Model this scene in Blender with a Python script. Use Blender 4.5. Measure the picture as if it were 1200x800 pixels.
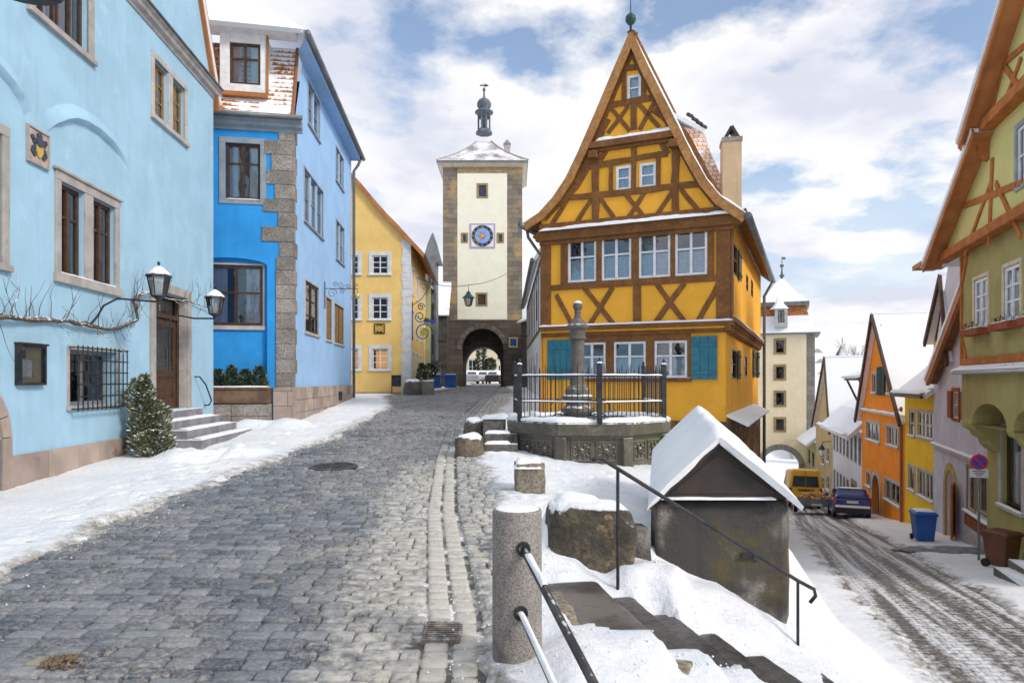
import bpy, bmesh, math, random
from mathutils import Vector, noise as mnoise
random.seed(7)
for o in list(bpy.data.objects): bpy.data.objects.remove(o)
SC = bpy.context.scene
COL = SC.collection
R = math.radians
# ------------------------------------------------------------------ camera (eye at the origin, level, 24 mm, lens shifted up)
F = 800.0; HX = 600.0; HY = 446.0
cd = bpy.data.cameras.new('camera'); cam = bpy.data.objects.new('camera', cd); COL.objects.link(cam)
cd.lens = 24; cd.sensor_width = 36; cam.rotation_euler = (R(90), 0, 0); cd.shift_y = 46/1200.0
cd.clip_start = 0.05; cd.clip_end = 3000
SC.camera = cam
# ------------------------------------------------------------------ world: Nishita sky behind procedural clouds
SUN_EL = R(34); SUN_AZ = R(125)      # azimuth measured from +Y towards +X
wd = bpy.data.worlds.new('World'); SC.world = wd; wd.use_nodes = True
nt = wd.node_tree; nt.nodes.clear()
def wn(t, **k):
    n = nt.nodes.new(t)
    for a, b in k.items(): setattr(n, a, b)
    return n
out = wn('ShaderNodeOutputWorld'); mixs = wn('ShaderNodeMixShader')
sky = wn('ShaderNodeTexSky', sky_type='NISHITA', sun_disc=False)
sky.sun_elevation = SUN_EL; sky.sun_rotation = SUN_AZ
bg1 = wn('ShaderNodeBackground'); bg1.inputs[1].default_value = 0.15
nt.links.new(sky.outputs[0], bg1.inputs[0])
tc = wn('ShaderNodeTexCoord'); sep = wn('ShaderNodeSeparateXYZ'); nt.links.new(tc.outputs['Generated'], sep.inputs[0])
def wm(op, a, b=None, c=None):
    n = wn('ShaderNodeMath', operation=op)
    for i, v in enumerate((a, b, c)):
        if v is None: continue
        if isinstance(v, (int, float)): n.inputs[i].default_value = v
        else: nt.links.new(v, n.inputs[i])
    return n.outputs[0]
zz = wm('ADD', wm('MAXIMUM', sep.outputs[2], 0.0), 0.22)
cx = wm('DIVIDE', sep.outputs[0], zz); cy = wm('DIVIDE', sep.outputs[1], zz)
cb = wn('ShaderNodeCombineXYZ'); nt.links.new(cx, cb.inputs[0]); nt.links.new(cy, cb.inputs[1])
mp = wn('ShaderNodeMapping'); nt.links.new(cb.outputs[0], mp.inputs[0]); mp.inputs['Location'].default_value = (3.2, 0.4, 1.3)
n1 = wn('ShaderNodeTexNoise'); n1.inputs['Scale'].default_value = 1.9; n1.inputs['Detail'].default_value = 9; n1.inputs['Roughness'].default_value = 0.56
nt.links.new(mp.outputs[0], n1.inputs['Vector'])
n2 = wn('ShaderNodeTexNoise'); n2.inputs['Scale'].default_value = 1.7; n2.inputs['Detail'].default_value = 8; n2.inputs['Roughness'].default_value = 0.55
mp2 = wn('ShaderNodeMapping'); nt.links.new(cb.outputs[0], mp2.inputs[0]); mp2.inputs['Location'].default_value = (5.1, 1.0, 3.3)
nt.links.new(mp2.outputs[0], n2.inputs['Vector'])
cr = wn('ShaderNodeValToRGB'); e = cr.color_ramp.elements; e[0].position = 0.385; e[0].color = (0,0,0,1); e[1].position = 0.475; e[1].color = (1,1,1,1)
nt.links.new(n1.outputs[0], cr.inputs[0])
# horizon closes over with cloud
hz = wm('SMOOTH_MIN', wm('MULTIPLY', wm('MAXIMUM', sep.outputs[2], 0.0), 3.2), 1.0, 0.3)
mask = wm('MAXIMUM', wm('MULTIPLY_ADD', cr.outputs[0], .93, .07), wm('SUBTRACT', 1.0, hz))
cc = wn('ShaderNodeValToRGB'); e = cc.color_ramp.elements
e[0].position = 0.40; e[0].color = (0.68,0.71,0.82,1); e[1].position = 0.60; e[1].color = (1.0,0.985,0.97,1)
e2 = e.new(0.48); e2.color = (0.84,0.85,0.91,1)
nt.links.new(n2.outputs[0], cc.inputs[0])
bg2 = wn('ShaderNodeBackground'); bg2.inputs[1].default_value = 0.82
nt.links.new(cc.outputs[0], bg2.inputs[0])
nt.links.new(mask, mixs.inputs[0]); nt.links.new(bg1.outputs[0], mixs.inputs[1]); nt.links.new(bg2.outputs[0], mixs.inputs[2])
nt.links.new(mixs.outputs[0], out.inputs[0])
# ------------------------------------------------------------------ sun through thin cloud
sd = bpy.data.lights.new('sun', 'SUN'); so = bpy.data.objects.new('sun', sd); COL.objects.link(so)
sd.energy = 1.8; sd.angle = R(14); sd.color = (1.0, 0.93, 0.82)
sdir = Vector((math.sin(SUN_AZ)*math.cos(SUN_EL), math.cos(SUN_AZ)*math.cos(SUN_EL), math.sin(SUN_EL)))
so.rotation_euler = sdir.to_track_quat('Z', 'Y').to_euler()
SC.view_settings.view_transform = 'Standard'; SC.view_settings.look = 'None'; SC.view_settings.gamma = 1.0
SC.view_settings.exposure = 0.42
SC.cycles.max_bounces = 6; SC.cycles.transparent_max_bounces = 12

# ------------------------------------------------------------------ materials
class NT:
    def __init__(s, name):
        s.m = bpy.data.materials.new(name); s.m.use_nodes = True; s.t = s.m.node_tree; s.t.nodes.clear()
        s.out = s.n('ShaderNodeOutputMaterial'); s.b = s.n('ShaderNodeBsdfPrincipled'); s.l(s.b.outputs[0], s.out.inputs[0])
        s.geo = s.n('ShaderNodeNewGeometry')
    def n(s, t, **k):
        n = s.t.nodes.new(t)
        for a, b in k.items(): setattr(n, a, b)
        return n
    def l(s, a, b): s.t.links.new(a, b)
    def sv(s, inp, v):
        if isinstance(v, (int, float)): inp.default_value = v
        elif isinstance(v, (tuple, list)): inp.default_value = tuple(v) + ((1,) if len(v) == 3 and len(inp.default_value) == 4 else ())
        else: s.l(v, inp)
    def math(s, op, a, b=0.0, c=None, clamp=False):
        n = s.n('ShaderNodeMath', operation=op); n.use_clamp = clamp
        s.sv(n.inputs[0], a); s.sv(n.inputs[1], b)
        if c is not None: s.sv(n.inputs[2], c)
        return n.outputs[0]
    def pos(s, scale=(1,1,1), uv=False):
        m = s.n('ShaderNodeMapping'); m.inputs['Scale'].default_value = scale
        if uv:
            u = s.n('ShaderNodeUVMap'); s.l(u.outputs[0], m.inputs[0])
        else: s.l(s.geo.outputs['Position'], m.inputs[0])
        return m.outputs[0]
    def noise(s, scale, detail=6, rough=0.55, vec=None, dist=0.0):
        n = s.n('ShaderNodeTexNoise'); n.inputs['Scale'].default_value = scale; n.inputs['Detail'].default_value = detail
        n.inputs['Roughness'].default_value = rough; n.inputs['Distortion'].default_value = dist
        s.l(vec if vec is not None else s.pos(), n.inputs['Vector']); return n.outputs[0]
    def ramp(s, v, a, b):
        n = s.n('ShaderNodeMapRange'); n.interpolation_type = 'SMOOTHSTEP'; s.sv(n.inputs[0], v)
        n.inputs[1].default_value = a; n.inputs[2].default_value = b; return n.outputs[0]
    def mix(s, f, a, b, mode='MIX'):
        n = s.n('ShaderNodeMix', data_type='RGBA', blend_type=mode); s.sv(n.inputs[0], f); s.sv(n.inputs[6], a); s.sv(n.inputs[7], b); return n.outputs[2]
    def bump(s, h, strength=0.5, dist=0.01, prev=None):
        n = s.n('ShaderNodeBump'); n.inputs['Strength'].default_value = strength; n.inputs['Distance'].default_value = dist
        s.l(h, n.inputs['Height'])
        if prev is not None: s.l(prev, n.inputs['Normal'])
        return n.outputs[0]
SNOWC = (0.86, 0.88, 0.92)
def surf(name, col, col2=None, scale=1.5, lo=.35, hi=.65, rough=.85, bump=.25, bscale=50, bdist=.006, island=0, snow=0, streak=0, metal=0, patch=None, grain=None, spec=.35):
    s = NT(name)
    c = s.mix(s.ramp(s.noise(scale), lo, hi), col, col2 or tuple(x*.82 for x in col))
    if streak:
        st = s.noise(1, 5, .6, s.pos((7, 7, .5)))
        c = s.mix(s.math('MULTIPLY', s.ramp(st, .45, .75), streak), c, tuple(x*.6 for x in col))
    if patch:
        pc, ps, plo, phi = patch
        c = s.mix(s.ramp(s.noise(ps, 8, .65), plo, phi), c, pc)
    if grain:
        g = s.noise(grain[0], 3, .7); c = s.mix(s.math('MULTIPLY', s.ramp(g, .4, .62), grain[2]), c, grain[1])
    if island:
        r = s.geo.outputs['Random Per Island']
        v = s.math('MULTIPLY_ADD', r, 2*island, 1-island)
        cc = s.n('ShaderNodeCombineColor'); [s.l(v, cc.inputs[i]) for i in range(3)]
        c = s.mix(1.0, c, cc.outputs[0], 'MULTIPLY')
    rg = rough
    if snow:
        sx = s.n('ShaderNodeSeparateXYZ'); s.l(s.geo.outputs['Normal'], sx.inputs[0])
        m = s.ramp(s.math('ADD', sx.outputs[2], s.math('MULTIPLY', s.math('SUBTRACT', s.noise(9, 6, .65), .5), 1.1)), 1.05-snow, 1.25-snow)
        c = s.mix(m, c, SNOWC)
    s.sv(s.b.inputs['Base Color'], c); s.b.inputs['Roughness'].default_value = rg; s.b.inputs['Metallic'].default_value = metal
    s.b.inputs['Specular IOR Level'].default_value = spec
    if bump:
        nn = s.bump(s.noise(bscale, 5, .6), bump, bdist)
        nn = s.bump(s.noise(bscale/9, 4, .5), bump*.8, bdist*3, nn)
        s.l(nn, s.b.inputs['Normal'])
    return s.m
def plaster(name, col, dirt=.5, var=.9):
    return surf(name, col, tuple(x*var for x in col), scale=1.1, rough=.92, bump=.5, bscale=38, bdist=.005, streak=dirt*.55,
                patch=(tuple(min(1, x*1.05+.01) for x in col), 2.6, .5, .8), spec=.15)
def masonry(name, c1, c2, mortar, bw, bh, stain=None, rough=.9, offset=.5, m=.012, bumps=.7, snow=0):
    s = NT(name); v = s.pos((1,1,1), uv=True)
    dn = s.n('ShaderNodeTexNoise'); dn.inputs['Scale'].default_value = 2.5; dn.inputs['Detail'].default_value = 3; s.l(v, dn.inputs['Vector'])
    vm = s.n('ShaderNodeVectorMath', operation='MULTIPLY_ADD'); s.l(dn.outputs['Color'], vm.inputs[0]); vm.inputs[1].default_value = (.05,.05,0); s.l(v, vm.inputs[2])
    b = s.n('ShaderNodeTexBrick'); s.l(vm.outputs[0], b.inputs['Vector']); b.offset = offset; b.inputs['Scale'].default_value = 1
    b.inputs['Brick Width'].default_value = bw; b.inputs['Row Height'].default_value = bh; b.inputs['Mortar Size'].default_value = m; b.inputs['Mortar Smooth'].default_value = .3
    b.inputs['Color1'].default_value = c1+(1,); b.inputs['Color2'].default_value = c2+(1,); b.inputs['Mortar'].default_value = mortar+(1,); b.inputs['Bias'].default_value = 0
    c = b.outputs[0]
    c = s.mix(s.math('MULTIPLY', s.ramp(s.noise(14, 6, .7), .4, .65), .35), c, tuple(x*.45 for x in c1))
    if stain: c = s.mix(s.ramp(s.noise(stain[1], 7, .65), stain[2], stain[3]), c, stain[0])
    s.sv(s.b.inputs['Base Color'], c); s.b.inputs['Roughness'].default_value = rough; s.b.inputs['Specular IOR Level'].default_value = .25
    h = s.math('SUBTRACT', 1.0, b.outputs[1])
    nn = s.bump(h, bumps, .03); nn = s.bump(s.noise(30, 6, .65), .5, .012, nn); s.l(nn, s.b.inputs['Normal'])
    return s.m
def rooftile(name, cover, tc=(.42,.17,.08), course=.17, tw=.19, feather=.13, tc2=None):
    """tiles in courses (uv in metres) under patchy snow"""
    s = NT(name); v = s.pos((1,1,1), uv=True)
    b = s.n('ShaderNodeTexBrick'); s.l(v, b.inputs['Vector']); b.inputs['Scale'].default_value = 1; b.inputs['Brick Width'].default_value = tw; b.inputs['Row Height'].default_value = course
    b.inputs['Mortar Size'].default_value = .012; b.inputs['Mortar Smooth'].default_value = .4; b.inputs['Bias'].default_value = 0
    b.inputs['Color1'].default_value = tc+(1,); b.inputs['Color2'].default_value = (tc2 or tuple(x*.6 for x in tc))+(1,); b.inputs['Mortar'].default_value = (.06,.04,.03,1)
    sx = s.n('ShaderNodeSeparateXYZ'); s.l(v, sx.inputs[0])
    fr = s.math('FRACT', s.math('DIVIDE', sx.outputs[1], course))      # 0 at the lower lip of a course
    nz = s.noise(.9, 8, .62); nf = s.noise(11, 4, .6)
    k = s.math('ADD', s.math('MULTIPLY', nz, .75), s.math('MULTIPLY', nf, .25))
    k = s.math('ADD', k, s.math('MULTIPLY', s.math('SUBTRACT', fr, .5), .12))
    m = s.ramp(k, .72-cover*.5, .72-cover*.5+feather)
    c = s.mix(m, b.outputs[0], SNOWC)
    s.sv(s.b.inputs['Base Color'], c); s.b.inputs['Roughness'].default_value = .75; s.b.inputs['Specular IOR Level'].default_value = .2
    h = s.math('SUBTRACT', 1.0, fr); nn = s.bump(h, .55, .03)
    nn = s.bump(s.math('MULTIPLY', b.outputs[1], -1.0), .4, .01, nn); nn = s.bump(s.math('ADD', s.noise(5,6,.6), m), .5, .02, nn)
    s.l(nn, s.b.inputs['Normal']); return s.m
def glassmat(name, tint=(.02,.025,.03), refl=.25, rough=.03):
    s = NT(name); t = s.t
    g = s.n('ShaderNodeBsdfGlossy'); g.inputs['Roughness'].default_value = rough; g.inputs['Color'].default_value = (.9,.93,1,1)
    tr = s.n('ShaderNodeBsdfTransparent'); tr.inputs[0].default_value = (.82,.86,.86,1)
    fr = s.n('ShaderNodeFresnel'); fr.inputs[0].default_value = 1.5
    f = s.math('ADD', s.math('MULTIPLY', fr.outputs[0], .9), refl*.5, clamp=True)
    nn = s.bump(s.noise(2.2, 2, .5), .12, .05); s.l(nn, g.inputs['Normal'])
    mx = s.n('ShaderNodeMixShader'); s.l(f, mx.inputs[0]); s.l(tr.outputs[0], mx.inputs[1]); s.l(g.outputs[0], mx.inputs[2])
    s.l(mx.outputs[0], s.out.inputs[0]); return s.m
def plain(name, col, rough=.6, metal=0, emit=0, spec=.5, coat=0):
    s = NT(name); s.b.inputs['Base Color'].default_value = col+(1,); s.b.inputs['Roughness'].default_value = rough; s.b.inputs['Metallic'].default_value = metal
    s.b.inputs['Specular IOR Level'].default_value = spec; s.b.inputs['Coat Weight'].default_value = coat
    if emit: s.b.inputs['Emission Color'].default_value = col+(1,); s.b.inputs['Emission Strength'].default_value = emit
    return s.m
MT = {}
# snow
s = NT('snow'); s.sv(s.b.inputs['Base Color'], s.mix(s.ramp(s.noise(.7, 6, .6), .35, .7), (.82,.85,.90), (.90,.91,.93)))
s.b.inputs['Roughness'].default_value = .7; s.b.inputs['Specular IOR Level'].default_value = .25
nn = s.bump(s.noise(90, 5, .75), .5, .010); nn = s.bump(s.noise(14, 6, .65), .6, .03, nn); s.l(nn, s.b.inputs['Normal']); MT['snow'] = s.m
# ground snow: trodden, with grit near the road
def groundsnow():
    s = NT('ground_snow')
    c = s.mix(s.ramp(s.noise(.7, 6, .6), .35, .7), (.80,.83,.89), (.90,.91,.93))
    at = s.n('ShaderNodeAttribute', attribute_name='grit')
    g = s.ramp(s.math('ADD', at.outputs['Fac'], s.math('MULTIPLY', s.math('SUBTRACT', s.noise(6, 8, .7), .5), 1.3)), .42, .95)
    c = s.mix(g, c, s.mix(s.ramp(s.noise(30, 4, .7), .35, .65), (.16,.13,.10), (.42,.38,.34)))
    s.sv(s.b.inputs['Base Color'], c); s.b.inputs['Roughness'].default_value = .75; s.b.inputs['Specular IOR Level'].default_value = .2
    vo = s.n('ShaderNodeTexVoronoi'); vo.inputs['Scale'].default_value = 3.2; s.l(s.pos(), vo.inputs['Vector'])
    nn = s.bump(s.ramp(vo.outputs[0], .05, .3), .22, .03)
    nn = s.bump(s.noise(80, 5, .75), .55, .012, nn); nn = s.bump(s.noise(11, 7, .68), .8, .05, nn); s.l(nn, s.b.inputs['Normal']); return s.m
MT['gsnow'] = groundsnow()
# cobbles
def cobble(name, wet=.45):
    s = NT(name)
    r = s.geo.outputs['Random Per Island']
    c = s.mix(s.math('POWER', r, 1.2), (.052,.066,.09), (.225,.245,.275))
    c = s.mix(s.ramp(r, .994, .996), c, (.28,.24,.17))
    c = s.mix(s.math('MULTIPLY', s.ramp(s.noise(34, 7, .75), .44, .62), .55), c, (.34,.35,.36))
    c = s.mix(s.math('MULTIPLY', s.ramp(s.noise(1.3, 4, .6), .42, .62), .5), c, s.mix(.5, c, (.03,.036,.05)))
    gr = s.ramp(s.noise(.55, 8, .68), .42, .60)
    fine = s.ramp(s.noise(24, 8, .8), .46, .60)
    c = s.mix(s.math('MULTIPLY', s.math('MULTIPLY', gr, fine), .8), c, (.44,.40,.35))
    at = s.n('ShaderNodeAttribute', attribute_name='grit')
    sg = s.ramp(s.math('ADD', at.outputs['Fac'], s.math('MULTIPLY', s.math('SUBTRACT', s.noise(9, 8, .72), .5), 1.6)), .45, .95)
    c = s.mix(s.math('MULTIPLY', sg, .85), c, (.62,.59,.53))
    s.sv(s.b.inputs['Base Color'], c)
    s.sv(s.b.inputs['Roughness'], s.math('ADD', .20, s.math('MULTIPLY', s.ramp(s.noise(5, 5, .6), .35, .65), .4))); s.b.inputs['Specular IOR Level'].default_value = wet
    nn = s.bump(s.noise(60, 6, .75), .9, .010); nn = s.bump(s.noise(12, 4, .6), .5, .015, nn); s.l(nn, s.b.inputs['Normal']); return s.m
MT['cobble'] = cobble('wet_cobble')
MT['joint'] = surf('joint_grit', (.10,.095,.09), (.34,.32,.30), scale=5, lo=.45, hi=.6, patch=((.72,.72,.72), 2.0, .50, .62), bscale=80, bump=.6, rough=.8)
# ------------------------------------------------------------------ geometry helpers
WL = {}
def lab(o, label=None, cat=None, group=None, kind=None):
    if label: o['label'] = label
    if cat: o['category'] = cat
    if group: o['group'] = group
    if kind: o['kind'] = kind
    return o
def thing(name, loc, label, cat, group=None):
    o = bpy.data.objects.new(name, None); COL.objects.link(o); o.location = loc; o.empty_display_size = .2
    WL[o.name] = Vector(loc); return lab(o, label, cat, group)
def V(*a): return Vector(a)
class MB:
    def __init__(s): s.v = []; s.f = []; s.m = []; s.uv = {}; s.att = None
    def vert(s, p): s.v.append(tuple(p)); return len(s.v)-1
    def face(s, pts, mi=0, uv=None):
        idx = [s.vert(p) for p in pts]; s.f.append(idx); s.m.append(mi)
        if uv: s.uv[len(s.f)-1] = uv
        return idx
    def hexa(s, b, t, mi=0):
        """8 corners: b bottom ring (4), t top ring (4)"""
        i = [s.vert(p) for p in list(b)+list(t)]
        for q in ((3,2,1,0),(4,5,6,7),(0,1,5,4),(1,2,6,5),(2,3,7,6),(3,0,4,7)): s.f.append([i[k] for k in q]); s.m.append(mi)
    def box(s, x0, x1, y0, y1, z0, z1, mi=0):
        s.hexa([(x0,y0,z0),(x1,y0,z0),(x1,y1,z0),(x0,y1,z0)], [(x0,y0,z1),(x1,y0,z1),(x1,y1,z1),(x0,y1,z1)], mi)
    def obox(s, c, ax, ay, hx, hy, z0, z1, mi=0):
        """oriented box: centre c (x,y), unit axes, half sizes"""
        P = lambda a, b, z: (c[0]+ax[0]*a*hx+ay[0]*b*hy, c[1]+ax[1]*a*hx+ay[1]*b*hy, z)
        s.hexa([P(-1,-1,z0),P(1,-1,z0),P(1,1,z0),P(-1,1,z0)], [P(-1,-1,z1),P(1,-1,z1),P(1,1,z1),P(-1,1,z1)], mi)
    def fbox(s, fr, u0, u1, z0, z1, w0, w1, mi=0):
        P = fr.pt
        s.hexa([P(u0,z0,w0),P(u1,z0,w0),P(u1,z0,w1),P(u0,z0,w1)], [P(u0,z1,w0),P(u1,z1,w0),P(u1,z1,w1),P(u0,z1,w1)], mi)
    def prism(s, A, B, mi=0, caps=True):
        """two matching 3d loops"""
        n = len(A); a = [s.vert(p) for p in A]; b = [s.vert(p) for p in B]
        for i in range(n):
            j = (i+1) % n; s.f.append([a[i], a[j], b[j], b[i]]); s.m.append(mi)
        if caps: s.f.append(a[::-1]); s.m.append(mi); s.f.append(b); s.m.append(mi)
    def fprism(s, fr, poly, w0, w1, mi=0): s.prism([fr.pt(u, z, w0) for u, z in poly], [fr.pt(u, z, w1) for u, z in poly], mi)
    jit = 0
    def beam(s, fr, a, b, wd, w0, w1, mi=0):
        """straight timber on a facade from (u,z) a to b"""
        dx, dz = b[0]-a[0], b[1]-a[1]; L = math.hypot(dx, dz) or 1; nx, nz = -dz/L*wd/2, dx/L*wd/2
        if s.jit and L > .3:
            n = max(2, int(L/.3)); A = []; B = []
            for k in range(n+1):
                f = k/n; cx_, cz_ = a[0]+dx*f, a[1]+dz*f; o1 = 1+s.jit*mnoise.noise(V(cx_*3,cz_*3,wd*40)); o2 = 1+s.jit*mnoise.noise(V(cx_*3,cz_*3,wd*40+9))
                A.append((cx_+nx*o1,cz_+nz*o1)); B.append((cx_-nx*o2,cz_-nz*o2))
            for k in range(n): s.fprism(fr, [A[k],B[k],B[k+1],A[k+1]], w0, w1, mi)
            return
        s.fprism(fr, [(a[0]+nx,a[1]+nz),(a[0]-nx,a[1]-nz),(b[0]-nx,b[1]-nz),(b[0]+nx,b[1]+nz)], w0, w1, mi)
    def tube(s, path, r, n=8, mi=0, cap=True):
        path = [Vector(p) for p in path]; rings = []; N = len(path)
        rr = r if isinstance(r, (list, tuple)) else [r]*N
        t = (path[1]-path[0]).normalized(); up = V(0,0,1) if abs(t.z) < .9 else V(1,0,0)
        x = t.cross(up).normalized()
        for k in range(N):
            t = (path[min(k+1,N-1)]-path[max(k-1,0)])
            if t.length < 1e-9: t = V(0,0,1)
            t.normalize(); x = x - t*x.dot(t)
            if x.length < 1e-6: x = t.orthogonal()
            x.normalize(); y = t.cross(x)
            rings.append([s.vert(path[k]+(x*math.cos(2*math.pi*i/n)+y*math.sin(2*math.pi*i/n))*rr[k]) for i in range(n)])
        for k in range(N-1):
            for i in range(n):
                j = (i+1) % n; s.f.append([rings[k][i], rings[k][j], rings[k+1][j], rings[k+1][i]]); s.m.append(mi)
        if cap: s.f.append(rings[0][::-1]); s.m.append(mi); s.f.append(rings[-1]); s.m.append(mi)
    def lathe(s, c, prof, n=24, mi=0, rot=0, sq=1.0):
        """profile [(r,z)] round the vertical through c"""
        c = Vector(c); rings = []
        for r, z in prof:
            rings.append([s.vert((c.x+r*math.cos(rot+2*math.pi*i/n), c.y+r*sq*math.sin(rot+2*math.pi*i/n), c.z+z)) for i in range(n)])
        for k in range(len(prof)-1):
            for i in range(n):
                j = (i+1) % n; s.f.append([rings[k][i], rings[k][j], rings[k+1][j], rings[k+1][i]]); s.m.append(mi)
        s.f.append(rings[0][::-1]); s.m.append(mi); s.f.append(rings[-1]); s.m.append(mi)
    def disc(s, c, ax, ay, r, w, n=32, mi=0):
        """flat disc of thickness w along ax x ay"""
        c = Vector(c); ax = Vector(ax); ay = Vector(ay); nn = ax.cross(ay).normalized()
        A = [c+(ax*math.cos(2*math.pi*i/n)+ay*math.sin(2*math.pi*i/n))*r for i in range(n)]
        s.prism(A, [p+nn*w for p in A], mi)
    def grid(s, rows, mi=0, uv=None):
        idx = [[s.vert(p) for p in r] for r in rows]
        for a in range(len(rows)-1):
            for b in range(len(rows[0])-1):
                s.f.append([idx[a][b], idx[a][b+1], idx[a+1][b+1], idx[a+1][b]]); s.m.append(mi)
                if uv: s.uv[len(s.f)-1] = [uv[a][b], uv[a][b+1], uv[a+1][b+1], uv[a+1][b]]
        return idx
    def slab(s, rows, th, mi=0, mi_under=None):
        """grid surface given a thickness downwards, uv in metres"""
        rows = [[Vector(p) for p in r] for r in rows]
        uv = []; vv = 0
        for a, r in enumerate(rows):
            if a: vv += (rows[a][len(r)//2]-rows[a-1][len(r)//2]).length
            uu = 0; line = []
            for b, p in enumerate(r):
                if b: uu += (r[b]-r[b-1]).length
                line.append((uu, vv))
            uv.append(line)
        s.grid(rows, mi, uv)
        n = (rows[0][-1]-rows[0][0]).cross(rows[-1][0]-rows[0][0]).normalized()
        if n.z < 0: n = -n
        low = [[p-n*th for p in r] for r in rows]
        mu = mi if mi_under is None else mi_under
        s.grid(low, mu)
        for A, B in ((rows[0], low[0]), (rows[-1], low[-1])): s.grid([A, B], mu)
        s.grid([[r[0] for r in rows], [r[0] for r in low]], mu); s.grid([[r[-1] for r in rows], [r[-1] for r in low]], mu)
    def build(s, name, mats, parent=None, smooth=False, bevel=0, label=None, cat=None, group=None, kind=None, subsurf=0, autosmooth=None, loc=None, fixn=True):
        if not isinstance(mats, (list, tuple)): mats = [mats]
        vs = s.v
        if parent is not None:
            root = parent
            while root.parent: root = root.parent
            off = WL[root.name]
        elif loc is not None: off = Vector(loc)
        else:
            n = max(1, len(vs)); off = V(sum(p[0] for p in vs)/n, sum(p[1] for p in vs)/n, min(p[2] for p in vs))
        me = bpy.data.meshes.new(name)
        me.from_pydata([(p[0]-off.x, p[1]-off.y, p[2]-off.z) for p in vs], [], s.f)
        for m in mats: me.materials.append(MT[m] if isinstance(m, str) else m)
        me.polygons.foreach_set('material_index', s.m)
        if s.uv:
            ul = me.uv_layers.new(name='UVMap')
            for fi, uvs in s.uv.items():
                p = me.polygons[fi]
                for k, li in enumerate(p.loop_indices): ul.data[li].uv = uvs[k]
        if s.att is not None:
            a = me.attributes.new('grit', 'FLOAT', 'POINT'); a.data.foreach_set('value', s.att)
        if smooth: me.polygons.foreach_set('use_smooth', [True]*len(s.f))
        me.update()
        if fixn and len(s.f) < 60000:
            bm = bmesh.new(); bm.from_mesh(me); bmesh.ops.recalc_face_normals(bm, faces=bm.faces); bm.to_mesh(me); bm.free()
        o = bpy.data.objects.new(name, me); COL.objects.link(o)
        if parent is not None: o.parent = parent
        else: o.location = off; WL[o.name] = off
        if bevel:
            b = o.modifiers.new('bevel', 'BEVEL'); b.width = bevel; b.segments = 2; b.limit_method = 'ANGLE'; b.angle_limit = R(40)
        if subsurf:
            b = o.modifiers.new('sub', 'SUBSURF'); b.levels = subsurf; b.render_levels = subsurf
        return lab(o, label, cat, group, kind)
class Fr:
    """vertical facade plane: base line from a to b (plan), outward side faces 'out' (plan vector)"""
    def __init__(s, a, b, out=(0,-1)):
        s.o = V(a[0], a[1], 0); d = V(b[0]-a[0], b[1]-a[1], 0); s.L = d.length; s.d = d.normalized(); n = V(s.d.y, -s.d.x, 0)
        if n.x*out[0]+n.y*out[1] < 0: n = -n
        s.n = n
    def pt(s, u, z, w=0.0): p = s.o+s.d*u+s.n*w; return V(p.x, p.y, z)
    def uz(s, px, py, w=0.0):
        a = (px-HX)/F; o = s.o+s.n*w
        u = (a*o.y-o.x)/(s.d.x-a*s.d.y); t = o.y+s.d.y*u; return (u, (HY-py)/F*t)
    def rect(s, x0, y0, x1, y1, w=0.0):
        a = s.uz(x0, y0, w); b = s.uz(x1, y1, w); return (min(a[0],b[0]), max(a[0],b[0]), min(a[1],b[1]), max(a[1],b[1]))
    def yy(s, u): return s.o.y+s.d.y*u
    def shift(s, w):
        f = Fr((0,0),(1,0)); f.o = s.o+s.n*w; f.d = s.d; f.n = s.n; f.L = s.L; return f
def P3(px, py, y): return V((px-HX)/F*y, y, (HY-py)/F*y)
def clip(poly, x0, x1, y0, y1):
    def cut(p, f, g):
        o = []
        for i in range(len(p)):
            a, b = p[i], p[(i+1) % len(p)]; fa, fb = f(a), f(b)
            if fa >= 0: o.append(a)
            if (fa >= 0) != (fb >= 0):
                t = fa/(fa-fb); o.append((a[0]+(b[0]-a[0])*t, a[1]+(b[1]-a[1])*t))
        return o
    for f in (lambda q: q[0]-x0, lambda q: x1-q[0], lambda q: q[1]-y0, lambda q: y1-q[1]):
        poly = cut(poly, f, None)
        if len(poly) < 3: return []
    a = sum(poly[i][0]*poly[(i+1)%len(poly)][1]-poly[(i+1)%len(poly)][0]*poly[i][1] for i in range(len(poly)))
    return poly if abs(a) > 1e-7 else []
MT['dark'] = plain('dark_room', (.02,.018,.017), .9)
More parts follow.
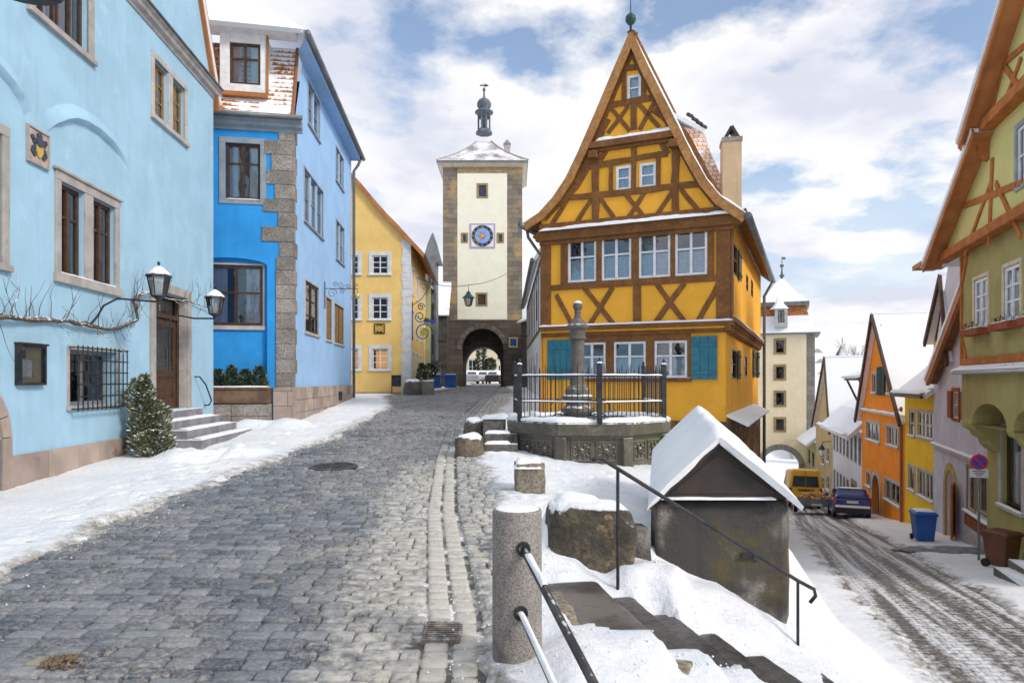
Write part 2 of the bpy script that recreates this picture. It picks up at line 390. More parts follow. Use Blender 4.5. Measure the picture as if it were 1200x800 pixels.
class Wall:
    """a wall with real openings; every opening has reveals and a dark room box behind"""
    def __init__(s, fr, outline, mat, parent, reveal=.18, name='wall'):
        s.fr = fr; s.ol = outline; s.mat = mat; s.p = parent; s.rv = reveal; s.h = []; s.name = name
    def hole(s, u0, u1, z0, z1, arch=None, depth=None, back=True, room=.5):
        s.h.append((u0,u1,z0,z1,arch,depth or s.rv,back,room))
    def build(s, label=None):
        m = MB(); fr = s.fr; P = fr.pt
        us = sorted(set([p[0] for p in s.ol]+[q for h in s.h for q in h[:2]])); zs = sorted(set([p[1] for p in s.ol]+[q for h in s.h for q in h[2:4]]))
        u_lo, u_hi = us[0], us[-1]; z_lo, z_hi = zs[0], zs[-1]
        for i in range(len(us)-1):
            for j in range(len(zs)-1):
                cu = (us[i]+us[i+1])/2; cz = (zs[j]+zs[j+1])/2
                if any(h[0] < cu < h[1] and h[2] < cz < h[3] for h in s.h): continue
                q = clip(s.ol, us[i], us[i+1], zs[j], zs[j+1])
                if q: m.face([P(u,z) for u,z in q], 0, [(u,z) for u,z in q])
        for (u0,u1,z0,z1,arch,dp,back,room) in s.h:
            loop = [(u0,z0),(u1,z0)]
            if arch:
                zs_ = arch; c = (u0+u1)/2; rx = (u1-u0)/2; rz = z1-zs_; N = 16
                arc = [(c+rx*math.cos(math.pi*k/N), zs_+rz*math.sin(math.pi*k/N)) for k in range(N+1)]
                for k in range(N):
                    a, b = arc[k], arc[k+1]
                    m.face([P(*a), P(*b), P(b[0],z1), P(a[0],z1)], 0, [a,b,(b[0],z1),(a[0],z1)])
                loop += arc
            else: loop += [(u1,z1),(u0,z1)]
            n = len(loop); per = 0
            for k in range(n):
                a, b = loop[k], loop[(k+1)%n]; L = math.hypot(b[0]-a[0], b[1]-a[1])
                if L < 1e-6: continue
                vert = abs(b[0]-a[0]) < abs(b[1]-a[1])
                uv = [(per,0),(per+L,0),(per+L,dp),(per,dp)] if not vert else [(0,a[1]),(0,b[1]),(dp,b[1]),(dp,a[1])]
                m.face([P(a[0],a[1],0),P(b[0],b[1],0),P(b[0],b[1],-dp),P(a[0],a[1],-dp)], 0, uv); per += L
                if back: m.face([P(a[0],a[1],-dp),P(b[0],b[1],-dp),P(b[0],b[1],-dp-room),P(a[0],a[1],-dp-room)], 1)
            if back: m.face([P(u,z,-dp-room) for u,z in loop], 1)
        o = m.build(s.name, [s.mat, 'dark'], s.p, fixn=False)
        if label: o['label'] = label
        return o
def window(par, fr, r, w=-.10, cols=2, rows=2, mat='wwhite', fw=.055, bar=.03, pane='glass', curtain=None, sur=None, surw=.16, surp=.03, sill=None, sillsnow=True, th=.05, name='window', curmat='curtain', split=None, blind=None):
    u0,u1,z0,z1 = r; e = .004
    m = MB(); a0,a1,b0,b1 = u0+e,u1-e,z0+e,z1-e
    m.fbox(fr,a0,a0+fw,b0,b1,w,w+th); m.fbox(fr,a1-fw,a1,b0,b1,w,w+th)
    m.fbox(fr,a0+fw,a1-fw,b0,b0+fw,w,w+th); m.fbox(fr,a0+fw,a1-fw,b1-fw,b1,w,w+th)
    ia,ib,ic,id_ = a0+fw,a1-fw,b0+fw,b1-fw
    for k in range(1, cols):
        u = ia+(ib-ia)*k/cols; bw = bar*1.5 if (cols % 2 == 0 and k == cols//2) else bar
        m.fbox(fr,u-bw/2,u+bw/2,ic,id_,w+.004,w+th+.008)
    zr = [ic+(id_-ic)*k/rows for k in range(1, rows)] if split is None else [ic+(id_-ic)*q for q in split]
    for z in zr: m.fbox(fr,ia,ib,z-bar/2,z+bar/2,w+.008,w+th-.004)
    o = m.build(name, mat, par)
    g = MB(); g.face([fr.pt(ia,ic,w+.02),fr.pt(ib,ic,w+.02),fr.pt(ib,id_,w+.02),fr.pt(ia,id_,w+.02)]); g.build('pane', pane, o, fixn=False)
    if curtain:
        c = MB(); top = id_ if curtain != 'half' else ic+(id_-ic)*.56
        segs = [(ia,ib)] if curtain in ('half','full') else [(ia, ia+(ib-ia)*.30), (ib-(ib-ia)*.30, ib)]
        for sa, sb in segs:
            N = max(6, int((sb-sa)/.03)); top_r = []; bot = []
            for k in range(N+1):
                u = sa+(sb-sa)*k/N; ww = w-.07+.014*math.sin(k*1.9)+.008*math.sin(k*.7+u*9)
                top_r.append(fr.pt(u, top, ww)); bot.append(fr.pt(u, ic-.02, ww))
            c.grid([bot, top_r])
        c.build('curtain', curmat, o, smooth=True, fixn=False)
    if sur:
        q = MB(); k = surw
        q.fbox(fr,u0-k,u0,z0,z1,-.02,surp); q.fbox(fr,u1,u1+k,z0,z1,-.02,surp); q.fbox(fr,u0-k,u1+k,z1,z1+k,-.02,surp)
        if not sill: q.fbox(fr,u0-k,u1+k,z0-k*.8,z0,-.02,surp)
        q.build('stone_surround' if 'stone' in sur else 'surround', sur, o, bevel=.008)
    if sill:
        q = MB(); k = surw if sur else .04; q.fbox(fr,u0-k-.02,u1+k+.02,z0-.09,z0,w,max(surp,.0)+.06); q.build('sill', sill, o, bevel=.008)
        if sillsnow:
            snowstrip([fr.pt(u0-k,z0,surp+.015), fr.pt(u1+k,z0,surp+.015)], .05, .035, o, seg=8)
    return o
def snowstrip(path, half, h, parent=None, seg=14, name='snow_cap', jit=.35, **kw):
    """lumpy snow lying along a ledge"""
    path = [Vector(p) for p in path]; m = MB(); rows = []
    pts = []
    for i in range(len(path)-1):
        L = (path[i+1]-path[i]).length; n = max(2, int(seg))
        for k in range(n+(i == len(path)-2)): pts.append(path[i].lerp(path[i+1], k/n))
    for k, p in enumerate(pts):
        t = (pts[min(k+1,len(pts)-1)]-pts[max(0,k-1)]); t.z = 0; t.normalize(); s = V(t.y,-t.x,0)
        f = 1+jit*(mnoise.noise(p*2.3)+.5*mnoise.noise(p*7)); edge = .35 if k in (0, len(pts)-1) else 1
        hw = half*(1+.25*mnoise.noise(p*5+V(9,3,1)))
        rows.append([p-s*hw+V(0,0,-.004), p-s*hw*.93+V(0,0,h*.55*f*edge), p-s*hw*.45+V(0,0,h*f*edge), p+s*hw*.45+V(0,0,h*f*edge), p+s*hw*.93+V(0,0,h*.5*f*edge), p+s*hw+V(0,0,-.004)])
    m.grid(rows); return m.build(name, 'snow', parent, smooth=True, **kw)
def facade_thing(name, fr, label, cat, group=None, u=0): 
    p = fr.pt(u, 0); return thing(name, (p.x, p.y, Gz(p.x, p.y)), label, cat, group)
# ------------------------------------------------------------------ terrain
def interp(t, x):
    if x <= t[0][0]: return t[0][1]
    for (a, b), (c, d) in zip(t, t[1:]):
        if x <= c: return b+(d-b)*(x-a)/(c-a)
    return t[-1][1]
UPT = [(-50,-1.75),(0,-1.75),(4,-1.68),(10,-1.6),(18,-1.27),(22,-1.12),(30,-.78),(38,-.76),(52,-.65),(60,-.5),(80,-.3),(300,-.3)]
X1T = [(0,.35),(4,.35),(5.6,.35),(6.2,.7),(7.0,2.2),(9,3.2),(13,3.5),(19,4.4),(31,9.4),(48,16),(65,21.0),(200,60)]
X2T = [(0,3.6),(5,4.0),(8,4.5),(13,5.4),(19,6.4),(31,11.4),(48,18),(65,23.2),(200,62)]
def lo(y): return -2.4-.13*min(max(y, 0), 66)
def Gz(x, y):
    u = interp(UPT, y)
    if 7 < y < 30: u -= .10*min(max(x, 0), 3)*min(1,(y-7)/3)
    a, b = interp(X1T, y), interp(X2T, y); t = min(1, max(0, (x-a)/(b-a)))
    if y > 7: t = t*t*(3-2*t)*.6+t*.4
    return u+(lo(y)-u)*t
# upper road edges (x) by depth
RL = [(2,-4.0),(5.7,-4.35),(9.3,-4.65),(16,-4.2),(26,-4.5),(34,-6.5),(40,-6.3),(55,-4.6),(75,-4.6)]
RR = [(2,-.1),(3.7,-.15),(6.7,-.12),(9,-.25),(11,-.42),(13.7,-.85),(16,-1.0),(22,-.6),(28,-.2),(36,.1),(50,0.0),(60,-.6),(75,-.6)]
LRL = [(2,3.4),(5,4.3),(7.7,4.85),(14,6.9),(32,13.2),(50,20.0),(66,24.3)]     # lower road, left edge
LRR = [(2,5.4),(8,7.3),(11.3,8.45),(17,10.5),(29.6,15.0),(45,21.0),(66,27)]
GUT = [(2,-.25),(4.85,-.43),(8.6,-.90),(13,-1.28),(18,-1.55),(26,-1.3),(40,-.9),(75,-1)]
BUMPS = [  # snow heaps (x, y, radius, height)
 (.35,6.3,.45,.16),(1.28,5.95,.48,.27),(1.5,5.75,.3,.08),(2.0,6.2,.42,.08),(1.55,6.1,.3,.12),(.5,3.95,.5,.09),(.55,4.35,.3,.05),(.95,4.15,.4,.07),(1.4,4.25,.35,.07),(1.9,4.4,.4,.06),(.2,6.7,.55,.16),
 (.62,7.3,.55,.14),(1.7,4.1,.3,.02),(2.45,5.1,.3,.12),(-5.4,13.4,.7,.16),(-6.1,12.7,.6,.2),(-6.0,18.2,.8,.22),(-6.9,17.9,.6,.22),(.25,8.0,.6,.04)]
def smooth01(t): t = min(1, max(0, t)); return t*t*(3-2*t)
def roadmask(x, y):
    """>0 inside a cleared road, metres from its edge"""
    n = .22*mnoise.noise(V(x*1.1, y*1.1, 3))+.10*mnoise.noise(V(x*4, y*4, 1))
    a = min(x-interp(RL, y), interp(RR, y)-x)+n if 1.0 < y < 90 else -9
    b = min(x-interp(LRL, y), interp(LRR, y)-x)+n*1.4 if 1.0 < y < 70 else -9
    return a, b
_r = random.Random(77); FEET = {}
def addfoot(x, y, a, d): 
    for i in (-1,0,1):
        for j in (-1,0,1): FEET.setdefault((int(math.floor(x))+i,int(math.floor(y))+j),[]).append((x,y,math.cos(a),math.sin(a),d))
for (xa,ya,xb,yb) in ((.2,8,1.9,12.6),(2.6,9.5,.3,12.6),(-4.9,6,-5.6,17),(-5.6,8,-5.3,16),(-5.9,10,-4.9,20),(.6,10.8,2.9,11.5),(.1,7.2,.5,10)):
    L_ = math.hypot(xb-xa,yb-ya); a_ = math.atan2(yb-ya,xb-xa); n_ = int(L_/.38)
    for k_ in range(n_): f_ = k_/n_; sd_ = .11*(1 if k_%2 else -1); addfoot(xa+(xb-xa)*f_-math.sin(a_)*sd_+_r.uniform(-.06,.06), ya+(yb-ya)*f_+math.cos(a_)*sd_+_r.uniform(-.06,.06), a_+_r.uniform(-.3,.3), _r.uniform(.02,.045))
def foot(x, y):
    o = 0
    for fx,fy,c,s_,d in FEET.get((int(math.floor(x)),int(math.floor(y))),()):
        u_ = (x-fx)*c+(y-fy)*s_; v_ = -(x-fx)*s_+(y-fy)*c; q = (u_/.16)**2+(v_/.07)**2
        if q < 1: o = min(o,-d)
        elif q < 2.2: o = max(o,d*.35) if o == 0 else o
    return o
def terr(x, y):
    z = Gz(x, y); a, b = roadmask(x, y); k = max(a, b)
    s = .045-.13*smooth01((k+.12)/.28)
    if k < 0: s += .035*mnoise.noise(V(x*.8, y*.8, 0))+.018*mnoise.noise(V(x*2.7, y*2.7, 5))+.014*mnoise.noise(V(x*8, y*8, 2))+foot(x, y)
    for bx, by, br, bh in BUMPS:
        d = ((x-bx)**2+(y-by)**2)/(br*br)
        if d < 1: s += bh*(1-d)**1.2*(1+.35*mnoise.noise(V(x*4,y*4,7)))
    xp = x+.2*(y-5.1)
    if .3 < xp < 2.4 and 4.1 < y < 5.95:
        tops = ((.36,-1.67),(.80,-1.67),(.87,-1.80),(1.14,-1.80),(1.20,-1.94),(1.48,-1.94),(1.54,-2.09),(1.82,-2.09),(1.88,-2.24),(2.3,-2.26)); st_ = interp(tops, xp)
        w = smooth01((y-4.35+.35*mnoise.noise(V(x*2.2,0,9)))/.18)*smooth01((5.78+.15*mnoise.noise(V(x*3,4,9))-y)/.16)*smooth01((xp-.3)/.08)*smooth01((2.4-xp)/.1)
        gaps = min(abs(xp-g) for g in (.835,1.17,1.51,1.85)); cov = .055 if gaps < .085 else -.05
        if y < 4.55+.12*mnoise.noise(V(x*3,0,4)): wf = smooth01((y-4.1)/.25)*smooth01((xp-.3)/.1)*smooth01((2.4-xp)/.1); return (z+s)*(1-wf)+wf*max(min(z+s,st_+.05), st_+.03+.03*mnoise.noise(V(x*4,y*4,2)))
        return (z+s)*(1-w)+w*min(z+s, st_+cov+.045*mnoise.noise(V(x*3.5,y*3.5,6)))*1.0 if y > 4.5 else (z+s)*(1-w)+w*min(z+s+.03, st_+cov+.045*mnoise.noise(V(x*3.5,y*3.5,6)))
    if x > 25 or x < -12: s -= .0
    return z+s
def lines(segs):
    o = []
    for a, b, st in segs:
        n = max(1, round((b-a)/st)); o += [a+(b-a)*k/n for k in range(n)]
    return o+[segs[-1][1]]
xs = lines([(-900,-60,120),(-60,-12,4),(-12,-6.4,.3),(-6.4,-.7,.07),(-.7,3.2,.045),(3.2,9,.12),(9,20,.3),(20,32,.6),(32,80,6),(80,900,120)])
ys = lines([(-60,1.5,6),(1.5,3.2,.3),(3.2,7,.05),(7,14,.06),(14,24,.16),(24,48,.4),(48,70,.7),(70,130,5),(130,1500,150)])
m = MB(); idx = []
att = []
for y in ys:
    row = []
    for x in xs:
        row.append(m.vert((x, y, terr(x, y))))
        a, b = roadmask(x, y); k = max(a, b); g = smooth01((k+.75)/.8)*.75
        att.append(g)
    idx.append(row)
for j in range(len(ys)-1):
    for i in range(len(xs)-1):
        m.f.append([idx[j][i], idx[j][i+1], idx[j+1][i+1], idx[j+1][i]]); m.m.append(0)
m.att = att
m.build('ground', 'gsnow', smooth=True, kind='structure', fixn=False, loc=(0,0,0))
# road bed under the stones of the upper street
m = MB(); rows = []
yb = lines([(1.5,20,.4),(20,90,1)])
rows = [[V(interp(RL,y)-.7+(interp(RR,y)+.5-interp(RL,y)+.7)*k/16, y, 0) for k in range(17)] for y in yb]
for r in rows:
    for p in r: p.z = Gz(p.x, p.y)-.028
m.grid(rows); m.build('road_bed', 'joint', kind='structure', smooth=True, fixn=False, loc=(0,0,0))
# ------------------------------------------------------------------ cobbles, each stone modelled
def stone(m, c, ax, ay, hx, hy, z, att, dome, near, slope):
    cs = []
    ch = .22
    if near: ring = [(-1,-1+ch),(-1+ch,-1),(1-ch,-1),(1,-1+ch),(1,1-ch),(1-ch,1),(-1+ch,1),(-1,1-ch)]
    else: ring = [(-1,-1),(1,-1),(1,1),(-1,1)]
    jj = [(random.uniform(-.05,.05), random.uniform(-.05,.05)) for _ in ring]
    def P(q, j, k, dz):
        a = (q[0]+j[0])*hx*k; b = (q[1]+j[1])*hy*k
        X = c[0]+ax[0]*a+ay[0]*b; Y = c[1]+ax[1]*a+ay[1]*b
        return (X, Y, z+dz+slope*(Y-c[1]))
    base = len(m.v); n = len(ring)
    for k, dz in ((1.0,-.05),(1.0,-.010),(.90,dome*.5),(.55,dome)):
        for q, j in zip(ring, jj): m.v.append(P(q, j, k, dz)); m.att.append(att)
    for lv in range(3):
        for i in range(n):
            j = (i+1) % n; m.f.append([base+lv*n+i, base+lv*n+j, base+(lv+1)*n+j, base+(lv+1)*n+i]); m.m.append(0)
    m.f.append([base+3*n+i for i in range(n)]); m.m.append(0)
ms = MB(); ms.att = []
y = 2.2
MAN = (-3.15, 12.05, .40)
while y < 66:
    rh = random.uniform(.135,.155) if y < 30 else .19
    near = y < 15
    xl, xr, g = interp(RL, y)-.55, interp(RR, y)+.35, interp(GUT, y)
    x = xl+random.uniform(0,.15)
    while x < g-.19:
        w = random.uniform(.15,.27) if y < 30 else random.uniform(.22,.34)
        if x+w > g-.17: w = g-.17-x
        if w < .07: break
        bow = .03*math.sin((x-xl)*1.1)+.015*mnoise.noise(V(x*.6,y*.5,0))
        cxx, cyy = x+w/2, y+bow
        if abs(cxx-P3(519,0,4.56).x) < .125+w/2 and abs(cyy-4.56) < .17+rh/2: pass
        elif (cxx-MAN[0])**2+(cyy-MAN[1])**2 > (MAN[2]+.07)**2:
            z = Gz(cxx, cyy)+random.uniform(-.009,.009)+.012*mnoise.noise(V(cxx*.7,cyy*.7,4))
            a, _ = roadmask(cxx, cyy); att = smooth01((.7-a)/1.0)*.75
            if abs(cxx-g) < 1.9: att = max(att, .70*smooth01((1.5-abs(cxx-g))/1.0)*smooth01((17-y)/7)+.05)
            sl = (Gz(cxx,cyy+.1)-Gz(cxx,cyy-.1))/.2
            stone(ms, (cxx,cyy), (1,0), (random.uniform(-.02,.02),1), w/2-.006, rh/2-.007, z, att, random.uniform(.002,.007), near, sl)
        x += w
    y += rh
# gutter: two courses dished to a joint, then smaller setts out to the snow
for off, dz in ((-.085,-.012),(.10,-.02)):
    y = 2.2
    while y < 40:
        L = random.uniform(.16,.24); g = interp(GUT, y+L/2)+off; dgx = (interp(GUT,y+L)-interp(GUT,y))/L
        stone(ms, (g, y+L/2), (1,-dgx), (dgx,1), .078, L/2-.008, Gz(g,y)+dz, .72*smooth01((20-y)/10)+.2, .008, y < 15, (Gz(g,y+.2)-Gz(g,y))/.2); y += L
y = 2.2
while y < 40:
    rh = random.uniform(.10,.15) if y < 20 else .2; g = interp(GUT, y)+.21; xr = interp(RR, y)+(.45 if y > 7 else .2); x = g
    while x < xr:
        w = random.uniform(.13,.24); att = .72+.15*smooth01((x-g)/.8)
        cxx = x+w/2; cyy = y+.12*(x-g)*0+.02*mnoise.noise(V(x*3,y*2,0))
        stone(ms, (cxx,cyy), (1,random.uniform(-.06,.06)), (random.uniform(-.1,.1),1), w/2-.010, rh/2-.010, Gz(cxx,cyy)+random.uniform(-.012,.012), att, .010, y < 15, 0); x += w
    y += rh
ms.build('cobbled_road', 'cobble', smooth=True, kind='structure', fixn=False, loc=(0,0,0))
# drain grate and manhole cover in the road
MT['castiron'] = surf('cast_iron', (.05,.05,.052), (.10,.10,.10), scale=8, rough=.5, bump=.4, metal=.4, patch=((.45,.45,.44), 5, .55, .75))
z0 = Gz(MAN[0], MAN[1]); slx = (Gz(MAN[0],MAN[1]+.3)-Gz(MAN[0],MAN[1]-.3))/.6
t = thing('manhole_cover', (MAN[0],MAN[1],z0), 'round cast iron manhole cover set in the cobbled street', 'manhole cover')
m = MB(); c = V(MAN[0],MAN[1],z0+.004)
ax = V(1,0,0); ay = V(0,1,slx).normalized(); nz = ax.cross(ay)
def ringm(m, c, ax, ay, r0, r1, z0_, z1_, n=40):
    nz = ax.cross(ay)
    P = lambda r, k, z: c+(ax*math.cos(2*math.pi*k/n)+ay*math.sin(2*math.pi*k/n))*r+nz*z
    for k in range(n):
        m.hexa([P(r0,k,z0_),P(r1,k,z0_),P(r1,k+1,z0_),P(r0,k+1,z0_)],[P(r0,k,z1_),P(r1,k,z1_),P(r1,k+1,z1_),P(r0,k+1,z1_)])
ringm(m, c, ax, ay, .345, .42, -.05, .012); m.build('rim', 'castiron', t)
m = MB(); m.disc(c-nz*.04, ax, ay, .335, .042); 
for a in range(-5,6):
    for b in range(-5,6):
        if a*a+b*b < 27:
            q = c+ax*a*.056+ay*b*.056; m.obox((q.x,q.y), (1,0), (0,1), .018, .018, q.z, q.z+.012)
m.build('lid', 'castiron', t)
gx, gy = P3(519,739,4.56).x, 4.56
MT['rusty'] = surf('rusty_iron', (.13,.11,.10), (.24,.19,.15), scale=14, rough=.6, bump=.4, patch=((.5,.5,.5), 9, .5, .66))
t = thing('drain_grate', (gx,gy,Gz(gx,gy)), 'rusty iron drain grate in the gutter of the cobbled street', 'drain')
m = MB(); zt = Gz(gx,gy)+.010; hx, hy = .125, .175
for a in ((gx-hx,gx+hx,gy-hy,gy-hy+.02),(gx-hx,gx+hx,gy+hy-.02,gy+hy),(gx-hx,gx-hx+.02,gy-hy+.02,gy+hy-.02),(gx+hx-.02,gx+hx,gy-hy+.02,gy+hy-.02)): m.box(*a,zt-.05,zt)
m.build('frame','rusty',t)
m = MB()
for k in range(8): yy = gy-hy+.045+k*.037; m.box(gx-hx+.02,gx+hx-.02,yy-.009,yy+.009,zt-.04,zt-.002)
m.build('bars','rusty',t)
m = MB(); m.box(gx-hx+.01,gx+hx-.01,gy-hy+.01,gy+hy-.01,zt-.09,zt-.05); m.build('pit','dark',t)
# lower street: compacted slush over setts
def slush():
    s = NT('slushy_setts')
    at = s.n('ShaderNodeAttribute', attribute_name='grit')
    u = s.n('ShaderNodeUVMap'); 
    mp_ = s.n('ShaderNodeMapping'); s.l(u.outputs[0], mp_.inputs[0]); mp_.inputs['Scale'].default_value = (3.2,.10,1)
    st = s.noise(1, 7, .6, mp_.outputs[0], .4)
    fine = s.noise(9, 7, .72)
    k = s.math('ADD', s.math('MULTIPLY', st, 1.0), s.math('MULTIPLY', fine, .55))
    c = s.mix(s.ramp(fine, .35, .65), (.07,.065,.06), (.22,.20,.18))
    c = s.mix(s.ramp(k, .69, .90), c, (.78,.79,.82))
    mb = s.n('ShaderNodeMapping'); s.l(u.outputs[0], mb.inputs[0])
    b = s.n('ShaderNodeTexBrick'); s.l(mb.outputs[0], b.inputs['Vector']); b.inputs['Scale'].default_value = 1; b.inputs['Brick Width'].default_value = .2; b.inputs['Row Height'].default_value = .16; b.inputs['Mortar Size'].default_value = .02; b.inputs['Mortar Smooth'].default_value = .6
    c = s.mix(s.math('MULTIPLY', b.outputs[1], .4), c, (.05,.045,.04))
    s.sv(s.b.inputs['Base Color'], c); s.b.inputs['Roughness'].default_value = .5; s.b.inputs['Specular IOR Level'].default_value = .4
    nn = s.bump(s.math('SUBTRACT',1.0,b.outputs[1]), .5, .02); nn = s.bump(fine, .8, .04, nn); s.l(nn, s.b.inputs['Normal']); return s.m
MT['slush'] = slush()
m = MB(); rows = []; uv = []
for y in lines([(3,30,.5),(30,68,1.5)]):
    a, b = interp(LRL,y)-.7, interp(LRR,y)+.6; c0 = (a+b)/2
    rows.append([V(a+(b-a)*k/14, y, lo(y)-.012+0*k) for k in range(15)]); uv.append([((a+(b-a)*k/14)-c0, y) for k in range(15)])
for r in rows:
    for p in r: p.z = Gz(p.x, p.y)-.012
m.grid(rows, 0, uv); m.build('lower_road', 'slush', kind='structure', smooth=True, fixn=False, loc=(0,0,0))
# ------------------------------------------------------------------ shared building materials
MT['glass'] = glassmat('window_glass', refl=.30); MT['glassdark'] = glassmat('window_glass_dim', refl=.12)
MT['wwhite'] = surf('white_paint', (.78,.79,.80), (.66,.67,.69), scale=6, bump=.1, rough=.5)
MT['wbrown'] = surf('brown_painted_wood', (.085,.040,.022), (.05,.025,.015), scale=6, bump=.15, rough=.45)
MT['wocre'] = surf('ochre_wood', (.34,.20,.07), (.22,.12,.045), scale=6, bump=.2, rough=.6)
MT['wgrey'] = surf('grey_paint', (.30,.32,.34), (.22,.24,.25), scale=4, bump=.1, rough=.6)
MT['wblack'] = surf('near_black_paint', (.03,.022,.022), (.05,.04,.035), scale=4, bump=.1, rough=.5)
MT['wcream'] = surf('cream_paint', (.62,.55,.42), (.5,.44,.33), scale=4, bump=.1, rough=.6)
MT['curtain'] = surf('net_curtain', (.62,.68,.76), (.50,.58,.70), scale=9, bump=.0, rough=.9)
MT['curtainblue'] = surf('blue_white_curtain', (.42,.58,.76), (.62,.70,.80), scale=14, bump=.0, rough=.9)
MT['stonegrey'] = surf('grey_window_stone', (.42,.39,.38), (.32,.30,.29), scale=3, bump=.35, bscale=70, patch=((.24,.21,.20), 5, .55, .72))
MT['stonepale'] = surf('pale_window_stone', (.48,.47,.46), (.38,.37,.36), scale=3, bump=.3, bscale=70, patch=((.58,.56,.52), 5, .55, .72))
MT['stoneblue'] = surf('blue_grey_window_stone', (.28,.33,.38), (.22,.26,.30), scale=3, bump=.25, patch=((.34,.37,.40), 6, .5, .7))
MT['stonewarm'] = surf('warm_plinth_stone', (.40,.32,.28), (.30,.24,.21), scale=2, island=.18, bump=.5, bscale=40, bdist=.012, patch=((.14,.12,.09), 1.6, .56, .72))
MT['quoin'] = surf('rough_quoin_stone', (.38,.34,.31), (.25,.225,.20), scale=1.6, island=.25, bump=.9, bscale=35, bdist=.02, patch=((.36,.24,.12), 1.1, .62, .72), grain=(22,(.12,.11,.10),.7))
MT['step'] = surf('step_stone', (.26,.26,.28), (.18,.18,.20), scale=4, bump=.5, bscale=60, snow=.62)
MT['wood'] = surf('weathered_wood', (.20,.13,.08), (.11,.07,.045), scale=3, bump=.5, bscale=30, snow=.5)
MT['iron'] = surf('dark_iron', (.022,.024,.028), (.05,.05,.055), scale=9, bump=.2, rough=.5, metal=.3)
MT['ironsnow'] = surf('iron_dusted', (.035,.038,.045), (.06,.065,.07), scale=9, bump=.2, rough=.45, metal=.3, snow=.55)
MT['orangewood'] = surf('orange_verge_wood', (.46,.18,.06), (.36,.13,.04), scale=2, bump=.25, rough=.6)
MT['zinc'] = surf('grey_zinc', (.13,.145,.155), (.20,.21,.22), scale=2, rough=.45, bump=.15, metal=.3)
MT['tilered'] = rooftile('roof_mostly_snow', .92); MT['tilehalf'] = rooftile('roof_half_snow', .50, (.55,.22,.07), feather=.06); MT['tilebare'] = rooftile('roof_little_snow', .10, (.50,.20,.07))
MT['lampglass'] = glassmat('lamp_glass', refl=.35, rough=.15)
MT['lampwhite'] = plain('lamp_opal', (.75,.76,.74), .4)
MT['gold'] = plain('gilding', (.75,.50,.10), .35, .6)
MT['bark'] = surf('bark', (.12,.085,.06), (.06,.045,.035), scale=10, bump=.6, bscale=60, snow=.6)
MT['leafdark'] = surf('dark_needles', (.035,.06,.03), (.07,.09,.035), scale=3, bump=0, snow=.35, island=.35)
MT['leafsnow'] = surf('snow_dusted_needles', (.06,.085,.035), (.15,.15,.08), scale=3, bump=0, snow=.62, island=.35)
MT['terracotta'] = surf('terracotta', (.30,.13,.07), scale=5, bump=.3)
MT['papers'] = plain('paper', (.72,.74,.80), .8)
# ------------------------------------------------------------------ LIGHT BLUE HOUSE (left, near)
def Xa(y): return -7.3-.0738*(y-9.8)
frA = Fr((Xa(5.0),5.0),(Xa(18.08),18.08),(1,0)); LA = frA.L
hA = facade_thing('light_blue_house', frA, 'light blue house on the left with grey stone windows, one barred', 'house', u=LA/2)
MT['blueA'] = plaster('light_blue_plaster', (.36,.57,.73), .35)
zc = 7.62; slope = 1.9; apexu = LA/2-1.2
olA = [(0,-2.6),(LA,-2.6),(LA,zc),(LA-3.6,zc+6.8),(0,zc+6.8)]
W = Wall(frA, olA, 'blueA', hA, reveal=.22)
r1 = frA.rect(38,-160,103,66); r1 = (r1[0], r1[1], frA.uz(103,66)[1], 8.6-1.0)
u_, z_ = frA.uz(103,66); r1 = (frA.uz(40,0)[0], u_, z_, z_+1.55)
W.hole(*r1)
a = frA.uz(180,68); b = frA.uz(216,166); zt = a[1]; zb = b[1]; um = (a[0]+b[0])/2
r2a = (a[0], um-.12, zb, zt); r2b = (um+.12, b[0], zb, zt); W.hole(*r2a); W.hole(*r2b)
a = frA.uz(70,212); b = frA.uz(134,337); zt = a[1]; zb = b[1]
um1 = frA.uz(98,300)[0]; um2 = frA.uz(108,300)[0]
r3a = (a[0], um1, zb, zt); r3b = (um2, b[0], zb, zt); W.hole(*r3a); W.hole(*r3b)
a = frA.uz(81,409); b = frA.uz(137,472); r4 = (a[0], b[0], b[1], a[1]); W.hole(*r4, depth=.3)
a = frA.uz(180,340); b = frA.uz(218,478); zthr = -.64; rd = (a[0], b[0], zthr, frA.uz(200,345)[1]); W.hole(*rd, depth=.27, room=.3)
r5 = (frA.uz(0,300)[0]-1.8, frA.uz(1,300)[0], frA.uz(5,310)[1], frA.uz(5,160)[1]); W.hole(*r5)
ga_u1 = frA.uz(1,500)[0]; W.hole(ga_u1-2.2, ga_u1, -2.6, frA.uz(1,440)[1], arch=frA.uz(1,440)[1]-.9, depth=.5)
W.build()
def surround(fr, par, u0,u1,z0,z1,k,mat,w1=.035,w0=-.03,bottom=.1,name='stone_surround'):
    q = MB(); q.fbox(fr,u0-k,u0,z0,z1,w0,w1); q.fbox(fr,u1,u1+k,z0,z1,w0,w1); q.fbox(fr,u0-k,u1+k,z1,z1+k,w0,w1+.003)
    if bottom: q.fbox(fr,u0-k-.03,u1+k+.03,z0-bottom,z0,w0,w1+.04)
    return q.build(name, mat, par, bevel=.01)
surround(frA,hA,r1[0],r1[1],r1[2],r1[3],.17,'stonegrey'); surround(frA,hA,r2a[0],r2b[1],r2a[2],r2a[3],.13,'stonepale')
surround(frA,hA,r3a[0],r3b[1],r3a[2],r3a[3],.15,'stonegrey',bottom=.16); surround(frA,hA,r5[0],r5[1],r5[2],r5[3],.15,'stonegrey')
m = MB(); m.fbox(frA,r2a[1]+.003,r2b[0]-.003,r2a[2],r2a[3],-.2,.03); m.build('mullion','stonepale',hA,bevel=.01)
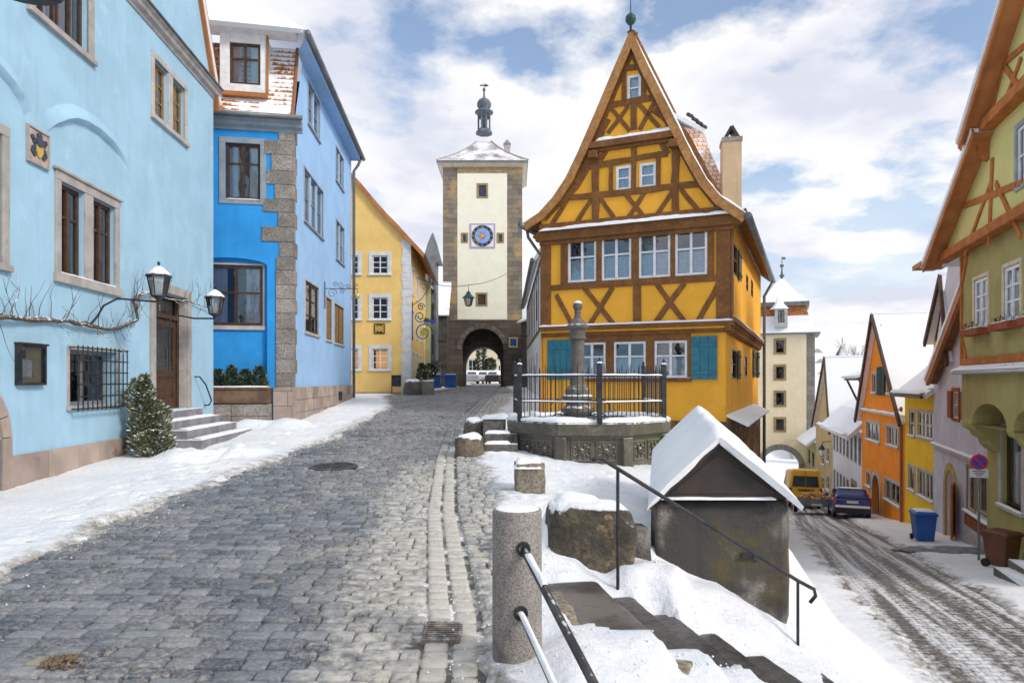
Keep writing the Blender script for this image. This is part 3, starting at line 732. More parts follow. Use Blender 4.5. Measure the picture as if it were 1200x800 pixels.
m = MB(); m.fbox(frA,r3a[1]+.003,r3b[0]-.003,r3a[2],r3a[3],-.2,.03); m.build('mullion','stonegrey',hA,bevel=.01)
q = MB(); k=.06
for (u0,u1,z0,z1) in ((r3a[0],r3b[1],r3a[2],r3a[3]),): q.fbox(frA,u0-.21,u1+.21,z1+.152,z1+.20,-.02,.075)
q.build('moulding','stonegrey',hA,bevel=.012)
for r in (r3a,r3b): window(hA,frA,r,w=-.13,cols=2,rows=2,mat='wbrown',fw=.07,bar=.045,curtain='sides',split=(.66,),pane='glass')
for r in (r2a,r2b): window(hA,frA,r,w=-.13,cols=2,rows=3,mat='wocre',fw=.06,bar=.03,curtain='full')
window(hA,frA,(r1[0],r1[0]+(r1[1]-r1[0])*.48,r1[2],r1[3]),w=-.15,cols=2,rows=1,mat='wbrown',curtain='sides'); window(hA,frA,(r1[0]+(r1[1]-r1[0])*.5,r1[1],r1[2],r1[3]),w=-.15,cols=2,rows=1,mat='wbrown',curtain='sides')
window(hA,frA,r5,w=-.15,cols=2,rows=2,mat='wbrown')
window(hA,frA,r4,w=-.26,cols=2,rows=1,mat='wgrey',pane='glassdark')
surround(frA,hA,r4[0],r4[1],r4[2],r4[3],.07,'stonegrey',w1=.02,bottom=.07)
snowstrip([frA.pt(r3a[0]-.1,r3a[2],-.02),frA.pt(r3b[1]+.1,r3a[2],-.02)],.06,.03,hA,seg=16)
# iron basket grate
m = MB(); u0,u1,z0,z1 = r4; u0-=.03; u1+=.06; z0-=.05; z1+=.03
for k in range(12):
    u = u0+(u1-u0)*k/11; m.tube([frA.pt(u,z0-.04,.16),frA.pt(u,z1+.04,.16)],.011,6)
for k in range(6):
    z = z0+(z1-z0)*k/5; m.fbox(frA,u0-.02,u1+.02,z-.012,z+.012,.16,.176)
for z in (z0,z1):
    for u in (u0,u1): m.tube([frA.pt(u,z,0),frA.pt(u,z,.17)],.013,6)
m.build('window_grate','iron',hA)
# plinth of big blocks
m = MB(); u = frA.uz(9,540)[0]; ue = frA.uz(146,515)[0]
while u < ue: 
    L = min(random.uniform(.7,1.2), ue-u); m.fbox(frA,u+.004,u+L-.004,-2.6,-1.10+random.uniform(-.006,.006),-.02,.055+random.uniform(-.008,.008)); u += L
m.build('plinth','stonewarm',hA,bevel=.012)
# archway surround at the far left edge
m = MB(); c = ga_u1-1.1; rr = 1.1; zs = frA.uz(1,440)[1]-.9
m.fbox(frA,ga_u1,ga_u1+.2,-2.6,zs,-.03,.04)
for k in range(10):
    t0 = math.pi*k/10+.01; t1 = math.pi*(k+1)/10-.01
    m.fprism(frA,[(c+math.cos(t)*q*1.0,zs+math.sin(t)*(.9/1.1)*q) for q,t in ((1.1,t0),(1.3,t0),(1.3,t1),(1.1,t1))],-.03,.04)
m.build('arch_surround','stonewarm',hA,bevel=.01)
# cornice and verge
m = MB(); prof = [(0,-.16),(.04,-.16),(.06,-.10),(.13,-.06),(.16,.02),(.20,.04),(.20,.09),(0,.09)]
A_ = [frA.pt(0,zc+q,p-.01) for p,q in prof]; B_ = [frA.pt(LA+.1,zc+q,p-.01) for p,q in prof]; m.prism(A_,B_); m.build('cornice','stonegrey',hA)
m = MB(); m.fbox(frA,0,LA+.12,zc+.09,zc+.12,-.02,.24); m.build('cornice_flashing','zinc',hA)
m = MB(); m.beam(frA,(LA+.28,zc-.35),(LA-3.3,zc+6.45),.30,-.3,.10); m.build('verge_board','orangewood',hA)
#endA = Fr((Xa(18.08)-7,18.6),(Xa(18.08),18.08),(0,1))
# far end wall and hidden body
m = MB(); p0 = frA.pt(LA,0); m.face([V(p0.x,p0.y,-2.6),V(p0.x-9,p0.y+.2,-2.6),V(p0.x-9,p0.y+.2,zc),V(p0.x,p0.y,zc)]); m.build('end_wall','blueA',hA,fixn=False); m = MB(); p1 = frA.pt(0,0); m.face([V(p1.x,p1.y,-2.6),V(p1.x-9,p1.y,-2.6),V(p1.x-9,p1.y,zc+6.8),V(p1.x,p1.y,zc+6.8)]); m.build('end_wall','blueA',hA,fixn=False)
m = MB(); e0 = frA.pt(LA+.3,zc-.2,.12); e1 = frA.pt(LA-3.6,zc+6.8,.12)
m.slab([[e0,e0+V(-9,.2,0)],[e1,e1+V(-9,.2,0)]],.12); m.build('roof','tilered',hA)
# blind arches: plaster lips
def lip(pts, name='blind_arch_moulding'):
    m = MB(); P_ = [frA.uz(x,y) for x,y in pts]; Q = []
    for i in range(len(P_)-1):
        for k in range(4): Q.append((P_[i][0]+(P_[i+1][0]-P_[i][0])*k/4, P_[i][1]+(P_[i+1][1]-P_[i][1])*k/4))
    Q.append(P_[-1]); rows = []
    for i,(u,z) in enumerate(Q):
        f = i/(len(Q)-1); th = .10*min(1, 5*f, 4*(1-f))+.002
        a, b = Q[max(0,i-1)], Q[min(len(Q)-1,i+1)]; dx, dz = b[0]-a[0], b[1]-a[1]; L = math.hypot(dx,dz); nx, nz = -dz/L, dx/L
        if nz < 0: nx, nz = -nx, -nz
        rows.append([frA.pt(u+nx*.22,z+nz*.22,.001), frA.pt(u+nx*.10,z+nz*.10,th*.5), frA.pt(u,z,th), frA.pt(u-nx*.004,z-nz*.004,th), frA.pt(u-nx*.06,z-nz*.06,.0)])
    m.grid(rows); m.build(name,'blueA',hA,smooth=True)
lip([(55,152),(63,144),(73,139),(85,138),(97,142),(112,151),(127,165),(141,181),(152,197)])
lip([(-30,60),(-14,68),(0,84),(12,98),(22,114),(30,134)])
# coat of arms plaque: helm, mantling and gold shield in low relief
a = frA.uz(31,147); b = frA.uz(54,198); pl = thing('crest_plaque', frA.pt((a[0]+b[0])/2,b[1],.02), 'small painted stone coat of arms plaque with gold shield set in the light blue wall', 'plaque')
MT['crestbg'] = surf('crest_ground', (.50,.42,.38), (.36,.28,.22), scale=9, bump=.3); MT['crestdark'] = plain('crest_mantling', (.05,.06,.10), .7); MT['crestred'] = plain('crest_mantling_dark_red', (.12,.05,.08), .7)
u0,u1 = a[0],b[0]; z0,z1 = b[1],a[1]; cu = (u0+u1)/2; hh = z1-z0; wwd = u1-u0
m = MB(); m.fbox(frA,u0,u1,z0,z1,-.02,.03); m.build('slab','crestbg',pl,bevel=.008)
m = MB(); k=.025; m.fbox(frA,u0-k,u0,z0-k,z1+k,-.02,.05); m.fbox(frA,u1,u1+k,z0-k,z1+k,-.02,.05); m.fbox(frA,u0,u1,z1,z1+k,-.02,.05); m.fbox(frA,u0,u1,z0-k,z0,-.02,.05); m.build('frame','stonegrey',pl)
m = MB(); m.fprism(frA,[(cu+wwd*x,z0+hh*y) for x,y in ((-.18,.55),(-.18,.36),(-.1,.24),(0,.17),(.1,.24),(.18,.36),(.18,.55))],.03,.055); m.build('shield','gold',pl)
m = MB()
for sg in (-1,1):
    for k in range(7): m.disc(frA.pt(cu+sg*wwd*(.24+.09*math.sin(k*1.3)),z0+hh*(.25+.08*k),.03),frA.d,(0,0,1),wwd*.085,.022,8)
m.disc(frA.pt(cu,z0+hh*.66,.03),frA.d,(0,0,1),wwd*.16,.04,12); m.disc(frA.pt(cu,z0+hh*.84,.03),frA.d,(0,0,1),wwd*.11,.03,12); m.build('mantling','crestdark',pl)
# door: deep stone surround, panelled leaf with tall glass
surround(frA,hA,rd[0],rd[1],rd[2],rd[3],.20,'stonegrey',w1=.06,w0=-.02,bottom=0,name='door_surround')
m = MB(); u0,u1,z0,z1 = rd; m.fbox(frA,u1-.05,u1+.001,z0,z1,-.27,-.005); m.build('door_reveal','stonegrey',hA)
u1-=.05; m = MB(); w=-.22; m.fbox(frA,u0,u0+.09,z0,z1,w,w+.08); m.fbox(frA,u1-.09,u1,z0,z1,w,w+.08); m.fbox(frA,u0+.09,u1-.09,z1-.09,z1,w,w+.08); zl = z0+2.05; m.fbox(frA,u0+.09,u1-.09,zl,zl+.10,w,w+.10)
df = m.build('door_frame','wbrown',hA)
m = MB(); m.face([frA.pt(u0+.09,zl+.1,w+.02),frA.pt(u1-.09,zl+.1,w+.02),frA.pt(u1-.09,z1-.09,w+.02),frA.pt(u0+.09,z1-.09,w+.02)]); m.build('transom_light','glassdark',df,fixn=False)
du0,du1 = u0+.095,u1-.095; m = MB(); s_ = .16; m.fbox(frA,du0,du0+s_,z0+.01,zl-.01,w,w+.05); m.fbox(frA,du1-s_,du1,z0+.01,zl-.01,w,w+.05)
for za,zb in ((z0+.01,z0+.25),(z0+.72,z0+.88),(zl-.18,zl-.01)): m.fbox(frA,du0+s_,du1-s_,za,zb,w,w+.05)
m.fbox(frA,du0+s_,du1-s_,z0+.25,z0+.72,w+.005,w+.03); m.fbox(frA,du0+s_+.06,du1-s_-.06,z0+.31,z0+.66,w+.03,w+.045)
dr = m.build('door','wbrown',hA,bevel=.006)
m = MB(); m.face([frA.pt(du0+s_,z0+.88,w+.025),frA.pt(du1-s_,z0+.88,w+.025),frA.pt(du1-s_,zl-.18,w+.025),frA.pt(du0+s_,zl-.18,w+.025)]); m.build('door_glass','glass',dr,fixn=False)
m = MB(); m.fbox(frA,du0+s_+.08,du0+s_+.25,z0+1.25,z0+1.5,w+.03,w+.034); m.build('paper_notice','papers',dr)
m = MB(); m.tube([frA.pt(du0+.08,z0+1.0,w+.05),frA.pt(du0+.08,z0+1.0,w+.10),frA.pt(du0+.19,z0+1.0,w+.10)],.012,6); m.build('handle','gold',dr)
# steps: a thing of four slabs with snow
st = thing('entrance_steps', frA.pt((rd[0]+rd[1])/2,-1.4,.5), 'four snowy grey stone steps climbing to the brown door of the light blue house', 'steps')
for k in range(4):
    zt = zthr-.01-.185*k; m = MB(); ex = .30*k
    m.fbox(frA,rd[0]-.45-ex*.35,rd[1]+.35+ex*.55,zt-.21,zt,-.03 if k else -.45,.30+.33*k) if k else m.fbox(frA,rd[0]-.12,rd[1]+.15,zt-.2,zt,.0,.34)
    tr = m.build('step','step',st,bevel=.015)
for k in range(1,4):
    zt = zthr-.01-.185*k; ex = .30*k
    snowstrip([frA.pt(rd[0]-.3-ex*.3,zt,.12+.33*k),frA.pt(rd[1]+.2+ex*.5,zt,.12+.33*k)],.13,.035,st,seg=16)
m = MB(); m.tube([frA.pt(rd[1]+.52,-.15+.25,0),frA.pt(rd[1]+.52,-.15+.25,.12),frA.pt(rd[1]+.72,-.10,.20),frA.pt(rd[1]+1.1,-.5,.2),frA.pt(rd[1]+1.15,-.62,.12),frA.pt(rd[1]+1.15,-.62,0)],.018,8)
lab(m.build('wall_handrail','iron',None),'short curved iron handrail on the wall right of the brown door','handrail')
# notice case
a = frA.uz(17,403); b = frA.uz(48,451); nc = thing('notice_case', frA.pt(a[0],b[1],.02), 'small glazed notice case with papers on the wall left of the barred window', 'notice case')
u0,u1,z0,z1 = a[0],b[0],b[1],a[1]
m = MB(); k=.035; m.fbox(frA,u0,u0+k,z0,z1,0,.09); m.fbox(frA,u1-k,u1,z0,z1,0,.09); m.fbox(frA,u0+k,u1-k,z0,z0+k,0,.09); m.fbox(frA,u0-.015,u1+.015,z1,z1+.03,0,.115); m.fbox(frA,u0+k,u1-k,z1-k,z1,0,.09); m.build('frame','iron',nc)
MT['corkboard'] = surf('faded_posters', (.50,.42,.20), (.34,.36,.32), scale=9, lo=.45, hi=.55, bump=0, patch=((.45,.16,.08), 6, .6, .66)); m = MB(); m.fbox(frA,u0+k,u1-k,z0+k,z1-k,.0,.02); m.build('backing','corkboard',nc)
m = MB(); pu0 = u0+k+.02; pu1 = pu0+(u1-u0)*.48; m.fbox(frA,pu0,pu1,z0+.12,z0+(z1-z0)*.62,.022,.028); pp = m.build('notice_sheet','papers',nc)
m = MB(); MT['ink'] = plain('ink', (.12,.12,.25), .8)
for k2 in range(7):
    z = z0+(z1-z0)*(.57-.06*k2); m.fbox(frA,pu0+.03,pu1-.03-.04*(k2%3),z,z+.008,.028,.030)
m.build('print','ink',pp)
m = MB(); m.fbox(frA,pu0+.01,pu0+.16,z0+(z1-z0)*.66,z1-.08,.022,.026); m.build('picture_card','leafdark',nc)
m = MB(); m.face([frA.pt(u0+.035,z0+.035,.07),frA.pt(u1-.035,z0+.035,.07),frA.pt(u1-.035,z1-.035,.07),frA.pt(u0+.035,z1-.035,.07)]); m.build('pane','glassdark',nc,fixn=False)
# lanterns on wall brackets
def lantern(p, s, label, arm, group=None):
    t = thing('wall_lantern', p, label, 'lantern', group)
    m = MB(); n = 6; c = V(*p)
    def hexr(r, z): return [V(c.x+r*s*math.cos(R(30)+k*math.pi/3), c.y+r*s*math.sin(R(30)+k*math.pi/3), c.z+z*s) for k in range(6)]
    lo_, hi_ = hexr(.16,.0), hexr(.25,.46)
    for k in range(6):
        m.tube([lo_[k],hi_[k]],.013*s,5); m.tube([lo_[k],lo_[(k+1)%6]],.015*s,5); m.tube([hi_[k],hi_[(k+1)%6]],.018*s,5)
    m.lathe(c,[(.04*s,-.10*s),(.09*s,-.05*s),(.17*s,-.01*s),(.17*s,.012*s)],6,rot=R(30)); m.build('lantern_frame','iron',t)
    m = MB(); ra, rb = hexr(.155,.01), hexr(.243,.455)
    for k in range(6): m.face([ra[k],ra[(k+1)%6],rb[(k+1)%6],rb[k]])
    m.build('lamp_glass','lampglass',t,fixn=False)
    m = MB(); m.lathe(c,[(.29*s,.455*s),(.285*s,.50*s),(.17*s,.60*s),(.10*s,.66*s),(.05*s,.70*s),(.0*s+.01,.71*s)],6,rot=R(30)); rf = m.build('lantern_roof','iron',t)
    m = MB(); m.lathe(c,[(.27*s,.50*s),(.26*s,.535*s),(.17*s,.625*s),(.09*s,.69*s),(.02,.72*s)],12,rot=R(30)); m.build('snow_cap','snow',rf,smooth=True)
    m = MB(); m.lathe(c,[(.012,.70*s),(.012,.74*s),(.035*s,.76*s),(.035*s,.80*s),(.008,.83*s)],8); m.build('finial','iron',rf)
    m = MB(); m.lathe(c,[(.03*s,.05*s),(.055*s,.12*s),(.055*s,.30*s),(.02*s,.34*s)],10); m.build('bulb','lampwhite',t,smooth=True)
    m = MB(); m.tube(arm,.02,6); m.build('bracket','iron',t); return t
def lanternpos(px, pytop, pybot, depth): # base centre from pixels
    return P3(px, pybot, depth)
# bracket lanterns: out from the wall by ~.7 m
ua = frA.uz(150,360)[0]
y1_ = 12.4; p1_ = V(*P3(186,343,y1_)); p1_.z = (HY-347)/F*y1_
wu = (p1_-frA.o).dot(frA.d)
lantern(tuple(p1_), .76, 'larger snow capped wall lantern left of the brown door of the light blue house',
   [frA.pt(wu-.25,p1_.z-.55,0),frA.pt(wu-.2,p1_.z-.40,.1),frA.pt(wu-.18,p1_.z-.2,.2),frA.pt(wu-.1,p1_.z-.06,.4),p1_+V(-.05,0,-.10),p1_+V(0,0,-.08)])
y2_ = 15.6; p2_ = P3(252,368,y2_); wu = (p2_-frA.o).dot(frA.d)
w2 = (p2_-frA.o).dot(frA.n)
lantern(tuple(p2_), .78, 'smaller snow capped wall lantern at the corner of the light blue house',
   [frA.pt(wu-.2,p2_.z-1.3,.0),frA.pt(wu-.2,p2_.z-.15,.03),frA.pt(wu-.1,p2_.z-.04,.15),frA.pt(wu,p2_.z-.10,w2*.5),p2_+V(-.05,0,-.10),p2_+V(0,0,-.08)])
# vine
m = MB(); sn = MB()
vp = [(-20,370),(0,373),(25,374),(50,375),(75,378),(100,381),(125,386),(145,382),(155,375),(153,362),(152,352),(160,345),(172,342),(190,350),(215,352),(235,358),(248,364)]
main = []
for i,(x,y) in enumerate(vp):
    u,z = frA.uz(x,y); main.append(frA.pt(u,z+.02*math.sin(i*2),.08+.03*math.sin(i*1.7)))
mm = []
for i in range(len(main)-1):
    for k in range(5): q = main[i].lerp(main[i+1],k/5); mm.append(q+V(0,mnoise.noise(q*4)*.03,mnoise.noise(q*3)*.05))
m.tube(mm,[max(.012,.036-.0003*i) for i in range(len(mm))],7)
m.tube([q+V(.0,.02,.03+.02*math.sin(i*.6)) for i,q in enumerate(mm[:60])],[.016]*60,6)
random.seed(11)
for i in range(2,len(mm)-2):
    for rep in range(1 if random.random()<.85 else 0):
        d = (frA.d*random.uniform(-.5,.5)+V(0,0,random.choice([1,1,1,-.6]))+frA.n*random.uniform(0,.45)).normalized(); L = random.uniform(.2,.85); p = mm[i].copy(); path = [p.copy()]
        for k in range(7):
            d = (d+V(random.uniform(-.2,.2),random.uniform(-.3,.3),random.uniform(-.15,.2))).normalized(); p = p+d*L/7; path.append(p.copy())
        m.tube(path,[.0075*(1-k/9) for k in range(8)],4)
        if random.random()<.5:
            d2 = (d+frA.d*random.choice([-1,1])).normalized(); q0 = path[4]; m.tube([q0,q0+d2*.12,q0+d2*.25+V(0,0,.05)],[.005,.004,.002],4)
lab(m.build('climbing_vine','bark',None),'bare leafless climbing vine trained along the light blue wall above the barred window','vine')
# dark lamp hood hanging at the top edge
m = MB(); c = V(*P3(22,-18,5.2)); m.lathe(c,[(.30,.0),(.27,.035),(.15,.10),(.06,.16),(.03,.3)],24); m.tube([c+V(0,0,.3),c+V(-1.2,.3,.8),c+V(-1.75,.5,.8)],.02,6)
lab(m.build('hanging_hood','iron',None,smooth=True),'dark rounded lamp hood hanging into the top left corner','lamp')
# foliage: many small leaf faces through a volume
def foliage(name, c, rx, ry, h, n, mat, size, par=None, shape='cone', up=.6, seed=1, **kw):
    rnd = random.Random(seed); m = MB(); c = V(*c)
    for k in range(n):
        t = rnd.random()**(1.35 if shape == 'cone' else .8); a = rnd.random()*2*math.pi
        pr = (1-t)**.6*(.72+.28*min(1,t*6)) if shape == 'cone' else math.sqrt(max(0,1-(2*t-1)**2))
        lump = 1+.28*mnoise.noise(V(math.cos(a)*1.7+seed,math.sin(a)*1.7,t*4))
        rad = pr*lump*(rnd.random()**.35)
        p = c+V(rx*rad*math.cos(a),ry*rad*math.sin(a),h*t)
        d = (V(math.cos(a),math.sin(a),up)+V(rnd.uniform(-.6,.6),rnd.uniform(-.6,.6),rnd.uniform(-.5,.5))).normalized(); s = d.orthogonal().normalized()*size*rnd.uniform(.14,.3); L = size*rnd.uniform(.6,1.3)
        s.rotate(__import__('mathutils').Quaternion(d, rnd.random()*6.28))
        m.face([p-s,p+s,p+s*.8+d*L*.6,p+d*L,p-s*.8+d*L*.6])
    return m.build(name, mat, par, fixn=False, **kw)
sp = frA.pt(frA.uz(143,500)[0],0,.42); zg = Gz(sp.x,sp.y)
sh = thing('conifer_shrub',(sp.x,sp.y,zg),'snow dusted conifer shrub standing against the light blue wall between barred window and steps','shrub')
foliage('foliage',(sp.x,sp.y,zg+.12),.37,.35,1.45,3400,'leafsnow',.075,sh,seed=3); foliage('side_foliage',(sp.x+.20,sp.y+.1,zg+.2),.26,.26,.85,1100,'leafsnow',.07,sh,seed=6,shape='ball'); foliage('side_foliage',(sp.x-.08,sp.y-.12,zg+.75),.20,.20,.75,700,'leafsnow',.07,sh,seed=7,shape='ball')
foliage('lower_foliage',(sp.x+.35,sp.y-.35,zg+.0),.38,.32,.5,1500,'leafsnow',.08,sh,shape='ball',seed=4)
m = MB(); m.tube([(sp.x,sp.y,zg-.1),(sp.x+.02,sp.y,zg+.6),(sp.x,sp.y,zg+1.3)],[.04,.03,.01],6); m.build('trunk','bark',sh)
# ------------------------------------------------------------------ DEEP BLUE HOUSE
BC = V(-6.24,19.5,0); df_ = V(5.5,1,0).normalized()
BL = BC-df_*4.2; frBf = Fr((BL.x,BL.y),(BC.x,BC.y),(0,-1))
dB = V(-.075,1,0).normalized(); BE = BC+dB*10.3; frBs = Fr((BC.x,BC.y),(BE.x,BE.y),(1,0))
hB = facade_thing('deep_blue_house', frBf, 'tall house with deep blue front, pale blue side and a snowy mansard dormer', 'house', u=4.2)
MT['blueB'] = plaster('deep_blue_plaster', (.04,.32,.75), .4, .85); MT['blueBs'] = plaster('pale_blue_plaster', (.34,.55,.85), .25)
zCo = frBf.uz(330,150)[1]; LBf = frBf.L
W = Wall(frBf,[(0,-2.4),(LBf,-2.4),(LBf,zCo),(0,zCo)],'blueB',hB,reveal=.16)
a = frBf.uz(264,167); b = frBf.uz(305,235); rB1 = (a[0],b[0],b[1],a[1]); W.hole(*rB1)
nu1 = frBf.uz(313,400)[0]; nz1 = frBf.uz(280,302)[1]; W.hole(nu1-2.0,nu1,-.3,nz1,arch=nz1-.22,depth=.16,back=False)
W.build()
frn = frBf.shift(-.16); W = Wall(frn,[(nu1-2.0,-.3),(nu1,-.3),(nu1,nz1),(nu1-2.0,nz1)],'blueB',hB,reveal=.10,name='niche_wall')
a = frn.uz(252,310); b = frn.uz(308,382); rB2 = (frn.uz(308,382)[0]-1.45,b[0],b[1],a[1]); W.hole(*rB2); W.build()
window(hB,frBf,rB1,w=-.10,cols=2,rows=2,mat='wbrown',fw=.07,bar=.045,curtain='sides',sur='stoneblue',surw=.16,split=(.66,))
window(hB,frn,rB2,w=-.06,cols=2,rows=2,mat='wbrown',fw=.08,bar=.05,curtain='sides',split=(.55,),curmat='curtain')
surround(frn,hB,rB2[0],rB2[1],rB2[2],rB2[3],.06,'stonepale',w1=.03,bottom=.12)
snowstrip([frBf.pt(rB1[0],rB1[2],.0),frBf.pt(rB1[1],rB1[2],.0)],.05,.03,hB,seg=8)
# side wall
zE = 9.72; LBs = frBs.L
W = Wall(frBs,[(0,-2.4),(LBs,-2.4),(LBs,zE),(1.15,zE),(.0,zCo)],'blueBs',hB,reveal=.14)
def wpx(fr, x0,y0,x1,y1): a = fr.uz(x0,y0); b = fr.uz(x1,y1); return (a[0],b[0],b[1],a[1])
side = [((361,96,374,166),2,'wgrey'),((393.6,172,402,224),2,'wgrey'),((356.5,197,378,280),3,'wgrey'),((393.8,258,402.7,311),2,'wgrey')]
rs = []
for px_, n, mt_ in side:
    r = wpx(frBs,*px_); u0,u1,z0,z1 = r; g = .09; wd_ = (u1-u0-g*(n-1))/n
    for k in range(n):
        rr = (u0+k*(wd_+g),u0+k*(wd_+g)+wd_,z0,z1); W.hole(*rr); rs.append((rr,mt_))
    surround(frBs,hB,u0,u1,z0,z1,.07,'stoneblue',w1=.025,bottom=.07)
low = [((357.5,328,373.2,393),'wbrown'),((382,348,388.3,399),'wocre'),((391.7,355,402.5,404),'wocre')]
for px_, mt_ in low: r = wpx(frBs,*px_); W.hole(*r)
vr = wpx(frBs,394,460,398,472); vr = (vr[0],vr[1],-.75,-.42)
W.build()
for rr,mt_ in rs: window(hB,frBs,rr,w=-.10,cols=1,rows=2,mat=mt_,fw=.05,curtain='sides')
r = wpx(frBs,*low[0][0]); window(hB,frBs,r,w=-.08,cols=2,rows=3,mat='wbrown',fw=.06,bar=.04); surround(frBs,hB,*r,.06,'stonepale',w1=.02,bottom=.08)
for q in (1,2):
    r = wpx(frBs,*low[q][0]); window(hB,frBs,r,w=-.06,cols=1 if q==1 else 2,rows=1,mat='wblack',fw=.05); surround(frBs,hB,*r,.05,'stonepale',w1=.02,bottom=.08)
    m = MB(); n = 1 if q==1 else 2
    for k in range(n):
        a_ = r[0]+.05+(r[1]-r[0]-.1)*k/n; b_ = r[0]+.05+(r[1]-r[0]-.1)*(k+1)/n-.02
        for j in range(14): z = r[2]+.06+(r[3]-r[2]-.12)*j/14; m.fbox(frBs,a_,b_,z,z+(r[3]-r[2]-.12)/14-.012,-.035,-.015)
    m.build('shutter','wocre',hB)
# plinth + quoins
m = MB(); zP = -.17
def courses(m, fr, u0, u1, z0, z1, h, w, lmin=.5, lmax=1.0, rnd=random):
    z = z0
    while z < z1-.02:
        hh = min(h, z1-z); u = u0-rnd.uniform(0,.4)
        while u < u1:
            L = rnd.uniform(lmin,lmax); a, b = max(u,u0), min(u+L,u1)
            if b-a > .03: m.fbox(fr,a+.004,b-.004,z+.004,z+hh-.004,-.03,w+rnd.uniform(-.012,.012))
            u += L
        z += hh
courses(m,frBs,-.09,LBs+.05,-2.4,zP,.37,.09); courses(m,frBf,LBf-.55,LBf+.088,-2.4,zP,.42,.09,.6,.9)
m.build('plinth','stonewarm',hB,bevel=.012)
m = MB(); z = zP; k = 0
while z < zCo-.1:
    h = random.uniform(.36,.46); h = min(h, zCo-.02-z); wf = (.50 if k%2 else .78)+random.uniform(-.12,.12)
    if z < nz1+.05: wf = .48
    m.fbox(frBf,LBf-wf,LBf+.03,z+.004,z+h-.004,-.02,.03+random.uniform(-.006,.01)); ws = (.34 if k%2 else .16)+random.uniform(-.04,.04)
    m.fbox(frBs,-.028,ws,z+.004,z+h-.004,-.02,.028+random.uniform(-.006,.01)); z += h; k += 1
m.build('quoins','quoin',hB,bevel=.012)
m = MB(); m.fbox(frBs,vr[0],vr[1],vr[2],vr[3],.07,.105); m.build('cellar_vent','dark',hB)
# cornice of the front, turned round the corner
m = MB(); prof = [(0,-.14),(.05,-.14),(.08,-.07),(.18,-.02),(.20,.06),(.30,.10),(.30,.17),(0,.17)]
m.prism([frBf.pt(0,zCo+q,p-.01) for p,q in prof],[frBf.pt(LBf+.25,zCo+q,p-.01) for p,q in prof]); m.build('cornice','stoneblue',hB)
m = MB(); m.tube([frBf.pt(0,zCo+.20,.34),frBf.pt(LBf+.28,zCo+.20,.34)],.07,10); m.build('front_gutter','zinc',hB,smooth=True)
# mansard slope with dormer
me0 = zCo+.20; ztop = frBf.uz(300,52)[1]+.35; back = 1.15
rows = []
for k in range(9):
    f = k/8; bk = -.28+back*(f**.85)+ .0
    rows.append([frBf.pt(0,me0+(ztop-me0)*f,-bk), frBf.pt(LBf*.5,me0+(ztop-me0)*f,-bk), frBf.pt(LBf-.02,me0+(ztop-me0)*f,-bk)])
m = MB(); m.slab(rows,.08); m.build('mansard_roof','tilehalf',hB)
m = MB(); m.tube([r[-1]+V(.02,0,.02) for r in rows],.05,6); m.build('verge_tiles','terracotta',hB)
frD = frBf.shift(.02); a = frD.uz(269,49); b = frD.uz(305,100); rD = (a[0],b[0],b[1],a[1])
dz1 = frD.uz(290,36)[1]
d = MB(); k=.16
d.fbox(frD,rD[0]-k-.10,rD[0],rD[2]-.25,dz1,-.9,0); d.fbox(frD,rD[1],rD[1]+k,rD[2]-.25,dz1,-.9,0); d.fbox(frD,rD[0],rD[1],rD[3],dz1,-.9,0); d.fbox(frD,rD[0],rD[1],rD[2]-.25,rD[2],-.9,0)
dm = d.build('dormer','wwhite',hB,bevel=.01)
window(dm,frD,rD,w=-.09,cols=2,rows=2,mat='wbrown',fw=.06,bar=.045,curtain='sides',split=(.64,),name='dormer_window') if False else window(hB,frD,rD,w=-.09,cols=2,rows=2,mat='wbrown',fw=.06,bar=.05,curtain='sides',split=(.64,),name='dormer_window')
m = MB(); m.fbox(frD,rD[0]-.2,rD[1]+.2,rD[2]-.36,rD[2]-.24,-.3,.08); m.build('dormer_sill','orangewood',dm)
m = MB(); m.fbox(frD,rD[1]+k,rD[1]+k+.05,rD[2]-.2,dz1,-.12,.03); m.build('dormer_flashing','orangewood',dm)
# upper roof: oversailing eave across front and down the side
p00 = frBf.pt(-1,dz1+.05,.35); p10 = frBf.pt(LBf+.1,dz1-.08,.35)
m = MB(); m.fbox(frBf,-.6,LBf+.10,dz1-.10,dz1+.05,-.2,.42); m.build('front_eave','wwhite',hB)
# side eave: runs from the front corner back along the side wall
eS = [frBs.pt(-.3,zE+.05,.42), frBs.pt(LBs+.3,zE+.05,.42)]
ap = frBf.pt(LBf-4.2,0,-5.2); ap.z = zE+5.0
m = MB()
f0 = frBf.pt(-3.2,dz1+.08,.48); f1 = frBf.pt(LBf+.30,dz1+.04,.48); f1 = V(eS[0].x,f1.y,zE+.1)
rg0 = V(-10.3,23.4,zE+4.2); rg1 = V(-10.6,30.5,zE+4.2)
m.slab([[V(-13.5,f0.y,zE+.2),f1],[V(-10.4,23.3,zE+4.2),rg0]],.12)
m.slab([[f1,eS[1]+V(0,0,.05)],[rg0,rg1]],.12); m.build('upper_roof','tilered',hB)
m = MB(); m.tube([eS[0]+V(.07,-.1,-.02),eS[1]+V(.07,0,-.02)],.085,10); m.build('side_gutter','zinc',hB,smooth=True)
m = MB(); P = frBs.pt
m.hexa([P(1.0,zE-.14,-.02),P(LBs,zE-.14,-.02),P(LBs,zE-.14,.40),P(-.2,zE-.14,.40)],[P(.6,zE-.02,-.02),P(LBs,zE-.02,-.02),P(LBs,zE-.02,.40),P(-.2,zE-.02,.40)]); m.build('eave_soffit','blueBs',hB)
m = MB(); m.tube([P(LBs-.05,zE,.45),P(LBs-.05,zE-.35,.3),P(LBs-.05,zE-.6,.12),P(LBs-.05,-.8,.12)],.065,8); m.build('downpipe','zinc',hB,smooth=True)
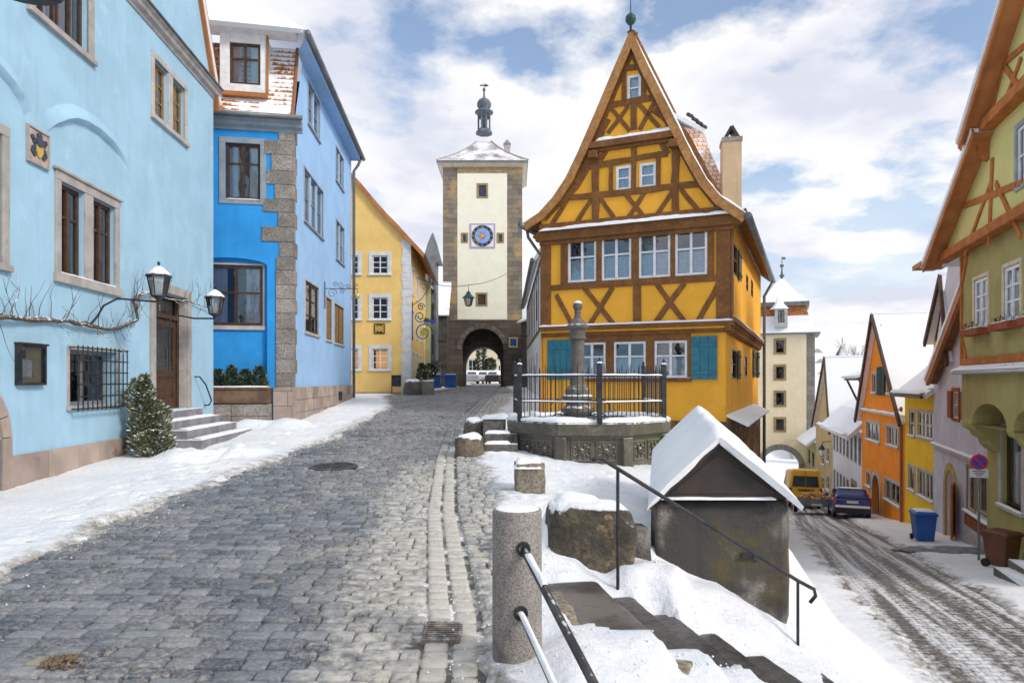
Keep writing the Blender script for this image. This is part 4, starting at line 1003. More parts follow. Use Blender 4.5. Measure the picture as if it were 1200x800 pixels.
m = MB(); p = P(LBs,0); m.face([V(p.x,p.y,-2),V(p.x-8,p.y,-2),V(p.x-8,p.y,zE),V(p.x,p.y,zE)]); m.build('end_wall','blueBs',hB,fixn=False)
# planter trough with dark shrubs
pa = frBf.uz(249,450)[0]; pb = LBf-.58
pt_ = thing('stone_planter', frBf.pt((pa+pb)/2,-1.3,.3), 'long stone and timber planter trough holding dark shrubs below the big niche window', 'planter')
m = MB(); courses(m,frBf,pa-1,pb,-2.0,-.62,.34,.42,.7,1.2); m.build('stone_base','quoin',pt_,bevel=.012)
m = MB(); m.fbox(frBf,pa-1,pb-.02,-.62,-.24,.0,.46); m.fbox(frBf,pa-1,pb,-.24,-.17,.0,.50); m.build('timber_box','wood',pt_,bevel=.012)
for k in range(4):
    p = frBf.pt(pa+.20+k*.36,-.2,.22); foliage('shrub_foliage',(p.x,p.y,-.22),.26,.24,.52+.1*(k%2),900,'leafdark',.09,pt_,seed=20+k,shape='cone')
snowstrip([frBf.pt(pa,-.17,.44),frBf.pt(pb,-.17,.44)],.05,.03,pt_,seg=12)
# hanging iron guild sign
def scroll(c, ax, ay, r, turns, n=22, sgn=1):
    return [c+(ax*math.cos(sgn*k/n*turns*6.283)+ay*math.sin(sgn*k/n*turns*6.283))*r*(1-k/n*.8) for k in range(n+1)]
zz_ = V(0,0,1)
b0 = frBs.uz(379,340)[0]; zt_ = frBs.uz(379,333)[1]; o0 = frBs.pt(b0,0,.05); N_ = frBs.n
sg = thing('wrought_iron_sign', (o0.x,o0.y,zt_-.5), 'curly wrought iron sign bracket with small gold pendant on the pale blue wall', 'hanging sign')
m = MB(); B = lambda w, z: o0+N_*w+V(0,0,z)
m.tube([B(0,zt_+.1),B(0,zt_-.85)],.018,6); m.tube([B(0,zt_-.15),B(1.15,zt_-.15)],.014,6)
for w,z,r,sgn in ((.25,-.32,.17,1),(.55,-.02,.12,-1),(.35,.0,.09,1),(.8,-.05,.09,-1),(.6,-.25,.1,1),(1.05,-.05,.09,1)): m.tube(scroll(B(w,zt_+z),N_,zz_,r,1.4,sgn=sgn),.009,5)
m.build('scroll_bracket','iron',sg)
m = MB(); m.lathe(B(1.12,zt_-.52),[(.01,0),(.06,.05),(.08,.14),(.05,.19),(.02,.22)],10); m.build('pendant','gold',sg,smooth=True)
m = MB(); m.tube([B(1.12,zt_-.15),B(1.12,zt_-.3)],.01,5); m.build('chain','iron',sg)
# ------------------------------------------------------------------ YELLOW GABLED HOUSE beyond the deep blue one
CC = P3(481,460,38); CC.z = 0
frC = Fr((CC.x-11,38.0),(CC.x,38.0),(0,-1)); dC = V(-.05,1,0).normalized(); frCs = Fr((CC.x,38.0),(CC.x+dC.x*11,38+dC.y*11),(1,0))
hC = facade_thing('pale_yellow_house', frC, 'pale yellow gabled house with white quoins and small paned windows, left of the clock tower', 'house', u=9)
MT['yelC'] = plaster('pale_yellow_plaster', (.82,.56,.20), .2); MT['whiteq'] = surf('white_quoin', (.66,.68,.70), (.55,.57,.60), scale=3, bump=.3)
P0 = frC.uz; LC = frC.L; ze = P0(482,283)[1]
def q_(x,y): return P0(x,y)
ol = [(0,-2),(LC,-2),(LC,ze)]+[q_(466,266),q_(455,255),q_(440,238),q_(425,220),q_(411,204)]
ol += [(LC-5.5, ol[-1][1]+3.4),(0,ol[-1][1]-3)]
W = Wall(frC,ol,'yelC',hC,reveal=.16)
wr = []
for x0,x1 in ((403.5,420),(436.3,454.6)):
    for y0,y1 in ((299.5,321),(348.5,374),(408.5,433)): r = wpx(frC,x0,y0,x1,y1); wr.append((r,y0)); W.hole(*r)
W.build()
for r,y0 in wr:
    window(hC,frC,r,w=-.10,cols=2,rows=3 if y0 > 400 else 3,mat='wwhite',fw=.06,bar=.04,sur='whiteq',surw=.20,surp=.03,pane='warmpane' if y0>400 and 0 else 'glassdark',sill='whiteq',curtain=None)
MT['warmlit'] = plain('lit_room', (.85,.40,.10), .8, emit=.55)
m = MB(); r = wr[5][0]; m.fbox(frC,r[0]+.1,r[1]-.1,r[2]+.1,r[3]-.1,-.5,-.48); m.build('lit_room','warmlit',hC)
r = wr[2][0]; m = MB(); m.fbox(frC,r[0]+.1,r[1]-.1,r[2]+.1,r[3]-.1,-.5,-.48); m.build('lit_room','warmlit',hC)
m = MB(); z = -1.2; k = 0
while z < ze-.1:
    m.fbox(frC,LC-(.50 if k%2 else .44),LC+.03,z,z+.44,-.02,.03); m.fbox(frCs,-.028,.5,z,z+.44,-.02,.028); z += .45; k += 1
m.build('quoins','whiteq',hC)
m = MB(); m.fbox(frC,0,LC-.5,-1.3,-.62,-.02,.04); m.build('plinth','stonewarm',hC)
W = Wall(frCs,[(0,-2),(frCs.L,-2),(frCs.L,ze),(0,ze)],'yelC',hC,reveal=.12)
sw = []
for k in range(4):
    for z0,z1 in ((-.1,1.6),(2.6,4.0),(5.0,6.4)): r = (1.1+k*2.5,2.0+k*2.5,z0,z1); sw.append(r); W.hole(*r)
W.build()
for r in sw: window(hC,frCs,r,w=-.08,cols=2,rows=2,mat='wwhite',sur='whiteq',surw=.14,surp=.03,pane='glassdark')
# verge, roof slope towards the street, snow on it
vpts = [(497,297),(482,281),(466,263.5),(455,252.5),(440,235.5),(425,217.5),(410,201),(396,184)]
VV = []
for i,(x,y) in enumerate(vpts): u,z = frC.uz(x,y); VV.append((u,z))
m = MB(); A_ = [frC.pt(u,z,.22) for u,z in VV]+[frC.pt(u-.05,z-.30,.22) for u,z in VV[::-1]]; B_ = [p-frC.n*.06 for p in A_]
for i in range(len(VV)-1):
    (u0,z0),(u1,z1) = VV[i],VV[i+1]; P = frC.pt
    m.hexa([P(u0,z0-.28,.16),P(u1,z1-.28,.16),P(u1,z1-.28,.23),P(u0,z0-.28,.23)],[P(u0,z0,.16),P(u1,z1,.16),P(u1,z1,.23),P(u0,z0,.23)])
m.build('verge_board','orangewood',hC)
m = MB(); m.slab([[frC.pt(u,z+.02,.22),frC.pt(u,z+.02,-.1)+dC*frCs.L] for u,z in VV],.14,mi_under=1); m.build('roof',['tilehalf','orangewood'],hC)
m = MB(); a = frC.pt(VV[-1][0],VV[-1][1],.2); a2 = frC.pt(VV[-1][0]-4.5,VV[-1][1]-5.5,.2); m.slab([[a2,a2+dC*11],[a,a+dC*11]],.14); m.build('far_roof','tilered',hC)
m = MB(); e = frC.pt(*VV[0],.2); m.tube([e+V(.08,0,-.08),e+V(.08,0,-.12)+dC*11.2],.07,8); m.build('gutter','zinc',hC)
a = frC.uz(438.5,379); b = frC.uz(451,391); m = MB(); m.fbox(frC,a[0],b[0],b[1],a[1],0,.05); m.build('wall_plaque','wbrown',hC)
m = MB(); m.disc(frC.pt((a[0]+b[0])/2,(a[1]+b[1])/2,.05),frC.d,(0,0,1),.18,.03,16); m.fbox(frC,a[0]+.06,a[0]+.14,b[1]+.06,a[1]-.06,.05,.07); m.fbox(frC,b[0]-.14,b[0]-.06,b[1]+.06,a[1]-.06,.05,.07); m.build('plaque_emblem','gold',hC)
# litter bin on post
p = P3(465,462,37.3); g = Gz(p.x,p.y); t = thing('litter_bin',(p.x,p.y,g),'dark litter bin on a post in front of the pale yellow house','litter bin')
m = MB(); m.box(p.x-.22,p.x+.22,p.y-.15,p.y+.15,g+.45,g+1.02); m.build('bin','iron',t,bevel=.03); m = MB(); m.box(p.x-.25,p.x+.25,p.y-.18,p.y+.18,g+1.02,g+1.07); m.build('lid','iron',t)
m = MB(); m.tube([(p.x-.27,p.y,g),(p.x-.27,p.y,g+1.1)],.03,6); m.build('post','iron',t)
# rusticated stone and trough at corner, potted bushes
def boulder(name, c, r, label, mat='boulder', seed=0, sq=(1,1,1), sub=3, flat=.6, cat='boulder'):
    bm = bmesh.new(); bmesh.ops.create_icosphere(bm, subdivisions=sub, radius=1); m = MB(); idx = {}
    for v in bm.verts:
        p = v.co.copy(); q = V(*[math.copysign(abs(c_)**flat, c_) for c_ in p]); n = 1+.16*mnoise.noise(q*1.2+V(seed,0,0))+.07*mnoise.noise(q*3.1+V(0,seed,0))+.03*mnoise.noise(q*8)
        idx[v.index] = m.vert((c[0]+q.x*r*sq[0]*n, c[1]+q.y*r*sq[1]*n, c[2]+q.z*r*sq[2]*n))
    for f in bm.faces: m.f.append([idx[v.index] for v in f.verts]); m.m.append(0)
    bm.free(); return lab(m.build(name, mat, None, smooth=True), label, cat)
MT['boulder'] = surf('boulder_stone', (.21,.17,.13), (.11,.09,.07), scale=2.2, bump=1.0, bscale=26, bdist=.03, snow=.60, patch=((.06,.055,.045), 2.5, .5, .62), grain=(18,(.30,.24,.17),.5))
MT['boulderdark'] = surf('dark_boulder_stone', (.13,.12,.11), (.07,.065,.06), scale=2.2, bump=1.0, bscale=26, bdist=.03, snow=.60, grain=(18,(.22,.20,.17),.5))
p = P3(484,463,36.5); boulder('corner_stone',(p.x,p.y,Gz(p.x,p.y)+.35),.62,'rounded snow topped corner stone beside the pale yellow house','boulderdark',5,(.75,.6,.8),cat='corner stone')
p = P3(492,463,36.8); g = Gz(p.x,p.y); t = thing('stone_trough',(p.x,p.y,g),'grey stone trough with a small bush by the corner of the pale yellow house','planter')
m = MB(); m.box(p.x-.05,p.x+.75,p.y-.3,p.y+.3,g-.1,g+.75); m.build('trough','quoin',t,bevel=.04); foliage('bush_foliage',(p.x+.1,p.y,g+.7),.3,.3,1.0,500,'leafdark',.14,t,seed=41)
snowstrip([(p.x-.05,p.y,g+.75),(p.x+.75,p.y,g+.75)],.25,.06,t)
p = P3(503,457,43); g = Gz(p.x,p.y); t = thing('potted_bush',(p.x,p.y,g),'dark round bush in a pale pot between yellow house and blue bins','potted plant')
m = MB(); m.lathe((p.x,p.y,g),[(.33,0),(.42,.75),(.46,.78),(.46,.85)],4,rot=R(45)); m.build('pot','stonepale',t); foliage('foliage',(p.x,p.y,g+.8),.5,.5,.95,600,'leafdark',.15,t,shape='ball',seed=42)
# wrought iron sign of the yellow house
o0 = frCs.pt(.6,0,.05); N_ = V(1,-.2,0).normalized(); zt_ = frC.uz(484,352)[1]; B = lambda w, z: o0+N_*w+V(0,0,z)
sg = thing('scrolled_iron_sign',(o0.x,o0.y,zt_-1.5),'large scrolled iron sign with gilded spiral on the side of the pale yellow house','hanging sign')
m = MB(); m.tube([B(0,zt_),B(0,zt_-2.2)],.03,6)
for w,z,r,sgn in ((.65,-1.75,.55,1),(.45,-.85,.35,-1),(.5,-.3,.22,1),(.9,-1.15,.22,-1)): m.tube(scroll(B(w,zt_+z),N_,zz_,r,1.6,30,sgn=sgn),.028,5)
m.tube([B(0,zt_-.2),B(.5,zt_+.1),B(1.1,zt_+.9),B(1.0,zt_+1.6)],.022,5); m.build('scroll_bracket','iron',sg)
m = MB(); m.disc(B(.65,zt_-1.75),N_,zz_,.20,.05,16); m.build('gilded_rosette','gold',sg)
# ------------------------------------------------------------------ narrow green house with oriel + dark timber house by the tower
def simple_house(name, a, b, out, z0, ze, mat, label, wins=(), roofmat='tilered', ridge=None, depth=6, eave=.35, wmat='wwhite', wkw={}, cat='house', build_roof=True):
    fr = Fr(a, b, out); t = facade_thing(name, fr, label, cat, u=fr.L/2)
    W = Wall(fr,[(0,z0),(fr.L,z0),(fr.L,ze),(0,ze)],mat,t,reveal=.14)
    for r in wins: W.hole(*r)
    W.build()
    for r in wins: window(t,fr,r,w=-.08,mat=wmat,**wkw)
    m = MB(); P = fr.pt
    m.face([P(0,z0,0),P(0,ze,0),P(0,ze,-depth),P(0,z0,-depth)]); m.build('side_wall',mat,t,fixn=False)
    m = MB(); m.face([P(fr.L,z0,0),P(fr.L,ze,0),P(fr.L,ze,-depth),P(fr.L,z0,-depth)]); m.build('side_wall',mat,t,fixn=False)
    if build_roof and ridge is not None:
        m = MB(); m.slab([[P(-.2,ze-.1,eave),P(fr.L+.2,ze-.1,eave)],[P(-.2,ridge,-depth/2),P(fr.L+.2,ridge,-depth/2)]],.14); m.build('roof',roofmat,t)
        m = MB(); m.slab([[P(-.2,ze-.1,-depth-eave),P(fr.L+.2,ze-.1,-depth-eave)],[P(-.2,ridge,-depth/2),P(fr.L+.2,ridge,-depth/2)]],.14); m.build('back_roof',roofmat,t)
        m = MB()
        m.face([P(0,ze,0),P(0,ridge,-depth/2),P(0,ze,-depth)]); m.build('gable_wall',mat,t,fixn=False); m = MB(); u = fr.L
        m.face([P(u,ze,0),P(u,ridge,-depth/2),P(u,ze,-depth)]); m.build('gable_wall',mat,t,fixn=False)
    return t, fr
MT['greenD'] = plaster('lime_plaster', (.45,.48,.25), .4); MT['darkwood'] = surf('black_timber', (.045,.04,.038), (.08,.07,.065), scale=3, bump=.5, rough=.8)
xg0 = P3(498.5,0,49.4).x; xg1 = P3(505,0,53.5).x
tD, frD2 = simple_house('narrow_green_house',(xg0+.1,49.3),(xg1+.15,53.6),(1,0),-2,7.0,'greenD','narrow green house with a glazed oriel squeezed behind the pale yellow house',wins=[(1,2,1.5,3),(1,2,4.3,5.8),(2.6,3.5,1.5,3),(2.6,3.5,-.4,1)],ridge=9.8,depth=5)
frG0 = Fr((xg0-1.5,49.3),(xg0+.35,49.3),(0,-1)); m = MB(); m.fbox(frG0,0,1.85,-2,7.0,-.3,0); m.build('front_wall','greenD',tD)
ob = thing('oriel_bay', (xg1-.2,51.6,.6),'x','bay') if False else None
m = MB(); x0 = P3(500,0,51).x; x1 = P3(511,0,51).x
m.box(x0-.2,x1,51,52.6,1.5,8.8); orl = m.build('oriel','zinc',tD)
m = MB(); 
for z in (2.0,4.3,6.5):
    for k in range(2): a_ = x0+.15+k*(x1-x0-.2)/2; m.box(a_,a_+(x1-x0-.2)/2-.1,50.96,50.99,z,z+1.5)
m.build('oriel_panes','glassdark',orl)
m = MB(); m.lathe(((x0+x1)/2,51.8,8.8),[(1.05,0),(.7,.9),(.45,1.6),(.05,2.4)],4,rot=R(45)); m.build('oriel_roof','zinc',orl)
m = MB(); m.lathe(((x0+x1)/2,51.8,.9),[(.15,-.3),(.5,.3),(.95,.62)],4,rot=R(45)); m.build('oriel_corbel','zinc',orl)
xa = P3(511.5,0,57.5).x; xb = P3(519.5,0,57.5).x
tK, frK = simple_house('dark_timber_house',(xa-.2,57.5),(xb+.3,57.5),(0,-1),-2,5.6,'darkwood','dark timber lean-to house wedged between narrow green house and clock tower',wins=[(.25,.6,-.2,1.6)],ridge=8.6,depth=4,wmat='wgrey')
m = MB(); 
for z in (1.2,3.3,5.4): m.fbox(frK,0,frK.L,z,z+.16,0,.05)
m.build('timber_rails','wbrown',tK)
# blue shop sign arm (plain)
p = P3(497,376,45); t = thing('blue_sign_board',tuple(p),'narrow blue sign board projecting from the corner of the pale yellow house','sign')
MT['signblue'] = plain('sign_blue', (.02,.07,.50), .5); MT['signyel'] = plain('sign_yellow', (.75,.65,.10), .5)
m = MB(); q = P3(511,376,45); m.box(p.x,q.x,p.y,p.y+.06,p.z-.08,p.z+.10); m.build('board','signblue',t); m = MB(); m.tube([(p.x-.2,p.y,p.z+.16),(q.x,p.y,p.z+.16)],.02,5); m.build('arm','iron',t)
# blue bins left of the arch
MT['binblue'] = surf('blue_plastic', (.03,.12,.42), (.025,.10,.36), scale=3, bump=.1, rough=.45); MT['binbrown'] = surf('brown_plastic', (.13,.05,.022), (.10,.04,.018), scale=3, bump=.1, rough=.5); MT['rubber'] = plain('rubber', (.012,.012,.013), .8)
def wheelie(c, w, d, h, rot, mat, label, snow=True, group=None):
    g = c[2]; ax = V(math.cos(rot),math.sin(rot),0); ay = V(-math.sin(rot),math.cos(rot),0); c = V(*c)
    t = thing('wheelie_bin',tuple(c),label,'wheelie bin',group)
    def ringp(hx,hy,z,off=0): return [c+ax*a*hx+ay*(b*hy+off)+V(0,0,z) for a,b in ((-1,-1),(1,-1),(1,1),(-1,1))]
    m = MB(); m.hexa(ringp(w*.38,d*.36,.06),ringp(w*.48,d*.48,h*.88)); bd = m.build('body',mat,t,bevel=.025)
    m = MB(); m.hexa(ringp(w*.52,d*.52,h*.86),ringp(w*.52,d*.52,h*.91)); m.build('rim',mat,t,bevel=.01)
    m = MB(); m.hexa(ringp(w*.53,d*.55,h*.915,-.02),ringp(w*.42,d*.42,h*.985)); m.build('lid',mat,t,bevel=.02)
    m = MB(); m.tube([c-ax*w*.4+ay*d*.60+V(0,0,h*.90),c+ax*w*.4+ay*d*.60+V(0,0,h*.90)],.018,6); m.build('handle',mat,t)
    for s_ in (-1,1):
        m = MB(); p = c+ax*s_*w*.42+ay*d*.36+V(0,0,.10); m.tube([p-ax*.03,p+ax*.03],.10,16); m.build('wheel','rubber',t)
    if snow:
        m = MB(); m.hexa(ringp(w*.44,d*.44,h*.975),ringp(w*.38,d*.38,h*1.0+.015)); m.build('snow_cap','snow',t,bevel=.03)
    return t
for k,(px,y,w,lb) in enumerate(((512.3,53,.62,'narrower blue wheelie bin, leftmost beside the clock tower arch'),(528,53.5,1.0,'wide blue bin, rightmost of those by the clock tower arch'),)):
    p = P3(px,456,y); wheelie((p.x,p.y,Gz(p.x,p.y)+.02),w,.6,1.12,0,'binblue',lb,group='blue bins beside the clock tower')
# ------------------------------------------------------------------ CLOCK TOWER
YT = 60.0; xl = P3(519,0,YT).x; xr = P3(612,0,YT).x; frT = Fr((xl,YT),(xr,YT),(0,-1)); LT = frT.L; DT = 6.5
tw = facade_thing('clock_tower', frT, 'tall gate tower with painted clock, white plaster panel, round archway and lantern spire', 'tower', u=LT/2)
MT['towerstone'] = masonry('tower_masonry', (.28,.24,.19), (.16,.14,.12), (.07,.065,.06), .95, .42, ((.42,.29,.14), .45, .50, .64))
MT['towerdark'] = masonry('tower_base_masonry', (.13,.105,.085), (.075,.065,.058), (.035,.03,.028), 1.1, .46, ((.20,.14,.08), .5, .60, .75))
MT['towerplaster'] = plaster('tower_plaster', (.80,.78,.66), .10, .95)
zwT = P0
def zt(y): return (HY-y)/F*YT
def ut(x): return (x-HX)/F*YT-xl
zpan = zt(374); ztop = zt(196)
c = (ut(540.5)+ut(590))/2; ra = (ut(590)-ut(540.5))/2; zsp = zt(385)-ra
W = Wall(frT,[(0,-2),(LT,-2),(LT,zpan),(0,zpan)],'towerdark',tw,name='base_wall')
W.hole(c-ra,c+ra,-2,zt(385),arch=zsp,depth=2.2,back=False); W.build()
W = Wall(frT,[(0,zpan),(ut(536),zpan),(ut(536),ztop),(0,ztop)],'towerstone',tw,name='left_pier'); W.build()
W = Wall(frT,[(ut(594.3),zpan),(LT,zpan),(LT,ztop),(ut(594.3),ztop)],'towerstone',tw,name='right_pier'); W.build()
frTp = frT.shift(.03); W = Wall(frTp,[(ut(536),zpan),(ut(594.3),zpan),(ut(594.3),zt(203)),(ut(536),zt(203))],'towerplaster',tw,name='plaster_panel',reveal=.25)
tws = [wpx(frTp,561,217,569.7,230.5),wpx(frTp,542.5,275,546.2,283),wpx(frTp,584.5,275,588.3,283),wpx(frTp,560,345,569,357)]
for r in tws: W.hole(*r)
W.build()
MT['stoneochre'] = surf('ochre_surround', (.33,.24,.13), (.24,.18,.10), scale=3, bump=.4)
for k,r in enumerate(tws): window(tw,frTp,r,w=-.15,cols=2 if k in (0,) else 1,rows=1 if k else 2,mat='wbrown',fw=.05,bar=.04,pane='glassdark',sur='stoneochre',surw=.17,surp=.04)
r = tws[3]; m = MB(); m.fbox(frTp,r[0]+.05,r[1]-.05,r[2]+.05,r[3]-.05,-.10,-.07); m.build('shutter','wbrown',tw)
m = MB(); m.fbox(frT,ut(536),ut(594.3),zt(203)+.003,ztop,-.02,.06); m.build('lintel_beam','stoneochre',tw)
# back wall with lower pointed arch, side walls, vault
frTb = Fr((xl,YT+DT),(xr,YT+DT),(0,-1)); c2 = c+(.0); 
def ub(x): return (x-HX)/F*(YT+2.25)-xl
W = Wall(Fr((xl,YT+2.25),(xr,YT+2.25),(0,-1)),[(0,-2),(LT,-2),(LT,6.5),(0,6.5)],'towerdark',tw,name='inner_arch_wall')
W.hole(ub(543),ub(586.5),-2,(HY-405)/F*(YT+2.25),arch=(HY-405)/F*(YT+2.25)-1.9,depth=4.2,back=False); W.build()
m = MB()
for x in (xl+.001,xr-.001): m.face([V(x,YT,-2),V(x,YT+DT,-2),V(x,YT+DT,ztop),V(x,YT,ztop)],0,[(0,-2),(DT,-2),(DT,ztop),(0,ztop)])
m.face([V(xl,YT+DT,6.5),V(xr,YT+DT,6.5),V(xr,YT+DT,ztop),V(xl,YT+DT,ztop)],0,[(0,6.5),(LT,6.5),(LT,ztop),(0,ztop)])
m.build('side_and_back_walls','towerstone',tw,fixn=False)
m = MB()
for k in range(13):
    t0 = math.pi*k/13+.01; t1 = math.pi*(k+1)/13-.01
    m.fprism(frT,[(c+math.cos(t)*q,zsp+math.sin(t)*q) for q,t in ((ra+.002,t0),(ra+.42,t0),(ra+.42,t1),(ra+.002,t1))],-.05,.05)
MT['darkquoin'] = surf('dark_arch_stone', (.16,.13,.105), (.10,.085,.07), scale=2, island=.2, bump=.8, bscale=30, bdist=.02); m.build('arch_voussoirs','darkquoin',tw,bevel=.02)
m = MB(); m.fbox(frT,-.05,LT+.05,zpan-.10,zpan,-.1,.05); m.build('string_course','quoin',tw)
# eaves cornice
cxT = P3(565.5,0,YT).x; hw = LT/2; cyT = YT+DT/2
m = MB(); 
prof = [(.0,zt(196)-.02),(.10,zt(196)),(.45,zt(192.5)),(.48,zt(190.5)),(.0,zt(190.5))]
def ring4(hx,hy,z): return [V(cxT+a*hx,cyT+b*hy,z) for a,b in ((-1,-1),(1,-1),(1,1),(-1,1))]
for (e0,z0),(e1,z1) in zip(prof,prof[1:3]): m.hexa(ring4(hw+e0,DT/2+e0,z0),ring4(hw+e1,DT/2+e1,z1))
m.build('eaves','wcream',tw)
m = MB(); m.hexa(ring4(hw+.50,DT/2+.50,zt(192.4)),ring4(hw+.52,DT/2+.52,zt(190))); m.build('gutter_edge','zinc',tw)
MT['tilegrey'] = rooftile('tower_roof_tiles', .80, (.27,.22,.22), feather=.3, tc2=(.20,.18,.20))
# swept pyramid roof
rp = [(1.0,190),(.88,186),(.72,180.5),(.56,174.3),(.42,168),(.31,162),(.22,157),(.17,153.5)]
for side_ in range(4):
    m = MB(); rows = []
    for f,y in rp:
        q = ring4((hw+.52)*f,(DT/2+.52)*f,zt(y)); rows.append([q[side_],q[side_].lerp(q[(side_+1)%4],.5),q[(side_+1)%4]])
    m.slab(rows,.08); m.build('roof','tilegrey',tw)
m = MB()
for sd_ in range(4): m.tube([ring4((hw+.53)*f,(DT/2+.53)*f,zt(y)+.03)[sd_] for f,y in rp],.07,5)
m.build('hip_tiles','stonegrey',tw)
# lantern cupola
cz = zt(154); cT = V(cxT,cyT,0); MT['lead'] = surf('weathered_lead', (.06,.085,.11), (.12,.15,.18), scale=3, rough=.5, bump=.2, snow=.35)
s1 = YT/F*1.05
def zz2(y): return (HY-y)/F*(YT+3)
m = MB(); m.lathe(cT,[(.80,zz2(156)),(.80,zz2(154)),(.62,zz2(153)),(.62,zz2(151.5)),(.66,zz2(151))],8,rot=R(22.5)); cu = m.build('cupola_base','lead',tw)
m = MB()
for k in range(8): a = R(22.5)+k*math.pi/4; p = cT+V(math.cos(a)*.56,math.sin(a)*.56,0); m.tube([(p.x,p.y,zz2(151)),(p.x,p.y,zz2(135))],.085,6)
m.build('cupola_posts','lead',tw)
m = MB(); m.lathe(cT,[(.14,zz2(148)),(.28,zz2(146)),(.3,zz2(143)),(.18,zz2(140)),(.05,zz2(139))],12); m.build('bell','lead',tw,smooth=True)
m = MB(); m.lathe(cT,[(.60,zz2(137)),(.62,zz2(133)),(.86,zz2(131.5)),(.84,zz2(130)),(.5,zz2(127.5)),(.52,zz2(126.5)),(.66,zz2(123)),(.66,zz2(120)),(.5,zz2(116.5)),(.2,zz2(114)),(.09,zz2(112)),(.07,zz2(106)),(.14,zz2(105)),(.14,zz2(103)),(.04,zz2(102)),(.03,zz2(96))],16); m.build('onion_dome','lead',tw,smooth=True)
m = MB(); m.box(cT.x-.4,cT.x+.3,cT.y-.03,cT.y+.03,zz2(99.5),zz2(98.3)); m.prism([V(cT.x+.1,cT.y-.02,zz2(101)),V(cT.x+.45,cT.y-.02,zz2(99)),V(cT.x+.1,cT.y-.02,zz2(97))],[V(cT.x+.1,cT.y+.02,zz2(101)),V(cT.x+.45,cT.y+.02,zz2(99)),V(cT.x+.1,cT.y+.02,zz2(97))]); m.build('weather_vane','iron',tw)
m = MB(); x0,x1 = P3(590.5,0,YT+4).x,P3(598,0,YT+4).x; zc0 = (HY-183)/F*64; m.box(x0,x1,YT+3.7,YT+4.3,zc0-.6,(HY-170)/F*64); chm = m.build('chimney','stonegrey',tw)
m = MB(); xm = (x0+x1)/2; m.prism([V(x0-.05,YT+3.6,(HY-170)/F*64),V(x1+.05,YT+3.6,(HY-170)/F*64),V(xm,YT+3.6,(HY-165)/F*64)],[V(x0-.05,YT+4.4,(HY-170)/F*64),V(x1+.05,YT+4.4,(HY-170)/F*64),V(xm,YT+4.4,(HY-165)/F*64)]); m.build('chimney_cap','wgrey',chm)
# clock
a = frTp.uz(550.5,262); b = frTp.uz(580.3,291); cu_,cz_ = (a[0]+b[0])/2,(a[1]+b[1])/2; hh = (a[1]-b[1])/2; hwc = (b[0]-a[0])/2
MT['clockwhite'] = plain('clock_face_white', (.70,.68,.76), .6); MT['clockblack'] = plain('clock_ring_black', (.015,.017,.03), .5); MT['clockblue'] = surf('clock_sky_blue', (.16,.33,.68), (.22,.42,.74), scale=1.5, bump=0); MT['clockred'] = plain('clock_sun_red', (.75,.13,.05), .5); MT['clockmauve'] = plain('clock_border', (.36,.33,.50), .6)
ck = m = MB(); m.fbox(frTp,cu_-hwc,cu_+hwc,cz_-hh,cz_+hh,0,.05); ck = m.build('clock','clockmauve',tw)
m = MB(); m.fbox(frTp,cu_-hwc*.87,cu_+hwc*.87,cz_-hh*.87,cz_+hh*.87,.05,.065); m.build('clock_board','clockwhite',ck)
CP = lambda r,t,w: frTp.pt(cu_+math.sin(t)*r,cz_+math.cos(t)*r,w)
RK = hwc*.84
def fdisc(m, r, w0, w1, n=48): m.prism([CP(r,2*math.pi*k/n,w0) for k in range(n)],[CP(r,2*math.pi*k/n,w1) for k in range(n)])
m = MB(); fdisc(m,RK,.065,.085); m.build('hour_ring','clockblack',ck); m = MB(); fdisc(m,RK*.72,.085,.10); m.build('sky_disc','clockblue',ck)
def text3(body, size, frame, u, z, w, mat, parent, name, rot=0, font_bold=False):
    cu = bpy.data.curves.new(name,'FONT'); cu.body = body; cu.size = size; cu.align_x = 'CENTER'; cu.align_y = 'CENTER'; cu.extrude = .006
    o = bpy.data.objects.new(name, cu); dg = bpy.context.evaluated_depsgraph_get(); COL.objects.link(o); dg.update()
    me = bpy.data.meshes.new_from_object(o.evaluated_get(dg)); bpy.data.objects.remove(o)
    mb = MB(); cr_, sr = math.cos(rot), math.sin(rot)
    for v in me.vertices: x, y = v.co.x*cr_-v.co.y*sr, v.co.x*sr+v.co.y*cr_; mb.vert(frame.pt(u+x, z+y, w+v.co.z))
    for f in me.polygons: mb.f.append(list(f.vertices)); mb.m.append(0)
    bpy.data.meshes.remove(me); return mb
num = MB()
for k,s_ in enumerate(('XII','I','II','III','IIII','V','VI','VII','VIII','IX','X','XI')):
    t0 = 2*math.pi*k/12; q = text3(s_,RK*.24,frTp,cu_+math.sin(t0)*RK*.86,cz_+math.cos(t0)*RK*.86,.09,'gold',ck,'numeral',rot=-t0)
    b0_ = len(num.v); num.v += q.v; num.f += [[i+b0_ for i in f] for f in q.f]; num.m += q.m
num.build('hour_numerals','gold',ck)
m = MB(); n = 16
m.prism([CP(RK*(.36 if k%2 else .16),math.pi*k/n,.10) for k in range(2*n)],[CP(RK*(.36 if k%2 else .16),math.pi*k/n,.125) for k in range(2*n)]); m.build('sun_emblem','clockred',ck)
m = MB(); fdisc(m,RK*.13,.125,.14,20); m.build('sun_face','gold',ck)
